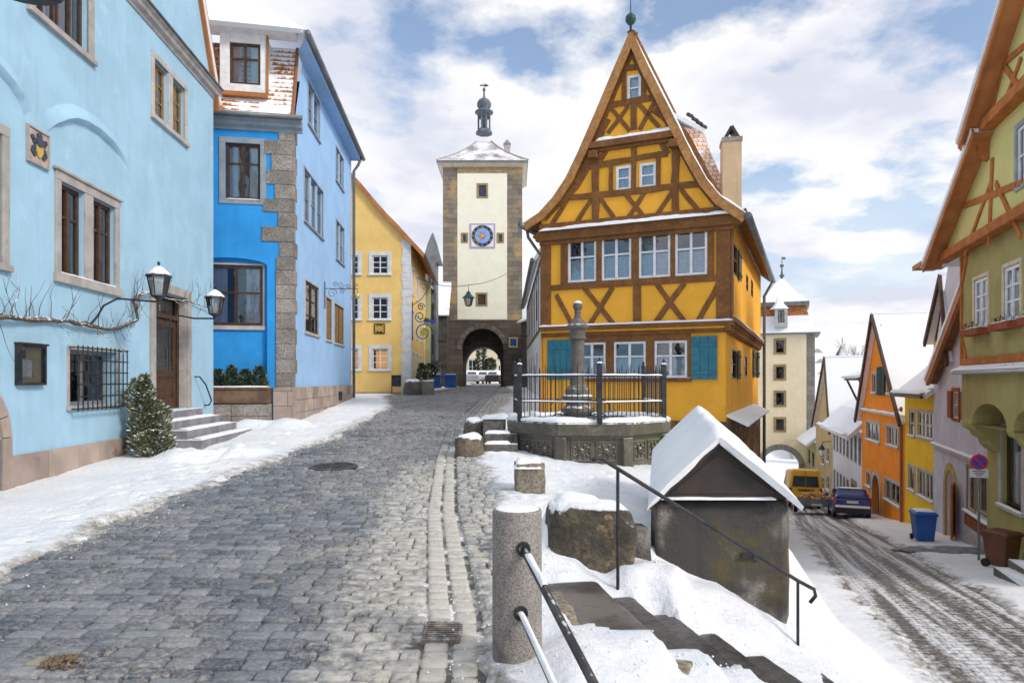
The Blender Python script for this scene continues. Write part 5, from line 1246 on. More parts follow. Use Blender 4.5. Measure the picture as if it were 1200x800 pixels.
def hand(t0,L,wd_):
    m = MB(); d0 = (math.sin(t0),math.cos(t0)); nx = (d0[1],-d0[0])
    pts = [(nx[0]*wd_,nx[1]*wd_),(d0[0]*L*.75+nx[0]*wd_*1.6,d0[1]*L*.75+nx[1]*wd_*1.6),(d0[0]*L,d0[1]*L),(d0[0]*L*.75-nx[0]*wd_*1.6,d0[1]*L*.75-nx[1]*wd_*1.6),(-nx[0]*wd_,-nx[1]*wd_)]
    m.prism([frTp.pt(cu_+x,cz_+z,.145) for x,z in pts],[frTp.pt(cu_+x,cz_+z,.16) for x,z in pts]); m.build('clock_hand','gold',ck)
hand(R(288),RK*.66,.03); hand(R(222),RK*.84,.022)
MT['towerstone2']=MT['towerstone']
# street lantern on a wire
yL = 44.0; c = P3(549,358,yL)
hl = thing('hanging_street_lantern',tuple(c),'green-black street lantern hanging from a wire in front of the clock tower','lantern')
m = MB()
sc_ = 1.15
def hexr(r, z): return [V(c.x+r*sc_*math.cos(k*math.pi/3), c.y+r*sc_*math.sin(k*math.pi/3), c.z+z*sc_) for k in range(6)]
A6,B6 = hexr(.17,0),hexr(.27,.42)
for k in range(6): m.tube([A6[k],B6[k]],.016,5)
m.lathe(c,[(.05,-.06),(.19,-.02),(.19,.02)],6); m.lathe(c,[(.40,.47),(.36,.55),(.20,.70),(.14,.78),(.14,.86),(.05,.92),(.02,1.0)],6)
MT['lampgreen'] = surf('verdigris_black', (.02,.055,.055), (.03,.08,.075), scale=4, rough=.5); m.build('lantern_frame','lampgreen',hl)
m = MB()
for k in range(6): m.face([A6[k],A6[(k+1)%6],B6[(k+1)%6],B6[k]])
m.build('lamp_glass','lampglass',hl,fixn=False); m = MB(); m.lathe(c,[(.06,.05),(.07,.35),(.02,.4)],8); m.build('bulb','lampwhite',hl)
m = MB(); top = c+V(0,0,1.0); kn = P3(549,334,yL); m.tube([top,kn],.015,5); m.build('hook','iron',hl)
# wire
m = MB(); wl_ = P3(488,325,40); wr_ = P3(612,303,52)
def sag(a,b,s_,n=14): return [a.lerp(b,k/n)-V(0,0,s_*4*(k/n)*(1-k/n)) for k in range(n+1)]
m.tube(sag(P3(490,326,42),kn,.25),.02,4); m.tube(sag(kn,P3(611,308,59.9),.4),.02,4)
lab(m.build('suspension_wire','iron',None),'thin wire strung across the street carrying the hanging lantern','wire')
# ------------------------------------------------------------------ houses right of the tower, beyond the half-timbered house
MT['whiteR'] = plaster('white_plaster', (.66,.68,.70), .4)
def half_timber(m, fr, L, z0, z1, n, w=.03, wd=.16): 
    for k in range(n+1): m.beam(fr,(L*k/n,z0),(L*k/n,z1),wd,0,w)
    for z in (z0,z1): m.beam(fr,(0,z),(L,z),wd,0,w)
tR, frR = simple_house('white_timbered_house',(P3(617.5,0,50).x,50),(P3(634,0,30).x,30),(-1,0),-2,5.4,'whiteR','white half-timbered house seen edge on, right of the clock tower',wins=[(1+3.6*k,2.0+3.6*k,z,z+1.5) for k in range(5) for z in (-.1,3.0)],ridge=10.5,depth=5,wmat='wbrown',wkw=dict(pane='glassdark'))
m = MB(); half_timber(m,frR,frR.L,2.3,5.3,9); m.build('timber_frame','wbrown',tR)
m = MB(); m.tube([frR.pt(-.1,5.3,.4),frR.pt(frR.L+.1,5.3,.4)],.09,8); m.build('gutter','zinc',tR)
frR2 = Fr((P3(617.5,0,50).x,50),(P3(617.5,0,50).x+5,50),(0,-1))
tS, frS = simple_house('tall_grey_house',(P3(612,0,57).x-.1,57),(P3(612,0,57).x+1.0,53),(-1,0),-2,5.0,'darkwood','dark timber shed wall joining the right side of the clock tower',wins=[],ridge=6.5,depth=5)
# small framed sign on arm
p = P3(601.5,407,47); t = thing('framed_hanging_sign',tuple(p),'square blue sign in a yellow frame hanging right of the clock tower arch','hanging sign')
m = MB(); hx_ = 5.2/F*47; m.box(p.x-hx_,p.x+hx_,p.y-.05,p.y+.05,p.z,p.z+2*hx_*1.15); m.build('frame','signyel',t)
m = MB(); m.box(p.x-hx_*.72,p.x+hx_*.72,p.y-.07,p.y-.051,p.z+.1,p.z+2*hx_*1.15-.1); m.build('panel','signblue',t)
m = MB(); q = P3(620,391,47); m.tube([(p.x-hx_,p.y,p.z+2*hx_*1.3),(q.x,q.y,p.z+2*hx_*1.3)],.025,5); m.tube([(p.x,p.y,p.z+2*hx_*1.3),(p.x,p.y,p.z+2*hx_*1.15)],.02,5); m.build('arm','iron',t)
# ------------------------------------------------------------------ beyond the arch
MT['creamB'] = plaster('cream_plaster', (.66,.60,.44), .2)
tY, frY = simple_house('cream_corner_house',(P3(530,0,92).x,92),(P3(560,0,92).x,92),(0,-1),-2,10,'creamB','tall cream house seen through the archway left of the evergreen',wins=[(2.2,3.2,1,2.8),(.3,1.2,1,2.8)],ridge=13,depth=8,wkw=dict(pane='glassdark',sur='stonepale'))
tZ, frZ = simple_house('far_cream_house',(P3(568,0,105).x,105),(P3(600,0,105).x,105),(0,-1),-2,5.2,'creamB','low cream house with snowy roof seen through the archway right of the evergreen',wins=[(.7+1.4*k,1.3+1.4*k,-.2,2.4) for k in range(3)]+[(1.9,2.5,3.2,4.2)],ridge=10,depth=9,wkw=dict(pane='glassdark'))
p = P3(566,0,86); t = thing('evergreen_tree',(p.x,p.y,-.3),'dark evergreen tree seen through the clock tower archway','tree')
foliage('crown',(p.x-.2,p.y,.9),.85,.8,5.6,1500,'leafdark',.30,t,seed=51); foliage('crown_lobe',(p.x+.9,p.y,.9),.75,.7,1.9,800,'leafdark',.28,t,seed=52,shape='ball'); m = MB(); m.tube([(p.x,p.y,-.4),(p.x,p.y,4)],[.2,.08],6); m.build('trunk','bark',t)
# ------------------------------------------------------------------ YELLOW HALF-TIMBERED HOUSE at the fork
ER = V(6.08,19,0); EL = V(.906,21.33,0)
frE = Fr((EL.x,EL.y),(ER.x,ER.y),(0,-1)); LE = frE.L; dS = V(.4375,1,0).normalized(); EB = ER+dS*12.6; frEs = Fr((ER.x,ER.y),(EB.x,EB.y),(1,0)); LEs = frEs.L
hE = facade_thing('yellow_timbered_house', frE, 'narrow yellow half-timbered house with tall swept gable and teal shutters at the fork', 'house', u=LE/2)
MT['yelE'] = plaster('ochre_yellow_plaster', (.92,.455,.055), .3); MT['timber'] = surf('red_brown_timber', (.27,.112,.028), (.19,.078,.02), scale=2.2, bump=.5, bscale=28, bdist=.006, rough=.7, grain=(12,(.10,.04,.018),.5), streak=.4)
MT['vergeE'] = surf('light_brown_verge', (.50,.25,.085), (.40,.185,.06), scale=2, bump=.3, rough=.65, grain=(8,(.2,.09,.03),.4)); MT['teal'] = surf('teal_shutter_paint', (.035,.20,.27), (.03,.15,.21), scale=5, bump=.25, rough=.55, streak=.4)
E = frE.uz
def EP(x,y): return frE.uz(600+x/3.078, 20+y/3.078)        # zoom over the gable
def EQ(x,y): return frE.uz(600+x/3.078, 260+y/3.078)       # zoom over the storeys
zJ = (E(634,386)[1]+E(855,378.6)[1])/2; zG = (E(637,272)[1]+E(857,252)[1])/2
# lower storey, set back a little
lw = -.13; frL = frE.shift(lw)
W = Wall(frL,[(.02,-5.5),(LE-.12,-5.5),(LE-.12,zJ-.1),(.02,zJ-.1)],'yelE',hE,reveal=.14,name='lower_front_wall')
lows = [wpx(frL,678,400.5,710,441),wpx(frL,719.5,400.5,757,442.5),wpx(frL,767,400.5,805.5,444)]
zt_ = sum(r[3] for r in lows)/3; zb_ = sum(r[2] for r in lows)/3; lows = [(r[0],r[1],zb_,zt_) for r in lows]
for r in lows: W.hole(*r)
W.build()
ups = [wpx(frE,666,283,699,330.5),wpx(frE,705.3,279,740,327),wpx(frE,748.8,275,785.8,323.4),wpx(frE,791.3,271,829,320.8)]
zt_ = sum(r[3] for r in ups)/4; zb_ = sum(r[2] for r in ups)/4; ups = [(r[0],r[1],zb_,zt_) for r in ups]
W = Wall(frE,[(0,zJ-.12),(LE,zJ-.12),(LE,zG+.05),(0,zG+.05)],'yelE',hE,reveal=.12,name='upper_front_wall')
for r in ups: W.hole(*r)
W.build()
# gable (a touch further out)
gw = .10; frGb = frE.shift(gw)
vl = [(742.6,39.5),(723.5,83),(700.7,137),(681,182),(666.6,212),(652,234),(635.7,252),(617,264.5)]; vr_ = [(742.6,39.5),(762.4,82),(782,121),(798,153),(814.4,186),(831,215),(847,234),(877.5,254.5)]
VLp = [E(*p) for p in vl]; VRp = [E(*p) for p in vr_]
# average both halves so that the ridge is true
ol = [(u,z-.16) for u,z in VLp[::-1][1:]]+[(u,z-.22) for u,z in VRp[1:-1]]
ol = [(ol[0][0],zG)]+ol+[(ol[-1][0],zG)]
ol = [(max(-.35,min(LE+.25,u)),z) for u,z in ol]
W = Wall(frGb,ol,'yelE',hE,reveal=.12,name='gable_wall')
gws = [wpx(frGb,735.3,89.5,751.5,117),wpx(frGb,722,196,740,222.5),wpx(frGb,749.5,192,769,218.5)]
z1_ = (gws[1][3]+gws[2][3])/2; z0_ = (gws[1][2]+gws[2][2])/2; gws[1] = gws[1][:2]+(z0_,z1_); gws[2] = gws[2][:2]+(z0_,z1_)
for r in gws: W.hole(*r)
W.build()
for r in ups+lows:
    window(hE,frE if r in ups else frL,r,w=-.045,cols=2,rows=2,mat='wwhite',fw=.065,bar=.048,curtain='half',curmat='curtainblue',split=(.60,),th=.06,sill=None)
for r in gws: window(hE,frGb,r,w=-.04,cols=1 if r is gws[0] else 1,rows=2,mat='wwhite',fw=.075,bar=.04,curtain='full',curmat='curtainblue',th=.06)
# front timbers
TB = MB(); TB.jit = .38; tw_ = .045; H = lambda fr,pts,wd,w1=tw_: [TB.beam(fr,pts[i],pts[i+1],wd,.0,w1) for i in range(len(pts)-1)]
def hz_(fr,z,u0,u1,wd,w1=tw_): TB.fbox(fr,u0,u1,z-wd/2,z+wd/2,.0,w1)
def vt_(fr,u,z0,z1,wd,w1=tw_-.004): TB.fbox(fr,u-wd/2,u+wd/2,z0,z1,.0,w1)
zr_ = (E(650,338)[1]+E(842,325)[1])/2                       # rail under upper windows
cw = .34
vt_(frE,.17,zJ,zG,cw,.05); vt_(frE,LE-.19,zJ,zG,.38,.05)
hz_(frE,zr_,0.34,LE-.38,.17); hz_(frE,ups[0][3]+.13,.34,LE-.38,.20)
us_ = [ups[0][0]-.13,(ups[0][1]+ups[1][0])/2,(ups[1][1]+ups[2][0])/2,(ups[2][1]+ups[3][0])/2,ups[3][1]+.10]
for k,u in enumerate(us_):
    wd_ = (.22,(ups[1][0]-ups[0][1])-.004,(ups[2][0]-ups[1][1])-.004,(ups[3][0]-ups[2][1])-.004,.18)[k]; vt_(frE,u,zr_,zG,max(.1,wd_),tw_-.003)
TB.fbox(frE,us_[0],us_[-1],zr_,ups[0][2]-.003,0,tw_-.006)
for a,b in (((160,262),(222,372)),((262,238),(372,368)),((364,236),(276,368)),((522,224),(628,358)),((622,220),(512,360)),((745,224),(668,356))):
    p,q = EQ(*a),EQ(*b); TB.beam(frE,(p[0],min(p[1],zr_)),(q[0],zJ+.02),.15,0,tw_-.012+.001*(a[0]%7))
vt_(frE,EQ(452,300)[0],zJ,zr_,.24)
TB.build('upper_timber_frame','timber',hE,bevel=.006)
# gable timbers
TB = MB(); TB.jit = .38
zsil = zG+.12; TB.fbox(frGb,VLp[-2][0]-.05,VRp[-2][0]+.1,zG-.02,zG+.22,0,.07)
def g(x,y): return EP(x,y)
inL = [(u+.42,z-.50) for u,z in VLp]; inR = [(u-.42,z-.50) for u,z in VRp]
def poly_beam(P_,wd,w1):
    for i in range(len(P_)-1): TB.beam(frGb,P_[i],P_[i+1],wd,0,w1)
offL = []; 
def offset(P_,d,sgn):
    o = []
    for i,(u,z) in enumerate(P_):
        a,b = P_[max(0,i-1)],P_[min(len(P_)-1,i+1)]; dx,dz = b[0]-a[0],b[1]-a[1]; L = math.hypot(dx,dz); o.append((u+sgn*dz/L*d*-1 if False else u+sgn*(-dz/L)*d, z+sgn*(dx/L)*d))
    return o
oL = offset(VLp,.37,1)   # left slope runs downwards to the left: inside is to the right
if oL[3][0] < VLp[3][0]: oL = offset(VLp,.37,-1)
oR = offset(VRp,.37,1)
if oR[3][0] > VRp[3][0]: oR = offset(VRp,.37,-1)
oL = [p for p in oL if p[1] > zG+.1 and p[0] < E(743,100)[0]-.02]; oR = [p for p in oR if p[1] > zG+.1 and p[0] > E(743,100)[0]+.02]
zsw = E(743,128)[1]
tL = [p for p in offset(VLp,.27,1)]; tR = [p for p in offset(VRp,.27,1)]
if tL[3][0] < VLp[3][0]: tL = offset(VLp,.27,-1)
if tR[3][0] > VRp[3][0]: tR = offset(VRp,.27,-1)
pl_ = [p for p in oL if E(743,215)[1] < p[1] < zsw]; poly_beam(pl_+[E(657,240)],.22,.05)
pr_2 = [p for p in oR if E(743,165)[1] < p[1] < zsw]; poly_beam(pr_2+[E(803,159),E(851,249)],.22,.052)
poly_beam([p for p in offset(VLp,.25,1 if oL and tL[3][0] == offset(VLp,.27,1)[3][0] else -1) if p[1] < zsw and p[1] > zG+.12],.09,.047)
poly_beam([p for p in offset(VRp,.25,1 if tR[3][0] == offset(VRp,.27,1)[3][0] else -1) if p[1] < zsw and p[1] > zG+.12],.09,.048)
def upto(Pt):
    q = [p for p in Pt if p[1] < zsw][0]; j = Pt.index(q); a = Pt[j]; b = Pt[1]; t_ = .02; return [a,b,(b[0]+(b[0]-Pt[2][0])*.55,b[1]+(b[1]-Pt[2][1])*.55)]
poly_beam(upto(tL),.10,.049); poly_beam(upto(tR),.10,.051)
def seg(a,b,wd,w1=.046): TB.beam(frGb,g(*a),g(*b),wd,0,w1)
zc1 = (g(300,548)[1]+g(560,500)[1])/2
seg((412,193),(486,182),.17,.044); seg((362,322),(526,297),.19,.044)
vt = lambda x,y0,y1,wd,w1=.042: TB.beam(frGb,(g(x,(y0+y1)/2)[0],g(x,y0)[1]),(g(x,(y0+y1)/2)[0],g(x,y1)[1]),wd,0,w1)
vt(408,195,318,.13); vt(479,190,306,.15); vt(443,318,412,.17)
for a,b in (((358,330),(428,416)),((424,326),(350,424)),((460,318),(534,402)),((520,308),(464,412))): seg(a,b,.12,.036+.002*(a[0]%4))
vt(306,470,760,.22,.048); vt(592,432,722,.22,.048)
seg((262,546),(440,518),.17); seg((440,518),(440,518.5),.1); seg((440,516),(566,497),.17,.043); seg((608,498),(650,492),.15)
vt(443,452,635,.16); vt(531,502,610,.13); vt(362,530,640,.14)
seg((320,520),(350,476),.16,.035); seg((566,498),(540,452),.16,.035)
seg((212,655),(438,634),.18,.044); seg((438,634),(708,600),.18,.0445)
for a,b in (((290,662),(228,758)),((206,660),(136,772)),((322,654),(384,744)),((412,640),(486,732)),((482,636),(416,738)),((582,630),(522,724)),((612,624),(686,716))): seg(a,b,.13,.034+.0015*(a[0]%6))
TB.build('gable_timber_frame','timber',hE,bevel=.006)
# jettied mid-gable beam with snow, bracket ends
P1,P2 = EP(283,462),EP(612,424); zz1 = (P1[1]+P2[1])/2
m = MB(); m.fbox(frGb,P1[0],P2[0],zz1-.16,zz1+.03,.0,.20); m.fbox(frGb,P1[0]+.1,P2[0]-.1,zz1-.26,zz1-.16,.0,.10)
for x in (302,588): p = EP(x,470); m.fbox(frGb,p[0]-.13,p[0]+.13,zz1-.46,zz1-.24,.05,.26)
m.build('mid_gable_beam','timber',hE,bevel=.012); snowstrip([frGb.pt(P1[0]+.25,zz1+.03,.11),frGb.pt(P2[0]-.1,zz1+.03,.11)],.085,.09,hE,seg=30)
m = MB(); m.fbox(frE,-.12,LE+.28,zG-.30,zG-.02,-.02,.18); m.fbox(frE,-.02,LE+.1,zG-.42,zG-.30,-.02,.10); m.build('gable_sill_beam','timber',hE,bevel=.012)
snowstrip([frE.pt(.05,zG-.02,.20),frE.pt(LE+.05,zG-.02,.20)],.10,.10,hE,seg=50)
m = MB(); m.fbox(frE,-.05,LE+.10,zJ-.06,zJ+.07,-.15,.12); m.fbox(frL,0,LE-.1,zJ-.24,zJ-.06,.0,.10); m.build('storey_beam','timber',hE,bevel=.012)
snowstrip([frE.pt(-.02,zJ+.07,.08),frE.pt(LE+.08,zJ+.07,.08)],.06,.055,hE,seg=50)
# window surround timber of the lower storey and shutters
u0,u1 = lows[0][0]-.12,lows[2][1]+.10; z0,z1 = lows[0][2],lows[0][3]; m = MB()
m.fbox(frL,u0,u1,z1,z1+.20,0,.04); m.fbox(frL,u0-.05,u1+.03,z0-.12,z0,0,.09)
for a,b in ((u0,lows[0][0]),(lows[0][1],lows[1][0]),(lows[1][1],lows[2][0]),(lows[2][1],u1)): m.fbox(frL,a+.002,b-.002,z0,z1,0,.038)
m.build('window_timbers','timber',hE,bevel=.006); snowstrip([frL.pt(u0,z0,.05),frL.pt(u1,z0,.05)],.03,.02,hE,seg=30)
def shutter(fr, u0,u1,z0,z1,par,mat='teal',w=.04):
    m = MB(); n = max(2,int((u1-u0)/.2))
    for k in range(n): a = u0+(u1-u0)*k/n; b = u0+(u1-u0)*(k+1)/n; m.fbox(fr,a+.004,b-.004,z0,z1,w,w+.03)
    for f in (.16,.80): m.fbox(fr,u0+.02,u1-.02,z0+(z1-z0)*f-.04,z0+(z1-z0)*f+.04,w+.032,w+.055)
    o = m.build('shutter',mat,par,bevel=.004); return o
ul = frL.uz(642,420)[0]; shutter(frL,ul,u0-.02,z0-.05,z1+.10,hE); ur_ = frL.uz(841,420)[0]; shutter(frL,u1+.02,ur_,z0-.05,z1+.10,hE)
# side walls
zsj = 1.74
W = Wall(frEs.shift(-.12),[(0.1,-5.8),(LEs,-5.8),(LEs,zsj-.1),(0.1,zsj-.1)],'yelE',hE,reveal=.14,name='lower_side_wall'); fl = frEs.shift(-.12)
s1 = wpx(fl,857.5,408,862,444); s2 = wpx(fl,872.5,416,875.5,441); s3 = wpx(fl,883.5,410,886.5,442)
sl = [(s1[0],s1[1]+.25,s1[2],s1[3]),(s2[0],s2[1],s2[2],s2[3]),(s3[0],s3[1],s3[2],s3[3])]
for r in sl: W.hole(*r)
W.build()
W = Wall(frEs,[(0,zsj-.1),(LEs,zsj-.1),(LEs,zG+.05),(0,zG+.05)],'yelE',hE,reveal=.12,name='upper_side_wall')
su = [wpx(frEs,859.7,283,863,325),wpx(frEs,874.3,320,876.8,343),wpx(frEs,880,326,882.5,350)]; su = [(r[0],r[1]+(.25 if k==0 else 0),r[2],r[3]) for k,r in enumerate(su)]
for r in su: W.hole(*r)
W.build()
for r in su: window(hE,frEs,r,w=-.05,cols=1,rows=2,mat='wbrown',fw=.05,pane='glassdark')
for r in sl: window(hE,fl,r,w=-.05,cols=1,rows=2,mat='wbrown',fw=.05,pane='glassdark')
MT['shutgreen'] = surf('grey_green_shutter', (.10,.13,.11), (.07,.09,.08), scale=4, bump=.3, snow=.3)
shutter(frEs,su[0][1]+.02,su[0][1]+.75,su[0][2],su[0][3],hE,'shutgreen'); shutter(fl,sl[0][1]+.02,sl[0][1]+.75,sl[0][2],sl[0][3],hE,'shutgreen'); shutter(fl,sl[2][0]-.9,sl[2][0]-.02,sl[2][2],sl[2][3],hE,'shutgreen'); shutter(fl,sl[2][1]+.02,sl[2][1]+.9,sl[2][2],sl[2][3],hE,'shutgreen')
m = MB(); m.fbox(frEs,-.02,.42,zsj,zG,.0,.045); m.build('corner_post','timber',hE,bevel=.006)
m = MB(); m.fbox(frEs,-.1,LEs,zsj-.12,zsj+.02,-.1,.16); m.fbox(frEs,-.1,LEs,zsj-.34,zsj-.12,-.13,.03)
m.build('side_jetty_beam','timber',hE,bevel=.01)
k=0
while .3+k*.62 < LEs-.3: u = .3+k*.62; P = frEs.pt; m = MB(); m.hexa([P(u-.08,zsj-.42,-.12),P(u+.08,zsj-.42,-.12),P(u+.08,zsj-.42,-.02),P(u-.08,zsj-.42,-.02)],[P(u-.08,zsj-.13,-.12),P(u+.08,zsj-.13,-.12),P(u+.08,zsj-.13,.14),P(u-.08,zsj-.13,.14)]); k+=1; m.build('jetty_joist','timber',hE,bevel=.01)
if 1: snowstrip([frEs.pt(0,zsj+.02,.08),frEs.pt(LEs,zsj+.02,.08)],.08,.05,hE,seg=50)
MT['basestone'] = masonry('house_base_masonry', (.16,.11,.065), (.10,.075,.05), (.05,.04,.03), .6, .3, ((.36,.18,.05), 1.2, .45, .65))
m = MB(); z9 = -1.10; P = fl.pt; m.face([P(-.0,-5.8,.10),P(LEs,-5.8,.10),P(LEs,z9-.1,.10),P(0,z9-.1,.10)],0,[(0,0),(LEs,0),(LEs,4.7),(0,4.7)]); m.build('side_base','basestone',hE,fixn=False)
m = MB(); P = frL.pt; m.face([P(0,-5.8,.05),P(LE,-5.8,.05),P(LE,z9-.05,.05),P(0,z9-.05,.05)],0,[(0,0),(LE,0),(LE,4.7),(0,4.7)]); m.build('front_base','basestone',hE,fixn=False)
m = MB(); P = fl.pt; m.slab([[P(.0,z9-.12,.62),P(LEs*.8,z9-.12,.62)],[P(.0,z9+.16,.02),P(LEs*.8,z9+.16,.02)]],.06); lt = m.build('side_pent_roof','tilered',hE)
p0 = EL; bk = V(-dS.y*0,0,0)
m = MB(); q0 = EL; q1 = EL+dS*12.6; m.face([V(q0.x,q0.y,-5),V(q1.x,q1.y,-5),V(q1.x,q1.y,zG),V(q0.x,q0.y,zG)]); m.build('left_side_wall','yelE',hE,fixn=False)
# roof: both swept slopes run back along dS
def back(u,z,w,L): return frE.pt(u,z,w)+dS*L
rowsL = [[back(u,z,.30,0),back(u,z,0,12.9)] for u,z in VLp[::-1]]; rowsR = [[back(u,z,.30,0),back(u,z,0,12.9)] for u,z in VRp[::-1]]
m = MB(); m.slab(rowsL,.14,mi_under=1); m.build('left_roof',['tilered','timber'],hE); m = MB(); m.slab(rowsR,.14,mi_under=1); m.build('right_roof',['tilered','timber'],hE)
def verge(Pts, side):
    m = MB(); inn = offset(Pts,.24,1)
    test = inn[3][0]-Pts[3][0]
    if (side == 'L' and test < 0) or (side == 'R' and test > 0): inn = offset(Pts,.24,-1)
    P = frE.pt
    for i in range(len(Pts)-1):
        a,b,c_,d_ = Pts[i],Pts[i+1],inn[i+1],inn[i]
        if i == 0: d_ = (Pts[0][0],Pts[0][1]-.55)
        if i == 0: pass
        m.hexa([P(d_[0],d_[1],.25),P(a[0],a[1],.25),P(a[0],a[1],.33),P(d_[0],d_[1],.33)],[P(c_[0],c_[1],.25),P(b[0],b[1],.25),P(b[0],b[1],.33),P(c_[0],c_[1],.33)])
    m.build('verge_board','vergeE',hE)
    m = MB(); in2 = offset(Pts,.18,1)
    if (side == 'L' and in2[3][0]-Pts[3][0] < 0) or (side == 'R' and in2[3][0]-Pts[3][0] > 0): in2 = offset(Pts,.18,-1)
    m.grid([[P(u,z,.25) for u,z in in2],[P(u,z,.08) for u,z in in2]]); m.build('verge_soffit','timber',hE,fixn=False)
verge(VLp,'L'); verge(VRp,'R')
random.seed(5)
ps = [frE.pt(u,z+.01,.24) for u,z in VRp[2:]]; snowstrip(ps,.10,.06,hE,seg=6,jit=.9)
m = MB(); ap = frE.pt(VLp[0][0],VLp[0][1],.35); m.lathe(ap,[(.03,-.1),(.04,.08),(.10,.12),(.16,.22),(.14,.34),(.05,.42),(.015,.46),(.012,1.15)],12); m.build('finial','lampgreen',hE,smooth=True)
# gutters, eave bracket and pipes
gR0 = frE.pt(VRp[-1][0]+.02,VRp[-1][1]-.05,.40); gR1 = back(VRp[-1][0]+.02,VRp[-1][1]-.05,0,12.9)
m = MB(); m.tube([gR0,gR1],.11,10); 
m.build('right_gutter','zinc',hE,smooth=True)
gL0 = frE.pt(VLp[-1][0]-.03,VLp[-1][1]-.05,.40); gL1 = back(VLp[-1][0]-.03,VLp[-1][1]-.05,0,12.9)
m = MB(); m.tube([gL0,gL1],.10,10); m.build('left_gutter','zinc',hE,smooth=True)
m = MB(); m.tube([gL0+dS*.5,gL0+dS*.5+V(.05,0,-.3),frE.pt(-.02,zG-.7,.0)+dS*.5+V(-.12,0,0),frE.pt(-.02,-1.2,0)+dS*.5+V(-.12,0,0)],.05,8); m.build('left_downpipe','zinc',hE,smooth=True)
pe = frEs.pt(LEs-.1,0,.15); m = MB(); m.tube([gR1-dS*.5+V(0,0,-.1),V(pe.x,pe.y,gR1.z-.7),V(pe.x,pe.y,-6)],.07,8); m.build('right_downpipe','zinc',hE,smooth=True)
m = MB(); m.beam(frE,(LE-.1,zG-.15),(LE+.45,zG+.05),.14,.0,.14); m.beam(frE,(-.2,zG-.1),(.1,zG-.35),.12,.0,.14)
m.build('eave_brackets','timber',hE)
# raised rear roof part (behind the right slope) with snow and stacked ridge tiles, chimney
def Ed(px,py,y): return P3(px,py,y)
MT['pinkwall'] = surf('faded_tile_hanging', (.78,.55,.42), (.70,.47,.35), scale=3, bump=.4)
yb_ = 25.5
A0,A1,A2,A3 = Ed(797,150,yb_),Ed(820,150,yb_),Ed(862,244,yb_),Ed(838,246,yb_)
MT['fadedtile'] = rooftile('faded_pink_tiles', .42, (.82,.56,.42), feather=.08, tc2=(.76,.50,.37))
m = MB(); m.slab([[A3,A2],[A0,A1]],.4); m.build('rear_tiled_slope','fadedtile',hE)
m = MB(); t0 = Ed(786,130,yb_-.2); t1 = Ed(826,151,yb_-.2); m.slab([[t1,t1+dS*2.6],[t0,t0+dS*2.6]],.12); m.build('rear_dormer_roof','tilered',hE)
m = MB()
for x,y in ((800,140),(806,134),(812,139),(817,143),(822,147)): p = Ed(x,y,yb_-.1); m.tube([p,p+dS*.3+V(.12,0,.02)],.07,8)
m.build('ridge_tiles','wblack',hE)
yc = 24.5; c0 = Ed(847,157,yc); c1 = Ed(868,157,yc); frCh = Fr((c0.x,c0.y),(c1.x,c1.y-.12),(0,-1)); ztp = c0.z
MT['chimplaster'] = plaster('chimney_render', (.50,.37,.24), .6)
m = MB(); m.fbox(frCh,0,frCh.L,4.5,ztp-.28,-.8,0); ch = m.build('chimney','chimplaster',hE,bevel=.01)
m = MB(); m.fbox(frCh,-.03,frCh.L+.03,ztp-.28,ztp-.12,-.83,.03); m.build('chimney_top','quoin',ch,bevel=.01)
m = MB(); mc = (frCh.L)/2; m.fprism(frCh,[(mc-.30,ztp-.12),(mc-.18,ztp-.12),(mc+.02,ztp+.25),(mc-.05,ztp+.32)],-.7,-.1); m.fprism(frCh,[(mc+.30,ztp-.12),(mc+.20,ztp-.12),(mc-.05,ztp+.27),(mc+.04,ztp+.34)],-.7,-.1); m.build('chimney_cowl','wblack',ch)
# ------------------------------------------------------------------ FOUNTAIN
MT['fstone'] = surf('mossy_fountain_stone', (.18,.16,.13), (.10,.09,.072), scale=2.0, bump=.8, bscale=30, bdist=.015, patch=((.085,.11,.05), 1.4, .50, .66), grain=(16,(.09,.08,.065),.7), snow=.45, streak=.6)
MT['fstone2'] = surf('fountain_column_stone', (.18,.165,.145), (.11,.10,.09), scale=3, bump=.8, bscale=30, bdist=.012, grain=(16,(.10,.09,.08),.7), snow=.28)
yf = 14.7; fc = P3(686,0,yf); rF = 1.72; zf0 = -1.85; ztF = -.80
ft = thing('fountain_basin',(fc.x,fc.y,Gz(fc.x,fc.y)),'octagonal mossy stone fountain basin carved with panels in front of the yellow timbered house','fountain')
rot8 = R(22.5)
def oct(r,z,rot=rot8): return [V(fc.x+r*math.cos(rot+k*math.pi/4)*1.0, fc.y+r*math.sin(rot+k*math.pi/4), z) for k in range(8)]
m = MB(); prof = [(rF*1.02,zf0-.3),(rF*1.02,zf0+.12),(rF*.97,zf0+.16),(rF*.97,ztF-.34),(rF*.99,ztF-.30),(rF*1.05,ztF-.24),(rF*1.06,ztF-.03),(rF*1.04,ztF)]
for k in range(8):
    for (r0,z0),(r1,z1) in zip(prof,prof[1:]): A,B_ = oct(r0,z0),oct(r1,z1); m.face([A[k],A[(k+1)%8],B_[(k+1)%8],B_[k]])
A,B_ = oct(rF*1.04,ztF),oct(rF*.86,ztF); C_ = oct(rF*.86,ztF-.3)
for k in range(8): m.face([A[k],A[(k+1)%8],B_[(k+1)%8],B_[k]]); m.face([B_[k],B_[(k+1)%8],C_[(k+1)%8],C_[k]])
m.build('basin_wall','fstone',ft)
m = MB(); m.face(oct(rF*.9,ztF-.22)); m.build('snow_fill','snow',ft)
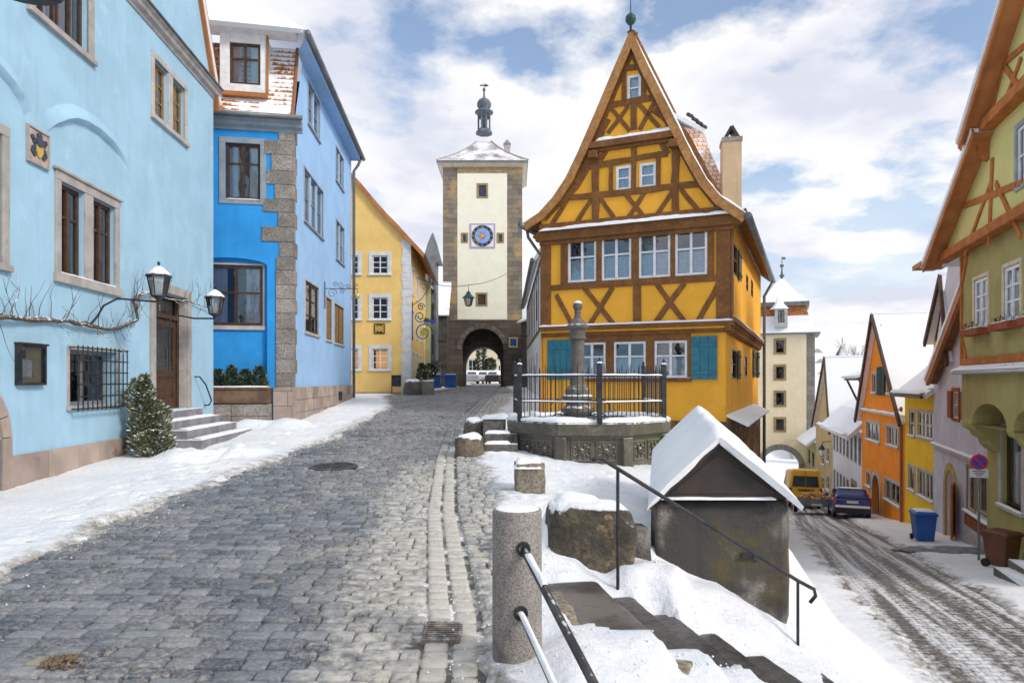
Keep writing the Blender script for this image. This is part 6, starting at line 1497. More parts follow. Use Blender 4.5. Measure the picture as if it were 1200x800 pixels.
# corner pilasters and carved panels
for p,n_ in zip(oct(rF*.98,0),range(8)): m = MB(); d = (V(p.x-fc.x,p.y-fc.y,0)).normalized(); m.obox((p.x,p.y),(d.x,d.y),(-d.y,d.x),.05,.11,zf0+.1,ztF-.30); m.build('corner_pilaster','fstone',ft,bevel=.02)
rnd = random.Random(9)
for k in range(8):
    A = oct(rF*.97,0); a,b = A[k],A[(k+1)%8]; mid = (a+b)/2
    if mid.y > fc.y+.3: continue
    fo = Fr((a.x,a.y),(b.x,b.y),(mid.x-fc.x,mid.y-fc.y)); L = fo.L; z0,z1 = zf0+.30,ztF-.38
    half = [(.20,L/2-.04),(L/2+.04,L-.20)]
    for (u0,u1) in half:
        pan = MB(); pf = MB()
        pf.fbox(fo,u0,u1,z0,z0+.02,0,.022); pf.fbox(fo,u0,u1,z1-.02,z1,0,.022); pf.fbox(fo,u0,u0+.02,z0+.02,z1-.02,0,.022); pf.fbox(fo,u1-.02,u1,z0+.02,z1-.02,0,.022)
        cu,cz2 = (u0+u1)/2,(z0+z1)/2; rw,rh = (u1-u0)/2-.05,(z1-z0)/2-.05
        for sx_ in (-1,1):
            for sz_ in (-1,1):
                pts = []
                for j in range(14): t_ = j/13; pts.append(fo.pt(cu+sx_*rw*(.12+.8*t_*math.cos(t_*1.4)),cz2+sz_*rh*(.95*math.sin(t_*1.7)),.014))
                pan.tube(pts,.016,5); pan.tube([fo.pt(cu+sx_*rw*(.9-.25*math.cos(q)),cz2+sz_*rh*(.3+.3*math.sin(q)),.012) for q in [i*.6 for i in range(9)]],.012,5)
        pan.disc(fo.pt(cu,cz2,0),fo.d,(0,0,1),.06,.03,10)
        q = pf.build('carved_panel','fstone',ft); pan.build('carved_foliage','fstone',q,smooth=True)
# snow on the coping
m = MB(); rows = []
for r,dz in ((rF*1.055,.0),(rF*1.05,.05),(rF*1.0,.085),(rF*.92,.09),(rF*.87,.06),(rF*.86,-.02)):
    row = []
    for k in range(97):
        a_ = k/96*8; i = int(a_)%8; f = a_-int(a_); o_ = oct(r,0); p = o_[i].lerp(o_[(i+1)%8],f); n_ = mnoise.noise(p*2.2); row.append(V(p.x+.02*n_,p.y+.03*n_,ztF+dz*(1+.5*n_)))
    rows.append(row)
m.grid(rows); m.build('snow_coping','snow',ft,smooth=True)
# railing: a thing of posts, bars and rails
rl = thing('fountain_railing',(fc.x,fc.y-rF*.9,ztF),'dark iron railing with slim bars, knobbed posts and snowy rails standing on the fountain rim','railing')
rr_ = 1.70; zb0 = ztF+.02; zh = .93; O = [V(fc.x+rr_*math.cos(R(-87)+k*math.pi/3), fc.y+rr_*math.sin(R(-87)+k*math.pi/3), 0) for k in range(6)]
for k in range(6):
    a,b = O[k],O[(k+1)%6]; mid = (a+b)/2
    m = MB()
    for zq,th_ in ((.88,.022),(.36,.018),(.06,.014)):
        d = (b-a).normalized(); s_ = V(d.y,-d.x,0)*th_*.8; m.hexa([a-s_+V(0,0,zb0+zq-th_*.5),b-s_+V(0,0,zb0+zq-th_*.5),b+s_+V(0,0,zb0+zq-th_*.5),a+s_+V(0,0,zb0+zq-th_*.5)],[a-s_+V(0,0,zb0+zq+th_*.5),b-s_+V(0,0,zb0+zq+th_*.5),b+s_+V(0,0,zb0+zq+th_*.5),a+s_+V(0,0,zb0+zq+th_*.5)])
    m.build('rail','ironsnow',rl)
    if mid.y < fc.y+.9:
        snowstrip([a+V(0,0,zb0+.892),b+V(0,0,zb0+.892)],.020,.022,rl,seg=10,jit=.8); snowstrip([a+V(0,0,zb0+.372),b+V(0,0,zb0+.372)],.018,.018,rl,seg=10,jit=.8)
    nb = 15
    for j in range(1,nb):
        p = a.lerp(b,j/nb); top = zb0+ (1.12 if j%2 else 1.02); mm_ = MB(); mm_.tube([(p.x,p.y,zb0-.05),(p.x,p.y,top-.08),(p.x,p.y,top)],[.0095,.0095,.002],5); mm_.build('bar','iron',rl)
for k in range(6):
    p = O[k]; m = MB(); thk = .048 if p.y < fc.y else .038
    m.obox((p.x,p.y),(1,0),(0,1),thk,thk,ztF-.02,zb0+1.08); m.lathe((p.x,p.y,zb0+1.08),[(thk*1.25,0),(thk*1.25,.03),(.02,.06),(.035,.10),(.005,.15)],8); m.build('post','iron',rl,bevel=.008)
    snowstrip([V(p.x-.05,p.y,zb0+1.115),V(p.x+.05,p.y,zb0+1.115)],.045,.03,rl,seg=3) if p.y < fc.y else None
# column
fc2 = P3(677,0,yf+.1); yfc = yf+.1
def fz(y): return (HY-y)/F*yfc
cl = thing('fountain_column',(fc2.x,fc2.y,ztF-.2),'carved stone fountain column crowned by a snow capped ball rising behind the railing','column')
m = MB(); m.lathe(fc2*1,[(.42,ztF-.45),(.42,fz(497)),(.33,fz(493)),(.36,fz(483)),(.28,fz(478)),(.35,fz(473)),(.35,fz(467)),(.24,fz(463)),(.30,fz(459)),(.30,fz(455)),(.19,fz(449))],12) if False else None
c0 = V(fc2.x,fc2.y,0)
m = MB(); m.lathe(c0,[(.42,ztF-.45),(.42,fz(496)),(.32,fz(492)),(.25,fz(488)),(.35,fz(482)),(.35,fz(478)),(.24,fz(474)),(.25,fz(470)),(.34,fz(467)),(.34,fz(464)),(.22,fz(461))],12); m.build('pedestal','fstone2',cl,smooth=False,bevel=.01)
m = MB(); m.lathe(c0,[(.27,fz(461)),(.27,fz(456)),(.17,fz(451)),(.155,fz(448)),(.15,fz(425)),(.145,fz(402)),(.15,fz(399))],16); m.build('shaft','fstone2',cl,smooth=False,bevel=.004)
m = MB(); m.lathe(c0,[(.15,fz(399)),(.19,fz(397.5)),(.19,fz(396)),(.16,fz(394)),(.17,fz(388)),(.235,fz(384)),(.235,fz(381.5)),(.20,fz(380)),(.08,fz(372)),(.065,fz(368)),(.075,fz(365)),(.06,fz(363.5))],16); m.build('capital','fstone2',cl)
m = MB(); rb = .105; zc_ = fz(359); m.lathe(c0,[(rb*math.sin(math.pi*k/12)+.001,zc_-rb*math.cos(math.pi*k/12)) for k in range(13)],20); m.build('ball','fstone2',cl,smooth=True)
m = MB(); m.lathe(c0,[(rb*1.04*math.sin(math.pi*k/20)+.001,zc_+.012+rb*1.06*math.cos(math.pi*k/20)) for k in range(0,8)][::-1],20); m.build('snow_cap','snow',cl,smooth=True)
for r,y_ in ((.34,464),(.235,381.5),(.35,478)):
    m = MB(); m.lathe(c0,[(r*.94,fz(y_)+.002),(r*.88,fz(y_)+.022),(r*.6,fz(y_)+.045),(.12,fz(y_)+.05)],20); m.build('snow_ring','snow',cl,smooth=True)
m = MB()
for sg_ in (-1,1):
    for z_ in (fz(486),fz(470)): m.tube([c0+V(sg_*.22,-.15,z_),c0+V(sg_*.5,-.35,z_+.05),c0+V(sg_*.62,-.5,z_-.06),c0+V(sg_*.60,-.55,z_-.16)],.016,6)
m.build('spout','iron',cl)
# side steps left of fountain, boulders
sx0,sx1 = P3(567,0,13.6).x,P3(592,0,13.6).x
t = thing('fountain_steps',((sx0+sx1)/2,13.6,Gz(sx0,13.6)),'narrow dark snow dusted stone steps beside the left edge of the fountain basin','steps')
for k in range(3):
    zt_ = -1.45+.19*k; m = MB(); m.box(sx0,sx1+.25,13.3+.28*k,14.6,zt_-.35,zt_); m.build('step','boulderdark',t,bevel=.02)
    snowstrip([V(sx0+.02,13.42+.28*k,zt_),V(sx1+.1,13.42+.28*k,zt_)],.11,.05,t,seg=10)
m = MB(); m.box(sx0-.05,sx1,14.3,14.9,-1.6,-.80); m.build('top_block','quoin',t,bevel=.05)
snowstrip([V(sx0-.08,14.5,-.80),V(sx1+.05,14.5,-.80)],.25,.09,t,seg=8)
p = P3(550,543,13.4); boulder('boulder',(p.x,p.y,-1.35),.34,'nearer snow capped rugged boulder at the edge of the cobbles left of the fountain','boulder',3,(.85,.8,.95))
p = P3(555,515,15.0); boulder('boulder',(p.x,p.y,-1.15),.30,'farther snow capped boulder just behind the other beside the fountain steps','boulder',8,(.75,.8,1.15))
# ------------------------------------------------------------------ FOREGROUND
# square guard stone
yp = 9.8; x0,x1 = P3(602.5,0,yp).x,P3(636.5,0,yp).x; cxp = (x0+x1)/2; hz0 = -1.62; hz1 = (HY-541)/F*yp
def roughblock(name,c,hx,hy,z0,z1,mat,label,cat,seed=0,n=10,parent=None,amp=.03,rot=0,chip=.0,ret=False):
    bm = bmesh.new(); bmesh.ops.create_cube(bm,size=2); bmesh.ops.subdivide_edges(bm,edges=bm.edges,cuts=n,use_grid_fill=True); m = MB(); idx = {}; cr_,sr_ = math.cos(rot),math.sin(rot)
    for v in bm.verts:
        p = v.co; q = V(p.x,p.y,p.z); e = sum(1 for a in q if abs(a) > .97)
        rr = 1-(.035 if e >= 2 else 0)-(.03 if e == 3 else 0); w_ = V(q.x*hx,q.y*hy,q.z*(z1-z0)/2)
        d = amp*(mnoise.noise(w_*3.1+V(seed,0,0))*1.2+mnoise.noise(w_*9+V(0,seed,0))*.5); nrm = q.normalized()
        X,Y,Z = q.x*hx*rr+nrm.x*d, q.y*hy*rr+nrm.y*d, q.z*(z1-z0)/2*(1-(.02 if e>=2 else 0))+nrm.z*d
        idx[v.index] = m.vert((c[0]+X*cr_-Y*sr_,c[1]+X*sr_+Y*cr_,(z0+z1)/2+Z))
    for f in bm.faces: m.f.append([idx[v.index] for v in f.verts]); m.m.append(0)
    bm.free()
    return lab(m.build(name,mat,parent,smooth=True),label,cat)
MT['guard'] = surf('lichen_sandstone', (.34,.29,.21), (.24,.21,.17), scale=4, bump=1.0, bscale=24, bdist=.015, grain=(20,(.11,.10,.08),.8), patch=((.46,.33,.18), 5, .56, .7))
t = thing('guard_stone',(cxp,yp,hz0+.1),'squat lichen spotted square guard stone with a snow cap standing in the snow','guard stone')
roughblock('stone_block',(cxp,yp),(x1-x0)/2,.21,hz0-.1,hz1,'guard',None,None,seed=2,parent=t,rot=.08)
rows = []
m = MB()
for j in range(9):
    row = []
    for i in range(9):
        a,b = (i/4-1),(j/4-1); e = max(abs(a),abs(b)); p = V(cxp+a*(x1-x0)/2*1.02,yp+b*.22,0); row.append(V(p.x,p.y,hz1-.045+.10*(1-e**5)*(1+.6*mnoise.noise(p*6))-.03*(e>.99)))
    rows.append(row)
m.grid(rows); m.build('snow_cap','snow',t,smooth=True)
# round bollard with socketed rails
MT['granite'] = surf('speckled_granite', (.36,.33,.30), (.27,.25,.23), scale=2.2, bump=.7, bscale=90, bdist=.004, grain=(85,(.10,.09,.085),.75), streak=.5, patch=((.12,.09,.085), 2.3, .50, .70), snow=.0)
yb = 4.1; bc = P3(606,0,yb); rb = .148; zt_b = (HY-596)/F*yb; zb_b = -1.80
t = thing('granite_bollard',(bc.x,bc.y,Gz(bc.x,bc.y)),'thick round granite bollard in the foreground holding two stair rails in its side','bollard')
m = MB(); m.lathe((bc.x,bc.y,0),[(rb*1.01,zb_b),(rb,zt_b-.02),(rb*.985,zt_b-.006),(rb*.96,zt_b),(rb*.1,zt_b+.004)],64); o_ = m.build('shaft','granite',t,smooth=True)
md = o_.modifiers.new('es','EDGE_SPLIT'); md.split_angle = R(35)
m = MB(); m.lathe((bc.x,bc.y,0),[(rb*.90,zt_b+.002),(rb*.84,zt_b+.006),(rb*.5,zt_b+.009),(.01,zt_b+.010)],32); m.build('snow_dusting','snow',t,smooth=True)
h1 = V(bc.x+.035,bc.y-rb*.98,(HY-643)/F*(yb-rb)); h2 = V(bc.x+.02,bc.y-rb*.98,(HY-718)/F*(yb-rb))
for h in (h1,h2):
    m = MB(); ax,ay = V(1,0,0),V(0,0,1); ringm(m,h+V(0,.012,0),V(1,0,0),V(0,0,1),.026,.042,-.012,.03,20); m.build('rail_socket','iron',t); m = MB(); m.disc(h+V(0,.016,0),(1,0,0),(0,0,1),.030,.004,16); m.build('socket_hole','dark',t)
MT['railsteel'] = surf('stair_rail_steel', (.055,.05,.055), (.10,.095,.095), scale=8, rough=.28, bump=.15, metal=.6, snow=.25)
dr_ = V(.30,-.95,-.37)
e1 = h1+dr_*1.7; e2 = h2+dr_*1.5
m = MB(); m.tube([h1+V(0,.05,.01),h1+dr_*.06,e1],.0225,12); lab(m.build('stair_rail','railsteel',None,smooth=True),'upper metal stair rail running down from the round bollard towards the viewer','handrail'); lab(snowstrip([h1+dr_*.08+V(0,0,.016),h1+dr_*.36+V(0,0,.016)],.018,.024,None,seg=12,jit=.8,name='snow_ridge'),'short ridge of snow on the upper stair rail next to the bollard','snow')
sr = thing('stair_rail',tuple(h2),'lower snow covered stair rail running down from the round bollard','handrail')
m = MB(); m.tube([h2+V(0,.05,.01),h2+dr_*.06,e2],.0195,12); m.build('rail_tube','railsteel',sr,smooth=True); snowstrip([h2+V(.0,-.03,.014),e2+V(0,0,.014)],.015,.024,sr,seg=40,jit=.9)
# rough boulder beside the stair
MT['stairboulder'] = surf('mossy_split_stone', (.15,.125,.085), (.075,.065,.05), scale=2.0, lo=.42, hi=.58, bump=1.0, bscale=24, bdist=.03, snow=.45, patch=((.38,.27,.15), 1.6, .54, .60), grain=(18,(.04,.036,.03),.6))
cbx = P3(692,0,6.15); boulder('stair_boulder',(cbx.x-.0,6.3,-1.60),.40,'big mossy split boulder heaped with snow beside the top of the stairs','stairboulder',14,(.98,.8,1.20),4,.36)
m = MB(); rows = []
for j in range(15):
    row = []
    for i in range(17):
        a,b = i/8-1,j/7-1; e = min(1,max(abs(a),abs(b))); p = V(.58+a*.42,6.42+b*.36,0); n_ = mnoise.noise(p*3); row.append(V(p.x,p.y,-1.215+.10*(1-e**3)*(1+.6*n_)-.30*e**4+.05*n_-.22*max(0,-a)**1.5))
    rows.append(row)
m.grid(rows); lab(m.build('snow_heap','snow',None,smooth=True),'thick heap of snow lying on top of the big mossy split boulder','snow heap')
# well house: stone block, gable roof
MT['wellstone'] = surf('weathered_block', (.060,.056,.052), (.27,.25,.23), scale=1.6, lo=.48, hi=.64, bump=1.0, bscale=34, bdist=.012, grain=(60,(.06,.055,.05),.55), patch=((.10,.08,.035), 1.9, .50, .66), streak=.9)
MT['wellboard'] = surf('damp_gable_board', (.05,.038,.033), (.03,.026,.024), scale=3, bump=.5, bscale=30, patch=((.11,.045,.03), 1.8, .55, .72), streak=.6, rough=.7)
yw = 6.5; wl = P3(763,0,yw).x; wr2 = P3(928,0,yw).x; frW = Fr((wl,yw),(wr2,yw-.02),(0,-1)); LW = frW.L
def wz(y): return (HY-y)/F*yw
ww = thing('well_house',((wl+wr2)/2,yw+.6,-2.7),'stone well housing with a snow covered gable roof in the right foreground','well house')
dW = .215
ob_ = roughblock('stone_body',(0,0),LW/2,1.9,-3.3,wz(585),'wellstone',None,None,seed=7,n=26,parent=ww,amp=.010)
for v in ob_.data.vertices:
    w_ = v.co+WL[ww.name]; yy_ = w_.y+1.9; v.co = V(w_.x+(wl+wr2)/2+dW*yy_, yw+yy_+.004, w_.z)-WL[ww.name]
m = MB(); xa_ = P3(840,0,yw-.06).x-wl; za = wz(522)+.02
m.fprism(frW,[(.0,wz(583)),(LW+.02,wz(583)),(xa_,za+.03)],-.02,.06); m.fprism(frW,[(.16,wz(583)+.05),(LW-.16,wz(583)+.05),(xa_,za-.10)],.061,.068); m.build('gable','wellboard',ww,bevel=.006)
snowstrip([frW.pt(.06,wz(583)-.0,.06),frW.pt(LW*.86,wz(583),.06)],.03,.02,ww,seg=30)
# roof slabs (stone) and snow blanket
ya,yb2 = yw-.16,yw+3.9
def rp_(f,side):   # f 0 eave .. 1 ridge
    ex = -.06 if side == 'L' else LW+.04
    u = ex+(xa_-ex)*f; z = (wz(583)-.06)+(za+.05-(wz(583)-.06))*f; return u,z
for side in ('L','R'):
    (u0,z0),(u1,z1) = rp_(0,side),rp_(1,side)
    m = MB(); dd_ = V(dW*(yb2-ya),0,0); A = [V(wl+u0,ya,z0),V(wl+u0,yb2,z0)+dd_]; B_ = [V(wl+u1,ya,z1),V(wl+u1,yb2,z1)+dd_]; m.slab([A,B_],.03); m.build('roof_slab','wellboard',ww)
m = MB(); rows = []; N = 30; M_ = 26
for j in range(M_+1):
    g_ = j/M_; y_ = ya-.05+(yb2-ya+.1)*g_; row = []
    for i in range(N+1):
        f = i/N; side = 'L' if f < .5 else 'R'; ff = f*2 if f < .5 else (1-f)*2; u,z = rp_(ff,side)
        k = min(1,8*min(f,1-f))*min(1,.25+6*min(g_,1-g_)); n_ = mnoise.noise(V(u*2,y_*2,0)); n3 = mnoise.noise(V(u*6,y_*6,4))
        row.append(V(wl+u+dW*(y_-ya),y_-.03*(g_==0)*n3,z+.10*g_+.012+.085*k**.6*(1+.45*n_+.22*n3)-.012*(ff>.95)))
    rows.append(row)
m.grid(rows)
low_ = [[p-V(0,0,.0) for p in r] for r in rows]
fr0 = rows[0]; m.grid([fr0,[V(p.x,p.y+.05,rp_((i/N*2 if i/N<.5 else (1-i/N)*2),'L' if i/N<.5 else 'R')[1]-.035) for i,p in enumerate(fr0)]]); m.build('snow_blanket','snow',ww,smooth=True)
# handrail on two posts with bracket
hr = thing('stair_handrail',(P3(724,0,5.7).x,5.7,-1.9),'dark iron handrail on two posts descending past the stone well house','handrail')
pA = P3(724,549,5.75); pB = P3(935,680,6.30); st_ = P3(694,537,5.6); en = P3(954,690,6.33)
m = MB(); m.tube([st_+V(-.0,0,-.02),st_+V(.03,0,.005),P3(705,537,5.62),pA+V(0,0,.0),pA.lerp(pB,.5),pB,en,en+V(.015,0,-.06),P3(949,706,6.33)],.0175,10); m.build('rail','iron',hr,smooth=True)
m = MB(); m.tube([pA,V(pA.x,pA.y,-2.1)],.0145,8); m.build('post','iron',hr); m = MB(); m.tube([pB,V(pB.x,pB.y,-2.9)],.0145,8); m.build('post','iron',hr)
q = pA.lerp(pB,.735); m = MB(); m.tube([q,q+V(.0,.02,-.09),q+V(.07,.12,-.10)],.011,6); m.build('wall_bracket','iron',hr); m = MB(); m.fbox(frW,q.x-wl+.0,q.x-wl+.13,q.z-.13,q.z-.08,.0,.02) ; m.build('bracket_plate','iron',hr)
# stair slabs, each a step
stt = thing('stair_flight',(1.2,5.0,-2.2),'worn dark stone steps half buried in snow, descending right beside the handrail','steps')
MT['stairstone'] = surf('wet_dark_stair_stone', (.06,.052,.05), (.03,.028,.028), scale=4, bump=.8, bscale=28, bdist=.012, grain=(14,(.12,.10,.09),.5), rough=.4, snow=.0, spec=.5)
MT['stairtop'] = surf('wet_slab_stone', (.15,.13,.115), (.05,.043,.04), scale=1.6, lo=.42, hi=.58, bump=.8, bscale=28, bdist=.012, rough=.4, spec=.5)
for k,(cx_,cy_,hx,hy,zt_,mt_) in enumerate(((.60,5.10,.22,.60,-1.67,'stairtop'),(1.00,5.10,.12,.62,-1.80,'stairstone'),(1.34,5.08,.12,.62,-1.94,'stairstone'),(1.68,5.08,.12,.60,-2.09,'stairstone'),(2.04,5.1,.12,.5,-2.24,'stairstone'))):
    roughblock('step',(cx_,cy_),hx,hy,zt_-.35,zt_,mt_,None,None,seed=30+k,n=16,parent=stt,amp=.007,rot=.19)
roughblock('step',(2.30,5.72),.36,.22,-2.9,-2.50,'stairstone',None,None,seed=44,n=9,parent=stt,amp=.035,rot=-.05)
roughblock('flag_stone',(.33,5.0),.10,.40,-1.98,-1.655,'guard',None,None,seed=45,n=8,parent=stt,amp=.03,rot=.1)
roughblock('edge_stone',(.98,4.32),.16,.08,-2.0,-1.76,'guard',None,None,seed=46,n=8,parent=stt,amp=.03,rot=-.5)
roughblock('edge_stone',(.95,6.55),.35,.2,-2.2,-1.40,'wellstone',None,None,seed=47,n=8,parent=stt,amp=.02,rot=0)
# ------------------------------------------------------------------ RIGHT SIDE. generic facade house with gable towards the street
def house(name,label,a,b,z0,mat,outline=None,depth=6,out=(-1,0)):
    fr = Fr(a,b,out); t = thing(name,(fr.pt(fr.L/2,0).x,fr.pt(fr.L/2,0).y,z0+1),label,'house'); return t,fr
def pxpt(px,y): p = P3(px,0,y); return (p.x,p.y)
MT['snowroof'] = rooftile('roof_deep_snow', 1.05); MT['snowroof2'] = rooftile('roof_snow_with_bare_courses', .80, (.10,.08,.08), feather=.08)
# gate tower at the bottom of the street
yG = 65.0; g0,g1 = pxpt(878,yG+1.2),pxpt(955,yG-1.0); frG = Fr(g0,g1,(0,-1)); LG = frG.L; DG = 6.0; aG = frG.d; bGd = -frG.n
gt = thing('gate_tower',(g0[0]+LG/2,yG,-11),'cream gate tower with snowy skirt roof and archway at the foot of the lower street','tower')
MT['creamG'] = plaster('gate_cream_plaster', (.78,.68,.48), .25, .94); MT['gatestone'] = masonry('gate_stone', (.30,.28,.25), (.20,.19,.17), (.10,.09,.08), .8, .45)
def zg_(y): return (HY-y)/F*yG
uq = frG.uz(945,0)[0]; zb_ = zg_(508); zt_ = zg_(392)
W = Wall(frG,[(0,-12.5),(uq,-12.5),(uq,zt_),(0,zt_)],'creamG',gt,reveal=.3)
gw_ = [wpx(frG,909.5,y0,918.5,y1) for y0,y1 in ((399,413),(429.5,443.5),(460,474.5),(491,504))]
for r in gw_: W.hole(*r)
a0,a1 = frG.uz(893.5,0)[0],frG.uz(936.5,0)[0]; ztop_ = zg_(527); W.hole(a0,a1,-12.5,ztop_,arch=ztop_-(a1-a0)/2,depth=DG,back=False); W.build()
for r in gw_: window(gt,frG,r,w=-.15,cols=1,rows=2,mat='wbrown',pane='glassdark',sur='stoneochre',surw=.22,surp=.05,fw=.05)
W = Wall(frG,[(uq,-12.5),(LG,-12.5),(LG,zt_),(uq,zt_)],'gatestone',gt,name='corner_pier'); W.build()
m = MB(); cc_ = (a0+a1)/2; rg_ = (a1-a0)/2
for k in range(13):
    t0 = math.pi*k/13+.01; t1 = math.pi*(k+1)/13-.01; zs_ = ztop_-rg_
    m.fprism(frG,[(cc_+math.cos(t)*q,zs_+math.sin(t)*q) for q,t in ((rg_+.01,t0),(rg_+.55,t0),(rg_+.55,t1),(rg_+.01,t1))],-.05,.06)
m.build('arch_voussoirs','quoin',gt,bevel=.02)
m = MB(); PG = frG.pt
for u_ in (LG,0): m.face([PG(u_,-12.5,0),PG(u_,-12.5,-DG),PG(u_,zt_,-DG),PG(u_,zt_,0)],0,[(0,0),(DG,0),(DG,20),(0,20)])
m.build('side_walls','gatestone',gt,fixn=False)
bG = frG.shift(-DG); W = Wall(bG,[(0,-12.5),(LG,-12.5),(LG,zt_),(0,zt_)],'gatestone',gt,name='back_wall'); W.hole(a0,a1,-12.5,ztop_-.001,arch=ztop_-(a1-a0)/2,depth=.2,back=False); W.build()
cG = frG.pt(LG/2,0,-DG/2); hwG = LG/2
def r4g(h,z): return [V(*(cG+aG*a*h+bGd*b*h).xy,z) for a,b in ((-1,-1),(1,-1),(1,1),(-1,1))]
def zgc(y): return (HY-y)/F*(yG+ (3.0 if y < 358 else 1.0))
def roof4(par,prof,mat,name,nz_=0):
    for sd_ in range(4):
        m = MB(); rows = []
        for h,z in prof:
            q = r4g(h,z); rows.append([q[sd_],q[sd_].lerp(q[(sd_+1)%4],.5),q[(sd_+1)%4]])
        m.slab(rows,.1); m.build(name,mat,par)
roof4(gt,[(hwG+.42,zgc(391)),(hwG+.05,zgc(384)),(hwG-.30,zgc(377.5)),(hwG-.52,zgc(370.5))],'snowroof','skirt_roof'); roof4(gt,[(hwG-.52,zgc(370.5)),(hwG-.66,zgc(365)),(hwG-.72,zgc(359))],'tilebare','tile_band')
roof4(gt,[(hwG-.50,zgc(357)),(hwG-.95,zgc(352)),(hwG-1.55,zgc(345)),(hwG-2.1,zgc(337)),(hwG-2.5,zgc(331)),(.06,zgc(325.5))],'snowroof','top_roof')
m = MB(); m.hexa(r4g(hwG+.46,zgc(392.6)),r4g(hwG+.46,zgc(390.8))); m.hexa(r4g(hwG-.46,zgc(359)),r4g(hwG-.46,zgc(356.8))); m.build('gutter_edge','zinc',gt)
m = MB(); m.hexa(r4g(hwG+.0,zt_),r4g(hwG+.40,zgc(392.4))); m.build('eaves','stonegrey',gt)
m = MB(); m.lathe(V(cG.x,cG.y,0),[(.20,zgc(328)),(.12,zgc(325)),(.28,zgc(323.5)),(.1,zgc(321)),(.06,zgc(314)),(.2,zgc(312.5)),(.2,zgc(310.5)),(.04,zgc(309)),(.03,zgc(301))],10); m.box(cG.x,cG.x+.35,cG.y-.02,cG.y+.02,zgc(304.5),zgc(301.5)); m.build('spire_finial','lead',gt)
fd = Fr(pxpt(908,yG-.1),pxpt(923,yG-.5),(0,-1)); m = MB(); L = fd.L
m.fbox(fd,0,.28,zgc(384),zgc(363),-1.5,0); m.fbox(fd,L-.28,L,zgc(384),zgc(363),-1.5,0); m.fbox(fd,.28,L-.28,zgc(384),zgc(379),-1.5,0); m.fbox(fd,.28,L-.28,zgc(365),zgc(363),-1.5,0); dd = m.build('dormer','stonepale',gt)
window(gt,fd,(.28,L-.28,zgc(379),zgc(365)),w=-.1,cols=2,rows=2,mat='wblack',pane='glassdark',curtain='sides',name='dormer_window')
m = MB(); m.lathe(V(fd.pt(L/2,0).x,fd.pt(L/2,0).y+.5,0),[(.95,zgc(363)),(.5,zgc(358)),(.2,zgc(353)),(.03,zgc(349.5)),(.03,zgc(342))],4,rot=R(45)); m.build('dormer_roof','snow',dd)
# beyond the gate: snowy roof
m = MB(); p = P3(915,548,95)
t = thing('house_beyond_gate',(p.x,95,-13),'small half-timbered house with a snowy roof seen through the lower gate arch','house')
fz0 = Fr(pxpt(880,95),pxpt(950,95),(0,-1)); m.fbox(fz0,0,fz0.L,-16,(HY-555)/F*95,-5,0); m.build('wall','whiteR',t); m = MB(); half_timber(m,fz0,fz0.L,-15.9,(HY-556)/F*95,8); m.build('timber_frame','wbrown',t)
m = MB(); z_ = (HY-553)/F*95; m.slab([[fz0.pt(-.5,z_,.5),fz0.pt(fz0.L+.5,z_,.5)],[fz0.pt(-.5,z_+3.6,-3),fz0.pt(fz0.L+.5,z_+3.6,-3)]],.2); m.build('roof','snowroof',t)
# street side facades, far to near. corners (px, depth)
def gz_(x,y): return lo(y)
# sand coloured low house + gabled house (far)
def street_house(name,label,pxa,ya,pxb,yb,ze_px,mat):
    """a = far corner, b = near corner"""
    a,b = pxpt(pxa,ya),pxpt(pxb,yb); fr = Fr(a,b,(-1,0)); t = thing(name,(a[0],(ya+yb)/2,lo((ya+yb)/2)),label,'house'); return t,fr
MT['sand'] = plaster('sand_plaster', (.52,.38,.20), .4); MT['sandgreen'] = plaster('olive_sand_plaster', (.38,.36,.20), .4); MT['lilac'] = plaster('pale_lilac_plaster', (.68,.68,.74), .4); MT['orangeO'] = plaster('orange_plaster', (.92,.29,.03), .3); MT['yelY'] = plaster('bright_yellow_plaster', (.90,.58,.04), .35)
tN0,frN0 = street_house('olive_low_house','small olive house with snowy lean-to roof right beside the lower gate tower',944.5,64.5,957,58,0,'sandgreen')
def zat(fr,px,py): return fr.uz(px,py)[1]
L = frN0.L; ze_ = zat(frN0,950,516)
W = Wall(frN0,[(0,-13),(L,-13),(L,ze_),(0,ze_)],'sandgreen',tN0); ws = [(L*.25,L*.45,ze_-2.2,ze_-.9),(L*.6,L*.8,ze_-2.2,ze_-.9)]
for r in ws: W.hole(*r)
W.build()
for r in ws: window(tN0,frN0,r,w=-.08,cols=1,rows=2,mat='wbrown',pane='glassdark')
m = MB(); P = frN0.pt; m.slab([[P(-.3,ze_-.1,.9),P(L+.2,ze_-.1,.9)],[P(-.3,ze_+3.2,-3),P(L+.2,ze_+3.2,-3)]],.2); m.build('roof','snowroof',tN0)
m = MB(); m.face([P(L,-13,0),P(L,ze_,0),P(L,ze_+3.0,-3),P(L,-13,-3)]); m.build('side_wall','sandgreen',tN0,fixn=False)
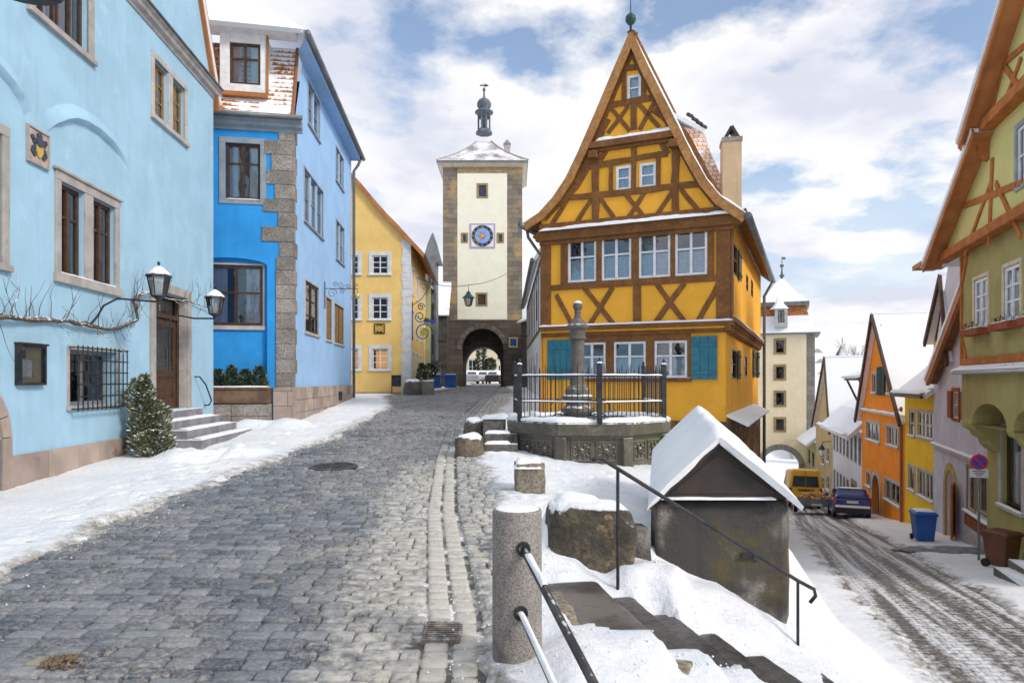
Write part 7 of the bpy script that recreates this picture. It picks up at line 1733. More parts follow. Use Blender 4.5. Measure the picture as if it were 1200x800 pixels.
def gabled(name,label,pxa,ya,pxb,yb,apex,eaveL,eaveR,mat,vmat,wins,depth,roofmat,wmat='wcream',wkw={},z0=-13,ledge=None,arch=None,sur='stonepale',snowverge=True,base=None):
    """gable to the street; apex / eave points are pixels on the facade plane; ridge runs away from the street"""
    t,fr = street_house(name,label,pxa,ya,pxb,yb,0,mat); U = fr.uz; ap = U(*apex); eL = U(*eaveL); eR = U(*eaveR); L = fr.L
    W = Wall(fr,[(0,z0),(L,z0),(L,eR[1]),(ap[0],ap[1]),(0,eL[1])],mat,t,reveal=.16)
    rs = []
    for w_ in wins:
        r = wpx(fr,*w_[:4]); rs.append((r,w_[4:])); W.hole(*r)
    if arch: r = wpx(fr,*arch); W.hole(r[0],r[1],z0,r[3],arch=r[3]-(r[1]-r[0])/2*1.0,depth=.35)
    W.build()
    for r,(c_,rw) in rs:
        window(t,fr,r,w=-.09,cols=c_,rows=rw,mat=wmat,pane='glassdark',sur=sur,surw=.12,surp=.03,sill=sur,fw=.06,bar=.05,curtain='sides',**wkw)
    if arch:
        r = wpx(fr,*arch); c_ = (r[0]+r[1])/2; rr = (r[1]-r[0])/2; zs_ = r[3]-rr; m = MB()
        m.fbox(fr,r[0]-.22,r[0],z0,zs_,-.02,.04); m.fbox(fr,r[1],r[1]+.22,z0,zs_,-.02,.04)
        for k in range(9):
            t0 = math.pi*k/9; t1 = math.pi*(k+1)/9; m.fprism(fr,[(c_+math.cos(q)*d,zs_+math.sin(q)*d) for d,q in ((rr,t0),(rr+.22,t0),(rr+.22,t1),(rr,t1))],-.02,.04)
        m.build('arch_surround','stonepale' if base is None else base,t)
        m = MB(); m.fbox(fr,r[0]+.02,r[1]-.02,z0,zs_,-.33,-.26); m.build('door','wbrown',t)
    P = fr.pt
    for nm,e_,sg_ in (('left_roof',eL,-1),('right_roof',eR,1)):
        uu = e_[0]+.25*sg_ if False else (0-.35 if sg_ < 0 else L+.35)
        sl_ = (ap[1]-e_[1])/max(.1,abs(ap[0]-(0 if sg_<0 else L))); ze_ = e_[1]-.35*sl_
        m = MB(); m.slab([[P(uu,ze_,.30),P(uu,ze_,-depth)],[P(ap[0],ap[1]+.1,.30),P(ap[0],ap[1]+.1,-depth)]],.16,mi_under=0); m.build(nm,roofmat,t)
        m = MB(); m.beam(fr,(uu,ze_-.12),(ap[0],ap[1]-.05),.24,.24,.34); m.build('verge_board',vmat,t)
        m = MB(); u_ = 0 if sg_ < 0 else L; m.face([P(u_,z0,0),P(u_,e_[1],0),P(u_,e_[1],-depth),P(u_,z0,-depth)]); m.build('side_wall',mat,t,fixn=False)
    return t,fr
MT['brownverge'] = surf('brown_verge', (.10,.055,.035), (.07,.04,.03), scale=3, bump=.3)
tN,frN = gabled('sand_gabled_house','tall sand coloured gabled house between the olive house and the white row',956,57.5,976,49.5,(970.5,418),(956,494),(984,496),'sand','brownverge',[(963,528,966,545,1,2),(969,524,972,542,1,2),(969,557,972.5,575,1,2),(963,558,966,574,1,2),(969.5,482,972,494,1,1)],8,'snowroof',z0=-13)
# long white-lilac house, eaves to the street
tWh,frWh = street_house('long_white_house','long white house with a snowy roof, a dormer awning and two rows of dark windows',976,49.0,1011.5,38.6,0,'lilac')
L = frWh.L; U = frWh.uz; ze_ = (U(978,499)[1]+U(1006,501)[1])/2
W = Wall(frWh,[(0,-12),(L,-12),(L,ze_),(0,ze_)],'lilac',tWh); rr_ = []
for k in range(8): u = L*(.035+.121*k); rr_.append((u,u+L*.062,ze_-1.9,ze_-.35)); 
for k in range(5): u = L*(.04+.12*k); rr_.append((u,u+L*.062,ze_-5.4,ze_-3.3))
rr_.append((L*.70,L*.80,-12,ze_-3.3)); rr_.append((L*.87,L*.95,ze_-5.9,ze_-3.9))
for r in rr_: W.hole(*r)
W.build()
for r in rr_: window(tWh,frWh,r,w=-.08,cols=1,rows=2,mat='wgrey',pane='glassdark',sur='stonepale',surw=.07,surp=.02,fw=.05)
m = MB(); r = rr_[-2]; m.fbox(frWh,r[0]-.3,r[0],-12,r[3]+.3,0,.05); m.fbox(frWh,r[1],r[1]+.3,-12,r[3]+.3,0,.05); m.fbox(frWh,r[0],r[1],r[3],r[3]+.3,0,.05); m.build('sandstone_doorway','stoneochre',tWh)
P = frWh.pt; m = MB(); rgz = (HY-431)/F*47
m.slab([[P(-.2,ze_-.25,.9),P(L*.5,ze_-.25,.9),P(L+.1,ze_-.25,.9)],[P(-.2,ze_+1.2,-.6),P(L*.5,ze_+1.2,-.6),P(L+.1,ze_+1.2,-.6)],[P(-.2,rgz,-5.2),P(L*.5,rgz,-5.2),P(L+.1,rgz,-5.2)]],.2); m.build('roof','snowroof',tWh)
m = MB(); m.face([P(0,-12,0),P(0,ze_,0),P(0,rgz,-5.2),P(0,-12,-5.2)]); m.build('side_wall','lilac',tWh,fixn=False)
snowstrip([P(0,ze_-.10,.95),P(L,ze_-.10,.95)],.15,.14,tWh,seg=40)
MT['awning'] = surf('weathered_brown_wood', (.12,.075,.05), (.07,.045,.03), scale=3, bump=.4, snow=.5)
m = MB(); ua,ub = L*.55,L*.93; za,zb = ze_+2.0,ze_+3.9
m.fbox(frWh,ua,ub,za+1.0,za+1.2,-1.9,.2); dmr = m.build('dormer_awning','awning',tWh)
m = MB(); m.fbox(frWh,ua+.2,ub-.2,ze_+1.0,za+1.0,-2.6,-1.2); m.build('dormer_body','wcream',dmr)
m = MB()
for u in (ua+.1,ub-.1): m.tube([P(u,za+1.0,.05),P(u,ze_+.9,-.9)],.07,5)
m.build('dormer_braces','awning',dmr)
m = MB(); m.slab([[P(ua-.2,za+1.25,.35),P(ub+.2,za+1.25,.35)],[P(ua-.2,za+2.2,-2.6),P(ub+.2,za+2.2,-2.6)]],.15); m.build('dormer_roof','snowroof2',dmr)
# orange house
tO,frO = gabled('orange_gabled_house','bright orange gabled house with dark green attic shutters and arched doorway',1010,38.4,1060,30.6,(1028.5,368),(1006.5,480),(1057,484),'orangeO','brownverge',
  [(1015.5,493.5,1031,518.5,3,1),(1039.8,498.5,1052.8,524,3,1),(1015.6,552,1019.8,570.5,1,1),(1037,560,1055,594,3,1),(1022.2,438,1026.6,460,1,1),(1040.2,437.5,1045,461,1,1),(1029,384,1032,401,1,1)],7.2,'snowroof',z0=-10.5,arch=(1022.5,554,1031,600))
def plank(fr,par,px,mat,w=.03,name='shutter'):
    r = wpx(fr,*px); m = MB(); m.fbox(fr,r[0],r[1],r[2],r[3],w-.02,w+.05); return m.build(name,mat,par)
MT['darkgreen'] = surf('dark_green_shutter', (.02,.06,.045), (.015,.04,.03), scale=5, bump=.3)
plank(frO,tO,(1029.3,430,1033.4,463),'darkgreen'); plank(frO,tO,(1033.8,430,1038,463),'darkgreen')
a = frO.uz(1009,480); b = frO.uz(1057,485); zl_ = (a[1]+b[1])/2; m = MB(); m.fbox(frO,-.1,frO.L+.1,zl_-.1,zl_,-.02,.12); m.build('ledge','wcream',tO); snowstrip([frO.pt(-.1,zl_,.07),frO.pt(frO.L+.1,zl_,.07)],.10,.09,tO,seg=40)
m = MB(); p = frO.pt(frO.L-.12,0,.10); m.tube([(p.x,p.y,zl_+.4),(p.x,p.y,-8)],.06,6); m.build('downpipe','terracotta',tO)
m = MB(); m.fbox(frO,0,frO.L*.62,-10,lo(34)+.45,0,.03) if 0 else None
# yellow house, eaves to street with snowy skirt roof
tY2,frY2 = street_house('bright_yellow_house','bright yellow house with white barred windows and a snowy lean roof',1060.3,30.5,1095,26.6,0,'yelY')
L = frY2.L; U = frY2.uz; ze_ = (U(1062,461)[1]+U(1092,460)[1])/2; W = Wall(frY2,[(0,-9),(L,-9),(L,ze_),(0,ze_)],'yelY',tY2)
wl_ = [((1066,481,1072,511),1,2),((1076,481.5,1094.5,515),4,2),((1065,545,1072,575.5),1,1),((1076,549,1094,588),4,1)]; rr_ = [(wpx(frY2,*w[0]),w[1],w[2]) for w in wl_]
for r,_,_ in rr_: W.hole(*r)
W.build()
for r,c_,rw in rr_: window(tY2,frY2,r,w=-.07,cols=c_,rows=rw,mat='wcream',pane='glassdark',sur='stonepale',surw=.10,surp=.025,fw=.06,bar=.07,curtain='sides',sill='stonepale')
P = frY2.pt; zr2 = ze_+1.0; m = MB(); m.slab([[P(-.15,ze_-.05,.45),P(L+.3,ze_-.05,.45)],[P(-.15,ze_+.95,-.7),P(L+.3,ze_+.95,-.7)],[P(-.15,ze_+3.8,-3.6),P(L+.3,ze_+3.8,-3.6)]],.16); m.build('roof','snowroof2',tY2)
snowstrip([P(-.1,ze_-.0,.46),P(L+.2,ze_-.0,.46)],.12,.14,tY2,seg=30)
m = MB(); m.tube([P(-.1,ze_-.12,.5),P(L+.2,ze_-.12,.5)],.06,8); m.build('gutter','wblack',tY2)
# half-timbered yellow gable peeping above
tH,frH = gabled('yellow_timbered_gable_house','yellow half-timbered gable peeping above the bright yellow house',1094,28.5,1119,24.0,(1112,322),(1089,396),(1131,396),'creamyel' if 0 else 'yelC','brownverge',[(1104,335,1108,352,1,1)],5,'snowroof',z0=-8)
m = MB()
for a,b in (((1097,398),(1128,398)),((1101,360),(1118,358)),((1104,325),(1104,398)),((1112,325),(1112,398)),((1097,398),(1104,360))): p,q = frH.uz(*a),frH.uz(*b); m.beam(frH,p,q,.16,0,.04)
m.build('timber_frame','brownverge',tH)
# plum house
MT['plumP'] = plaster('lilac_grey_plaster', (.60,.60,.72), .8, .85); MT['redwood'] = surf('oxide_red_wood', (.30,.075,.03), (.22,.05,.02), scale=4, bump=.3); MT['orangewood2'] = surf('orange_door_wood', (.50,.15,.035), (.36,.10,.03), scale=4, bump=.3)
a_,b_ = pxpt(1094,26.5),pxpt(1162,19.6); frP = Fr(a_,b_,(-1,0)); LP = frP.L
tP = thing('lilac_gabled_house',(a_[0],23,lo(23)),'lilac grey plastered house with orange verge and open orange door','house'); U = frP.uz
zE1 = U(1094,440)[1]
W = Wall(frP,[(0,-7),(LP,-7),(LP,7.5),(LP*.62,7.5),(0,U(1094,425)[1])],'plumP',tP,reveal=.16)
rw1 = wpx(frP,1117,458,1124,491); W.hole(*rw1); ar = wpx(frP,1109,548,1119.5,618); W.hole(ar[0],ar[1],-7,ar[3],arch=ar[3]-(ar[1]-ar[0])/2,depth=.45)
sh_ = [wpx(frP,1134,546,1143,600),wpx(frP,1146,550,1157,604)]
for r in sh_: W.hole(*r,depth=.2)
W.build()
window(tP,frP,rw1,w=-.06,cols=2,rows=2,mat='wcream',pane='glassdark',fw=.06,sur='redwood',surw=.12)
sx_ = wpx(frP,1112.5,457,1116.6,492); m = MB(); m.fbox(frP,sx_[0],sx_[1],rw1[2],rw1[3],.035,.07); m.build('shutter','redwood',tP); sx_ = wpx(frP,1128,459,1134,494); m = MB(); m.fbox(frP,sx_[0],sx_[1],rw1[2],rw1[3],.035,.07); m.build('shutter','redwood',tP)
for r in sh_: window(tP,frP,r,w=-.12,cols=1,rows=1,mat='wocre',pane='glassdark',sur='stoneochre',surw=.08,surp=.03)
c_ = (ar[0]+ar[1])/2; rr = (ar[1]-ar[0])/2; zs_ = ar[3]-rr; m = MB(); m.fbox(frP,ar[0]-.25,ar[0],-7,zs_,-.02,.05); m.fbox(frP,ar[1],ar[1]+.25,-7,zs_,-.02,.05)
for k in range(9):
    t0 = math.pi*k/9; t1 = math.pi*(k+1)/9; m.fprism(frP,[(c_+math.cos(q)*d,zs_+math.sin(q)*d) for d,q in ((rr,t0),(rr+.25,t0),(rr+.25,t1),(rr,t1))],-.02,.05)
MT['ochrestone'] = surf('ochre_sandstone', (.50,.34,.12), (.38,.26,.11), scale=3, bump=.4, streak=.4); m.build('arch_surround','ochrestone',tP)
zd0 = lo(24)+.25
dh = frP.pt(ar[1]+.02,0,.06); dl = V(-.55,-.75,0).normalized()
m = MB(); q0 = dh; q1 = dh+dl*.95; s_ = V(-dl.y,dl.x,0)*.03
m.hexa([V(*(q0-s_).xy,zd0),V(*(q1-s_).xy,zd0),V(*(q1+s_).xy,zd0),V(*(q0+s_).xy,zd0)],[V(*(q0-s_).xy,zs_+.3),V(*(q1-s_).xy,zs_+.3),V(*(q1+s_).xy,zs_+.3),V(*(q0+s_).xy,zs_+.3)]); m.build('open_door','orangewood2',tP)
a = U(1094,521); b = U(1157,538.5); zl_ = (a[1]+b[1])/2; m = MB(); m.fbox(frP,0,LP,zl_-.10,zl_,-.02,.12); m.build('ledge','stonepale',tP); snowstrip([frP.pt(0,zl_,.06),frP.pt(LP,zl_,.06)],.07,.06,tP,seg=40)
zsill = sh_[0][2]; m = MB(); m.fbox(frP,sh_[0][0]-.2,LP,zsill-.55,zsill-.22,.0,.05); m.build('red_band','redwood',tP)
m = MB(); m.fbox(frP,sh_[0][0]-.2,LP,-7,zsill-.75,.0,.08); m.build('plinth','stonegrey',tP,bevel=.01); snowstrip([frP.pt(sh_[0][0]-.2,zsill-.08,.07),frP.pt(LP,zsill-.08,.07)],.07,.05,tP,seg=20)
m = MB(); v0 = U(1085,447,.4); v1 = U(1127,335,.4); v2 = (v1[0]+(v1[0]-v0[0]),v1[1]+(v1[1]-v0[1]))
f4 = frP.shift(0); m.beam(frP,(v0[0],v0[1]),(v2[0],v2[1]),.34,.30,.42); m.build('verge_board','orangewood',tP)
m = MB(); P = frP.pt; m.slab([[P(v0[0]-.15,v0[1]+.15,.45),P(v0[0]-.15,v0[1]+.15,-6)],[P(v2[0]-.15,v2[1]+.15,.45),P(v2[0]-.15,v2[1]+.15,-6)]],.14); m.build('roof','snowroof',tP)
m = MB(); m.grid([[P(v0[0],v0[1]-.1,.34),P(v2[0],v2[1]-.1,.34)],[P(v0[0],v0[1]-.1,.02),P(v2[0],v2[1]-.1,.02)]]); m.build('verge_soffit','timber',tP,fixn=False)
# ------------------------------------------------------------------ GREEN HOUSE (right edge)
dG_ = V(-.325,-1,0).normalized()
c0 = V(*pxpt(1157,19.2),0); c1 = c0+dG_*6.5; frGl = Fr((c0.x,c0.y),(c1.x,c1.y),(-1,0)); LG_ = 6.5
cU = V(*pxpt(1127,19.2),0); cU1 = cU+dG_*6.5; frGu = Fr((cU.x,cU.y),(cU1.x,cU1.y),(-1,0)); jet = (frGu.o-frGl.o).dot(frGl.n)
tG = thing('green_timbered_house',(c0.x,c0.y-2,lo(18)),'green half-timbered house on the right edge with jettied floor on arched corbels','house')
MT['greenG'] = plaster('olive_green_plaster', (.39,.345,.145), .8, .85); MT['greenU'] = plaster('pale_green_plaster', (.62,.58,.24), .3, .92); MT['orangebeam'] = surf('orange_brown_timber', (.45,.155,.035), (.33,.105,.025), scale=3, bump=.4, bscale=30)
U = frGu.uz; zLg = U(1128,437)[1]; zGb = U(1127,301)[1]+.0; zAr = U(1160,473)[1]
# lower wall with shop window
Ul = frGl.uz; rs_ = wpx(frGl,1174,503,1192,598); rs_ = (rs_[0],rs_[1]+.35,rs_[2],rs_[3])
ztl = zLg-.8
W = Wall(frGl,[(0,-6.5),(LG_,-6.5),(LG_,ztl+.6),(0,ztl+.6)],'greenG',tG,reveal=.22,name='lower_wall'); W.hole(*rs_); W.build()
window(tG,frGl,rs_,w=-.16,cols=1,rows=1,mat='wbrown',pane='glassdark',curtain='sides',fw=.09,sur='stonepale',surw=.16,surp=.04,sill='stonepale',name='shop_window')
# arched corbel band: outer fascia with arches between corbels
zf1 = zLg; frA2 = frGu
W = Wall(frGu,[(0,zAr-.6),(LG_,zAr-.6),(LG_,zLg),(0,zLg)],'greenG',tG,name='arched_fascia')
ua1,ub1,uc1 = U(1139,480)[0],U(1180,480)[0],U(1187,480)[0]
arcs = [(ua1,ub1),(uc1,uc1+ub1-ua1)]
for a,b in arcs: W.hole(a,b,zAr-.601,zAr,arch=zAr-.59,depth=jet-.02,back=False)
W.build()
m = MB()
for a,b in [(-.28,0)]+arcs: pass
for u0_,u1_ in ((0,arcs[0][0]),(arcs[0][1],arcs[1][0]),(arcs[1][1],arcs[1][1]+.3)):
    P = frGu.pt; prof = [(-jet,zAr-1.35),(-jet*.8,zAr-1.30),(-jet*.6,zAr-1.15),(-jet*.55,zAr-1.0),(-jet*.35,zAr-.95),(-jet*.25,zAr-.80),(-.02,zAr-.72),(0.02,zAr-.60),(0.0,zAr-.45),(-jet,zAr-.45)]
    mm_ = MB(); mm_.prism([P(u0_,z,w) for w,z in prof],[P(u1_,z,w) for w,z in prof]); mm_.build('corbel','greenG',tG,bevel=.03)
m = MB(); m.fbox(frGu,-.1,LG_,zLg-.04,zLg+.04,-.3,.22); m.build('ledge','zinc',tG)
m = MB(); P = frGu.pt; m.slab([[P(-.15,zLg+.03,.25),P(LG_,zLg+.03,.25)],[P(-.05,zLg+.22,.0),P(LG_,zLg+.22,.0)]],.05); m.build('ledge_roof','snowroof2',tG); snowstrip([P(-.1,zLg+.07,.14),P(LG_,zLg+.07,.14)],.12,.06,tG,seg=50)
# upper wall
W = Wall(frGu,[(0,zLg),(LG_,zLg),(LG_,zGb+.1),(0,zGb+.1)],'greenG',tG,reveal=.12,name='upper_wall')
gu = [wpx(frGu,1142,328,1158,380),wpx(frGu,1177,316,1196,374)]; d_ = gu[0][1]-gu[0][0]; zt_ = (gu[0][3]+gu[1][3])/2; zb_ = (gu[0][2]+gu[1][2])/2
gu = [(g_[0],g_[1],zb_,zt_) for g_ in gu]+[(gu[1][1]+.8,gu[1][1]+.8+d_,zb_,zt_)]
for r in gu: W.hole(*r)
W.build()
for r in gu:
    window(tG,frGu,r,w=-.06,cols=2,rows=3,mat='wwhite',curtain='full',sur='wcream',surw=.10,surp=.03,fw=.08,bar=.045)
    m = MB(); m.fbox(frGu,r[0]-.15,r[1]+.15,r[2]-.22,r[2]-.05,.03,.30); fb = m.build('flower_box','redwood',tG,bevel=.01)
    snowstrip([frGu.pt(r[0]-.12,r[2]-.05,.17),frGu.pt(r[1]+.12,r[2]-.05,.17)],.10,.04,fb,seg=10)
    p = frGu.pt((r[0]+r[1])/2,0,.16); m = MB()
    for k in range(60): u_ = random.uniform(r[0]-.1,r[1]+.1); z_ = r[2]-.07+random.uniform(0,.16); q = frGu.pt(u_,z_,random.uniform(.06,.30)); m.face([q,q+V(random.uniform(-.05,.05),random.uniform(-.05,.05),.06),q+V(random.uniform(-.05,.05),random.uniform(-.05,.05),-.05)])
    m.build('withered_plants','bark',fb,fixn=False)
m = MB(); m.fbox(frGu,0,LG_,zLg+.22,zLg+.40,0,.05); m.beam(frGu,(.06,zLg+.4),(.06,zGb),.13,0,.05); m.beam(frGu,(.45,zLg+.42),(.1,zLg+.95),.10,0,.045); m.beam(frGu,(.12,zGb-.75),(.55,zGb-.02),.12,0,.045); m.build('upper_frame','orangebeam',tG,bevel=.006)
# end wall towards the lilac house
m = MB(); P = frGu.pt; m.face([P(0,zAr-.6,0),P(0,zGb+.1,0),P(0,zGb+.1,-6),P(0,zAr-.6,-6)]); m.build('end_wall','greenG',tG,fixn=False); m = MB(); P = frGl.pt; m.face([P(0,-6.5,0),P(0,ztl+.6,0),P(0,ztl+.6,-6),P(0,-6.5,-6)]); m.build('lower_end_wall','greenG',tG,fixn=False)
m = MB(); P = frGu.pt; m.face([P(0,zAr-.9,0),P(LG_,zAr-.9,0),P(LG_,zAr-.9,-jet-.1),P(0,zAr-.9,-jet-.1)]) if 0 else m.face([P(0,zLg-.1,-.02),P(LG_,zLg-.1,-.02),P(LG_,zLg-.1,-jet-.1),P(0,zLg-.1,-jet-.1)]); m.build('jetty_soffit','greenG',tG,fixn=False)
# gable, two tiers
zB1 = U(1112,303)[1]; gp = .22; fg = frGu.shift(gp)
Ug = fg.uz; v0 = Ug(1084,309); v1 = Ug(1141,163); v2 = Ug(1126,167); v3 = Ug(1176,0)
sl1 = (v1[1]-v0[1])/(v1[0]-v0[0]); sl2 = (v3[1]-v2[1])/(v3[0]-v2[0]); zB2 = Ug(1160,150)[1]
def vzn(u): return v0[1]+sl1*(u-v0[0])
W = Wall(fg,[(v0[0]+.1,zB1),(LG_,zB1),(LG_,zB2),(v0[0]+.1+(zB2-zB1)/sl1,zB2)],'greenU',tG,name='gable_lower',reveal=.12)
gw2 = wpx(fg,1193,152,1199,215); gw2 = (gw2[0],gw2[0]+.9,gw2[2],gw2[3]); W.hole(*gw2); W.build()
window(tG,fg,gw2,w=-.05,cols=2,rows=2,mat='wwhite',sur='wgrey',surw=.12,surp=.04,curtain='full')
fg2 = fg.shift(.16); U2 = fg2.uz; w2_ = U2(1126,167); w3_ = U2(1176,0); sl2 = (w3_[1]-w2_[1])/(w3_[0]-w2_[0]); zT = w3_[1]+1.2
zB2b = zB2
W = Wall(fg2,[(w2_[0]+.15+(zB2-w2_[1])/sl2,zB2),(LG_,zB2),(LG_,zT),(w2_[0]+(zT-w2_[1])/sl2,zT)],'greenU',tG,name='gable_upper'); W.build()
def shrt(fr,a,b,wd,w1=.05,px=True): 
    p,q = fr.uz(*a),fr.uz(*b); return p,q
def mb_beams(fr,L_,name,mat='orangebeam'):
    m = MB()
    for i,(a,b,wd) in enumerate(L_): p,q = fr.uz(*a),fr.uz(*b); m.beam(fr,p,q,wd,0,.04+.0012*i)
    m.build(name,mat,tG,bevel=.006)
mb_beams(fg,[((1131,241),(1199,214),.16),((1164,185),(1160,288),.15),((1163,212),(1131,300),.12),((1168,214),(1198,278),.13)],'gable_lower_frame')
mb_beams(fg2,[((1160,143),(1176,80),.12),((1179,78),(1199,108),.14),((1176,76),(1200,55),.14),((1172,138),(1198,68),.11)],'gable_upper_frame')
m = MB(); m.fbox(fg,v0[0]+.25,LG_,zB1-.14,zB1+.10,-.2,.14); m.build('gable_sill_beam','orangebeam',tG,bevel=.01); m = MB(); m.fbox(fg2,w2_[0]+.4,LG_,zB2-.14,zB2+.10,-.3,.14); m.build('upper_sill_beam','orangebeam',tG,bevel=.01)
bu = Ug(1158,160)[0]; m = MB(); P = fg.pt; m.hexa([P(bu-.1,zB2-.75,0),P(bu+.1,zB2-.75,0),P(bu+.1,zB2-.75,.08),P(bu-.1,zB2-.75,.08)],[P(bu-.14,zB2-.14,0),P(bu+.14,zB2-.14,0),P(bu+.14,zB2-.14,.38),P(bu-.14,zB2-.14,.38)]); m.fbox(fg,bu-.12,bu+.12,zB2-.16,zB2+.04,.2,.46); m.build('carved_bracket','orangebeam',tG,bevel=.02)
def bargeboard(fr,a,b,wd,w0,w1,nm): m = MB(); m.beam(fr,a,b,wd,w0,w1); m.build(nm,'orangewood',tG,bevel=.01)
o1 = .40
def vg(p0,p1,fr,nm,out_):
    (ax_,az_),(bx_,bz_) = p0,p1; P = fr.pt
    m = MB(); m.prism([P(ax_,az_,out_),P(bx_,bz_,out_),P(bx_+.10,bz_-.18,out_),P(ax_+.10,az_-.22,out_)],[P(ax_,az_,out_+.05),P(bx_,bz_,out_+.05),P(bx_+.10,bz_-.18,out_+.05),P(ax_+.10,az_-.22,out_+.05)]); m.build(nm,'orangewood',tG)
    m = MB(); m.grid([[P(ax_+.06,az_-.12,out_),P(bx_+.06,bz_-.12,out_)],[P(ax_+.06,az_-.12,-.05),P(bx_+.06,bz_-.12,-.05)]]); m.build('verge_soffit','orangewood',tG,fixn=False)
    m = MB(); m.slab([[P(ax_-.03,az_+.02,out_+.08),P(ax_-.03,az_+.02,-7)],[P(bx_-.03,bz_+.02,out_+.08),P(bx_-.03,bz_+.02,-7)]],.12); m.build('roof','snowroof',tG)
f5 = fg; a5 = fg.uz(1082,311,o1) ; b5 = fg.uz(1139.5,165,o1); vg(a5,(b5[0]+.1,b5[1]+.25),fg,'lower_verge',o1)
a6 = fg2.uz(1124,166,o1); b6 = fg2.uz(1174,0,o1); dd = (b6[0]-a6[0],b6[1]-a6[1]); vg(a6,(a6[0]+dd[0]*1.35,a6[1]+dd[1]*1.35),fg2,'upper_verge',o1)
m = MB(); ax_,az_ = a5; P = fg.pt; m.fbox(fg,ax_+.15,v0[0]+.6,zB1-.16,zB1-.02,-.3,.5); m.build('eave_box','orangewood',tG)
# stone steps at the green house, bins, sign
t = thing('corner_steps',(*pxpt(1185,14.3),lo(14.3)),'snowy dark stone steps at the right edge in front of the green house','steps')
pp_ = V(*pxpt(1176,14.6),0)
for k in range(3):
    zt_ = lo(14.6)+.14+.17*k; c = pp_+V(.55+.33*k,-.25,0); m = MB(); m.obox((c.x,c.y),(.95,-.31),(.31,.95),.55,.85,zt_-.4,zt_); m.build('step','boulderdark',t,bevel=.02)
    snowstrip([V(c.x-.45,c.y-.8,zt_),V(c.x-.15,c.y+.7,zt_)],.14,.05,t,seg=12)
p = P3(1174,664,16.5); wheelie((p.x,p.y,lo(16.5)+.03),.60,.62,.92,R(20),'binbrown','brown wheelie bin against the green house beside the sign post',snow=False)
p = P3(1082,632,22.6); wheelie((p.x,p.y,lo(22.6)+.03),.66,.72,1.04,R(-15),'binblue','large blue wheelie bin alone on the snowy lower pavement',snow=True)
yS = 17.8; p = P3(1147,0,yS); g = lo(yS); hs = lambda y:(HY-y)/F*yS
t = thing('no_parking_sign',(p.x,yS,g),'round blue and red no parking sign with a white plate on a grey post','road sign')
MT['postgrey'] = surf('galvanised_post', (.16,.18,.20), (.22,.24,.26), scale=5, rough=.45, bump=.1, metal=.5); MT['signred'] = plain('sign_red', (.60,.03,.03), .4); MT['signblue2'] = plain('sign_face_blue', (.05,.06,.45), .4); MT['signwhite'] = plain('sign_white', (.62,.64,.66), .5)
m = MB(); m.tube([(p.x,yS,g-.2),(p.x,yS,hs(531))],.03,10); m.build('post','postgrey',t,smooth=True)
cS = V(p.x-.02,yS-.035,hs(541)); ax = V(1,-.25,0).normalized(); az = V(0,0,1); nS = V(ax.y,-ax.x,0); nS = nS if nS.y < 0 else -nS
m = MB(); rS = .205; n = 40
def sdisc(m,r,w0,w1,n=40): m.prism([cS+nS*w0+(ax*math.cos(2*math.pi*k/n)+az*math.sin(2*math.pi*k/n))*r for k in range(n)],[cS+nS*w1+(ax*math.cos(2*math.pi*k/n)+az*math.sin(2*math.pi*k/n))*r for k in range(n)])
sdisc(m,rS,0,.012); m.build('red_disc','signred',t); m = MB(); sdisc(m,rS*.74,.012,.016); m.build('blue_disc','signblue2',t)
m = MB(); d1 = (ax*-.707+az*.707); d2 = (ax*.707+az*.707)*.026; q0,q1 = cS+d1*rS*.9+nS*.016,cS-d1*rS*.9+nS*.016; m.prism([q0-d2,q1-d2,q1+d2,q0+d2],[x+nS*.004 for x in (q0-d2,q1-d2,q1+d2,q0+d2)]); m.build('red_bar','signred',t)
m = MB(); c = V(p.x-.02,yS-.035,hs(554)); q = [c+ax*a*.215+az*b*.115 for a,b in ((-1,-1),(1,-1),(1,1),(-1,1))]; m.prism(q,[x+nS*.012 for x in q]); pw = m.build('white_plate','signwhite',t)
m = MB()
for dz_,hw_ in ((.05,.15),(-.005,.11),(-.055,.07)): q = [c+nS*.012+ax*a*hw_+az*(b*.013+dz_) for a,b in ((-1,-1),(1,-1),(1,1),(-1,1))]; m.prism(q,[x+nS*.002 for x in q])
m.build('blurred_lettering','ink',pw)
# street lamp on the far corner
p = P3(963,524,50); t = thing('street_wall_lamp',tuple(p),'dark wall lamp hanging from the sand coloured house near the lower gate','lamp')
m = MB(); m.lathe(p,[(.10,-.6),(.21,-.18),(.27,-.14),(.15,.06),(.04,.2)],6); m.build('lantern_body','lampgreen',t); m = MB(); m.tube([p+V(0,0,.2),p+V(.1,0,.4),p+V(1.0,.6,.4)],.03,6); m.build('bracket','iron',t); m = MB(); m.lathe(p,[(.11,-.58),(.215,-.19)],6); m.build('lamp_glass','lampwhite',t)
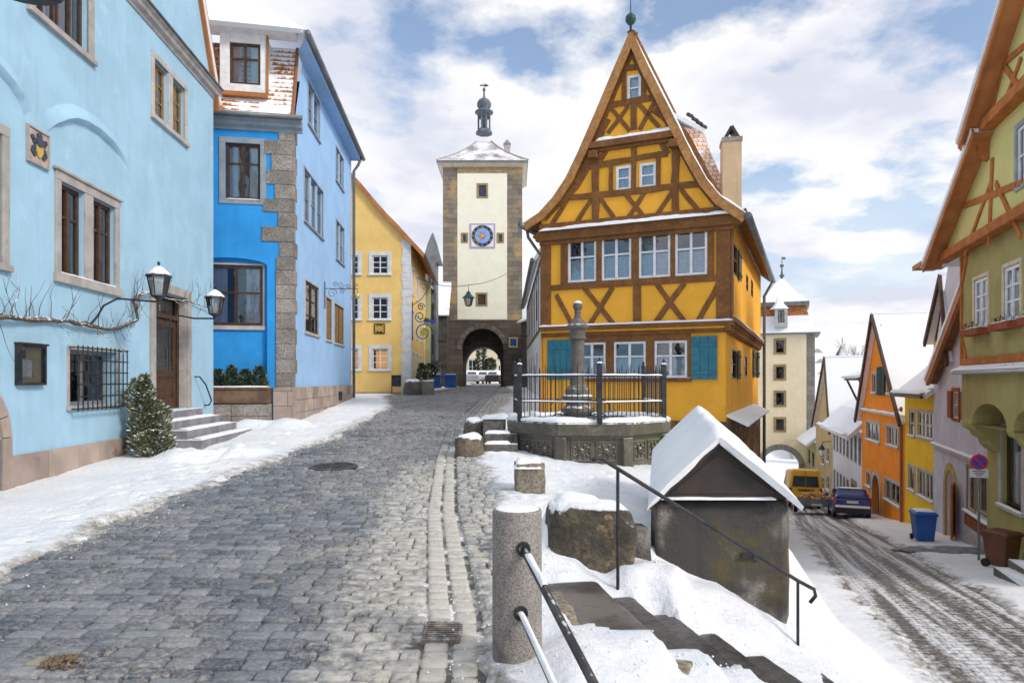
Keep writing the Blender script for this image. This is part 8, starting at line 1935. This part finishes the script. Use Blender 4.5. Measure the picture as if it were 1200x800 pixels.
# ------------------------------------------------------------------ vehicles
MT['carblue'] = plain('dark_blue_car_paint', (.012,.03,.20), .25, coat=.6); MT['vanyellow'] = plain('van_yellow_paint', (.72,.40,.02), .3, coat=.5); MT['carglass'] = plain('car_glass', (.03,.05,.065), .08, spec=.9); MT['taillight'] = plain('tail_light', (.30,.02,.02), .25); MT['blackplastic'] = plain('black_plastic', (.02,.02,.022), .6); MT['plate'] = plain('number_plate', (.65,.66,.66), .5); MT['rim'] = plain('wheel_rim', (.35,.36,.38), .3, .7)
def loftcar(fr_, sections, mat, name, par, bevel=.03, n=1):
    """sections along the length: (x, [(halfwidth, z) ... from sill to roof])"""
    m = MB(); rings = []
    for x,prof in sections:
        ring = [(w,z) for w,z in prof]+[(-w,z) for w,z in prof[::-1]]; rings.append([m.vert(fr_(x,w,z)) for w,z in ring])
    k = len(rings[0])
    for a in range(len(rings)-1):
        for i in range(k): j = (i+1)%k; m.f.append([rings[a][i],rings[a][j],rings[a+1][j],rings[a+1][i]]); m.m.append(0)
    m.f.append(rings[0][::-1]); m.m.append(0); m.f.append(rings[-1]); m.m.append(0)
    return m.build(name,mat,par,bevel=bevel,smooth=False)
def carframe(rear, heading, g0, slope=0):
    d = V(heading[0],heading[1],0).normalized(); s_ = V(d.y,-d.x,0); r0 = V(rear[0],rear[1],g0)
    return lambda x,w,z: r0+d*x+s_*w+V(0,0,z+slope*x), d, s_
def wheels(f,xs_,hw,r,t,dirn):
    for x in xs_:
        for sg_ in (-1,1):
            m = MB(); a,b = f(x,sg_*(hw-.10),r),f(x,sg_*(hw+.09),r); m.tube([a,b],r,20); w_ = m.build('wheel','rubber',t,bevel=.03)
            m = MB(); a,b = f(x,sg_*(hw+.085),r),f(x,sg_*(hw+.10),r); m.tube([a,b],r*.62,12); m.build('rim','rim',w_)
def quadp(f,pts,mat,name,par,off): 
    m = MB(); A = [f(*p) for p in pts]; B = [f(p[0]+off[0],p[1]+off[1],p[2]+off[2]) for p in pts]; m.prism(A,B); return m.build(name,mat,par)
yC = 33.2; pc = P3(999,0,yC); hd = (.37,1.0); fC,dC_,sC = carframe((pc.x,pc.y),hd,lo(yC)+.02,-.13*.94)
car = thing('parked_car',tuple(fC(0,0,0)),'dark blue hatchback with snow on roof and boot parked on the lower street','car')
S = lambda hw,zs: [(hw*.92,zs[0]),(hw,zs[1]),(hw*.97,zs[2]),(hw*.90,zs[3])]
low_ = [(0.0,[(.70,.32),(.76,.50),(.76,.80),(.70,.90)]),(.12,[(.80,.22),(.84,.50),(.84,.88),(.74,.97)]),(.9,[(.82,.20),(.86,.5),(.86,.92),(.76,.98)]),(2.6,[(.82,.20),(.86,.5),(.86,.90),(.76,.96)]),(3.5,[(.80,.22),(.84,.48),(.80,.78),(.68,.84)]),(3.95,[(.70,.30),(.74,.48),(.70,.64),(.6,.70)])]
loftcar(fC,low_,'carblue','body',car,.04)
cab = [(.10,[(.74,.93),(.70,1.0),(.62,1.10),(.5,1.12)]),(.42,[(.76,.93),(.72,1.15),(.64,1.42),(.5,1.47)]),(1.9,[(.76,.93),(.72,1.15),(.65,1.45),(.5,1.49)]),(2.9,[(.74,.90),(.70,.96),(.66,.99),(.5,1.0)])]
loftcar(fC,cab,'carblue','cabin',car,.04)
quadp(fC,[(.085,-.58,1.03),(.085,.58,1.03),(.355,.52,1.38),(.355,-.52,1.38)],'carglass','rear_window',car,(-.02,0,.012))
for sg_ in (-1,1):
    quadp(fC,[(.62,sg_*.765,1.0),(2.45,sg_*.755,1.0),(1.95,sg_*.685,1.38),(.75,sg_*.685,1.38)],'carglass','side_window',car,(0,sg_*.012,.004))
    quadp(fC,[(.0,sg_*.70,.72),(.0,sg_*.84,.70),(.10,sg_*.82,1.02),(.10,sg_*.72,1.05)],'taillight','tail_light',car,(-.03,sg_*.02,0))
    quadp(fC,[(2.45,sg_*.86,.98),(2.6,sg_*.86,.98),(2.6,sg_*.86,1.12),(2.45,sg_*.86,1.12)],'carblue','mirror',car,(0,sg_*.18,0))
quadp(fC,[(-.08,-.80,.28),(-.08,.80,.28),(-.08,.80,.52),(-.08,-.80,.52)],'blackplastic','bumper',car,(.22,0,0))
quadp(fC,[(-.012,-.26,.74),(-.012,.26,.74),(-.012,.26,.86),(-.012,-.26,.86)],'plate','number_plate',car,(-.02,0,0))
quadp(fC,[(-.10,-.76,.52),(-.10,.76,.52),(.02,.76,.60),(.02,-.76,.60)],'snow','snow_on_bumper',car,(0,0,.05))
m = MB(); rows = [[fC(.36+1.6*a/8,-.60+1.2*b/8,1.455+.04*(1-max(abs(a/4-1),abs(b/4-1))**4)+.01*mnoise.noise(V(a,b,0)*.7)) for b in range(9)] for a in range(9)]; m.grid(rows); m.build('snow_on_roof','snow',car,smooth=True)
wheels(fC,(.62,3.1),.76,.30,car,dC_)
# yellow van
yV = 42.0; pv = P3(944,0,yV); fV,dV,sV = carframe((pv.x,pv.y),(.32,1),lo(yV)+.02,-.13*.95)
van = thing('parked_van',tuple(fV(0,0,0)),'yellow high roofed delivery van seen from behind near the lower gate','van')
vs = [(0,[(.86,.35),(.95,.6),(.93,1.3),(.78,2.2),(.70,2.35)]),(.15,[(.90,.30),(.98,.6),(.97,1.35),(.84,2.28),(.72,2.42)]),(4.0,[(.90,.30),(.98,.6),(.97,1.35),(.84,2.28),(.72,2.42)]),(5.0,[(.88,.32),(.95,.6),(.90,1.2),(.6,1.45),(.5,1.5)])]
loftcar(fV,vs,'vanyellow','body',van,.06)
quadp(fV,[(-.004,-.76,1.32),(-.004,-.03,1.32),(-.004,-.03,1.98),(-.004,-.68,1.98)],'carglass','rear_window',van,(-.02,0,0)); quadp(fV,[(-.004,.03,1.32),(-.004,.76,1.32),(-.004,.68,1.98),(-.004,.03,1.98)],'carglass','rear_window',van,(-.02,0,0))
quadp(fV,[(-.05,-.9,.35),(-.05,.9,.35),(-.05,.9,.58),(-.05,-.9,.58)],'blackplastic','bumper',van,(.15,0,0))
for sg_ in (-1,1): quadp(fV,[(-.01,sg_*.80,.75),(-.01,sg_*.95,.75),(-.01,sg_*.93,1.25),(-.01,sg_*.80,1.25)],'taillight','tail_light',van,(-.03,0,0)); quadp(fV,[(3.4,sg_*.98,1.35),(4.1,sg_*.98,1.35),(3.9,sg_*.90,1.85),(3.4,sg_*.90,1.85)],'carglass','side_window',van,(0,sg_*.015,0))
quadp(fV,[(-.012,-.009,.6),(-.012,.009,.6),(-.012,.009,2.3),(-.012,-.009,2.3)],'blackplastic','door_seam',van,(-.006,0,0))
quadp(fV,[(-.03,-.45,1.08),(-.03,.45,1.08),(-.03,.45,1.16),(-.03,-.45,1.16)],'blackplastic','door_handle',van,(-.03,0,0))
wheels(fV,(.9,4.1),.84,.34,van,dV)
# trailer with firewood
yR = 36.2; pr_ = P3(957,0,yR); fR,dR,sR = carframe((pr_.x,pr_.y),(.36,1),lo(yR)+.02,-.12)
tr = thing('firewood_trailer',tuple(fR(0,0,0)),'small open trailer heaped with split firewood behind the yellow van','trailer')
quadp(fR,[(0,-.95,.45),(0,.95,.45),(0,.95,.82),(0,-.95,.82)],'zinc','tailboard',tr,(.04,0,0))
for sg_ in (-1,1): quadp(fR,[(0,sg_*.95,.45),(2.4,sg_*.95,.45),(2.4,sg_*.95,.82),(0,sg_*.95,.82)],'zinc','sideboard',tr,(0,-sg_*.04,0)); quadp(fR,[(-.02,sg_*.72,.40),(-.02,sg_*.92,.40),(-.02,sg_*.92,.52),(-.02,sg_*.72,.52)],'taillight','tail_light',tr,(-.03,0,0))
quadp(fR,[(0,-.95,.42),(0,.95,.42),(2.4,.95,.42),(2.4,-.95,.42)],'wood','floor',tr,(0,0,.05))
quadp(fR,[(-.04,-.26,.46),(-.04,.26,.46),(-.04,.26,.57),(-.04,-.26,.57)],'plate','number_plate',tr,(-.01,0,0))
wheels(fR,(1.2,),.98,.28,tr,dR)
m = MB(); q0,q1 = fR(2.4,0,.45),fR(3.6,0,.5); m.tube([q0,q1],.05,6); m.build('drawbar','zinc',tr)
MT['splitwood'] = surf('split_firewood', (.62,.36,.14), (.45,.25,.10), scale=5, bump=.4, island=.3, snow=.25)
m = MB(); rnd = random.Random(4)
for k in range(170):
    x = rnd.uniform(.15,2.25); w_ = rnd.uniform(-.82,.82); z_ = .5+rnd.uniform(0,.62)*(1-abs(w_)**2.5*.7); a_ = f = rnd.uniform(-.6,.6); c = fR(x,w_,z_); d = (dR*math.cos(a_+1.2*(rnd.random()<.4))+sR*math.sin(a_)+V(0,0,rnd.uniform(-.3,.3))).normalized()*.16; m.tube([c-d,c+d],rnd.uniform(.045,.075),4)
fw = m.build('firewood_heap','splitwood',None); fw['kind'] = 'stuff'; lab(fw,'heap of split firewood lying in the small open trailer','firewood')
# bare setts patch on the lower pavement
m = MB(); random.seed(3); m.att = []
for iy in range(16):
    for ix in range(24):
        x_,y_ = P3(1105,0,20.0).x-1.6+ix*.17,19.0+iy*.14
        d = ((x_-(P3(1115,0,20).x))/1.5)**2+((y_-20.1)/.85)**2+.5*mnoise.noise(V(x_*2,y_*2,0))
        if d < 1: stone(m,(x_,y_),(1,0),(0,1),.078,.062,lo(y_)+.055,.35,.01,False,-.13)
m.build('bare_setts','cobble',smooth=True,kind='structure',fixn=False,loc=(0,0,0))
# ------------------------------------------------------------------ distance: church roof, pyramid roof, bare trees, hill
t = thing('church_roof',(38,95,-12),'large steep snow covered church roof beyond the lower gate tower','church'); yK = 95
def pk(px,py,y=yK): return P3(px,py,y)
m = MB(); m.prism([pk(930,470),pk(978,470),pk(977.5,407),pk(962,391),pk(930,391)],[p+V(2,14,0) for p in (pk(930,470),pk(978,470),pk(977.5,407),pk(962,391),pk(930,391))]); m.build('roof_mass','snowroof',t)
for x,y_ in ((958,411),(962,423),(965,436)): m = MB(); c = pk(x,y_,yK-.1); m.prism([c+V(-.8,0,-.2),c+V(.8,0,-.2),c+V(0,0,.35)],[q+V(0,1,0) for q in (c+V(-.8,0,-.2),c+V(.8,0,-.2),c+V(0,0,.35))]); m.build('roof_dormer','stonegrey',t)
m = MB(); m.prism([pk(930,620),pk(976,620),pk(976,470),pk(930,470)],[p+V(2,14,0) for p in (pk(930,620),pk(976,620),pk(976,470),pk(930,470))]); m.build('wall','gatestone' if 0 else 'stonepale',t)
t = thing('pyramid_roof_tower',(42,88,-8),'small tower with a steep grey pyramid roof and spike on the skyline','tower'); c = P3(987,0,88)
m = MB(); hw_ = 10.5/F*88; m.lathe((c.x,c.y,0),[(hw_*1.40,(HY-428)/F*88),(.08,(HY-402)/F*88),(.05,(HY-395)/F*88)],4,rot=R(38)); m.build('roof','tilegrey',t); m = MB(); m.box(c.x-hw_*.9,c.x+hw_*.9,c.y-hw_*.9,c.y+hw_*.9,-14,(HY-428)/F*88); m.build('wall','stonegrey',t)
MT['baretwig'] = surf('pale_bare_twigs', (.26,.22,.21), (.18,.15,.14), scale=2, bump=0)
def bare_tree(p, h, label, seed, group=None, spread=.5):
    rnd = random.Random(seed); t = thing('bare_tree',tuple(p),label,'tree',group); m = MB(); tw2 = MB()
    def br(q,d,L,r,dep):
        path = [q.copy()]
        for k in range(4): d = (d+V(rnd.uniform(-.22,.22),rnd.uniform(-.22,.22),rnd.uniform(-.05,.18))).normalized(); q = q+d*L/4; path.append(q.copy())
        (m if dep < 2 else tw2).tube(path,[r*(1-.12*k) for k in range(5)],5 if dep < 2 else 3,cap=False)
        if dep < 5:
            for j in range(rnd.choice((2,3,3))):
                a = rnd.random()*6.28; s_ = d.orthogonal().normalized(); s_.rotate(__import__('mathutils').Quaternion(d,a)); br(path[rnd.choice((2,3,4))],(d+s_*rnd.uniform(spread*.6,spread*1.5)).normalized(),L*rnd.uniform(.62,.8),r*.58,dep+1)
    br(V(*p),V(0,0,1),h*.32,h*.022,0); m.build('trunk','baretwig',t,fixn=False); tw2.build('twigs','baretwig',t,fixn=False)
for k,(px,y,zb,h,lb) in enumerate(((1002,92,-6,13.5,'pale bare tree on the skyline just right of the pyramid roof'),(1013,97,-6,14.5,'taller pale bare tree on the skyline beside the orange gable'),(963,84,-12,11.5,'bare tree in front of the church roof beside the gate tower'),(973,80,-12,9.5,'smaller bare tree between church roof and sand coloured house'))):
    p = P3(px,0,y); bare_tree((p.x,p.y,zb),h,lb,60+k,'bare trees beyond the lower street')
p = P3(0,0,1)
# wooded horizon
m = MB(); rnd = random.Random(8)
rows = []
for j,(yy_,hh_) in enumerate(((260,-14),(330,-3),(420,2.5),(520,3.2),(700,-10))): rows.append([V(x,yy_,hh_+1.3*mnoise.noise(V(x*.01,j,0))) for x in range(-700,701,50)])
m.grid(rows); m.build('hills','gsnow',smooth=True,kind='structure',fixn=False)

# loose crumbs of snow along the edges
m = MB(); rnd = random.Random(12)
def crumb(x,y,z,r):
    P_ = [(1,0,0),(0,1,0),(-1,0,0),(0,-1,0),(0,0,1),(0,0,-.6)]; i0 = len(m.v)
    for p in P_: k = r*rnd.uniform(.7,1.2); m.v.append((x+p[0]*k,y+p[1]*k,z+p[2]*k))
    for a,b,c_ in ((0,1,4),(1,2,4),(2,3,4),(3,0,4),(1,0,5),(2,1,5),(3,2,5),(0,3,5)): m.f.append([i0+a,i0+b,i0+c_]); m.m.append(0)
for k in range(1500):
    y_ = 3+25*rnd.random()**1.7; side_ = rnd.random()
    x_ = (interp(RL,y_)+rnd.gauss(.05,.30)) if side_ < .55 else (interp(RR,y_)+rnd.gauss(0,.22))
    crumb(x_,y_,max(terr(x_,y_),Gz(x_,y_))+.004,rnd.uniform(.003,.012))
for k in range(500):
    y_ = rnd.uniform(3.6,6.4); x_ = rnd.uniform(.1,3.0); crumb(x_,y_,terr(x_,y_)+.003,rnd.uniform(.003,.014))
m.build('snow_crumbs','snow',smooth=True,kind='stuff',fixn=False,loc=(0,0,0),label='small crumbs of snow scattered along the road edges and stairs')
# grit and straw clods on the road at the lower left
p = P3(75,775,4.05); t = thing('dirt_clod',(p.x,p.y,Gz(p.x,p.y)),'brown clod of dirt and leaves lying on the cobbles at bottom left','dirt'); m = MB(); rnd = random.Random(3)
for k in range(90):
    a = rnd.random()*6.28; r = .11*rnd.random()**.7; crumb(p.x+r*math.cos(a)*1.3,p.y+r*math.sin(a),Gz(p.x,p.y)+.01+.03*(1-r/.11),rnd.uniform(.008,.022))
m.build('clumps',surf('dirt_brown',(.10,.065,.04),(.20,.15,.11),scale=20),t)

# snow covered cars beyond the clock tower arch
for k,(px,y_,mt,lb) in enumerate(((553,76,'wgrey','snow covered car parked left beyond the clock tower arch'),(566,80,'whiteR','snow covered car parked in the middle beyond the clock tower arch'),(577,77,'blackplastic','snow covered car parked right beyond the clock tower arch'))):
    p = P3(px,0,y_); fK,dK,sK = carframe((p.x,p.y),(-.1+.1*k,1),Gz(p.x,y_)+.02)
    c_ = thing('snowy_car',tuple(fK(0,0,0)),lb,'car','snow covered cars beyond the arch'); loftcar(fK,low_,mt,'body',c_,.04); loftcar(fK,[(x,[(w*1.02,z+.02) for w,z in pr]) for x,pr in cab],'snow','snow_covered_cabin',c_,.06)
    quadp(fK,[(.085,-.50,1.06),(.085,.50,1.06),(.30,.45,1.30),(.30,-.45,1.30)],'carglass','rear_window',c_,(-.05,0,.012)); wheels(fK,(.62,3.1),.76,.30,c_,dK)
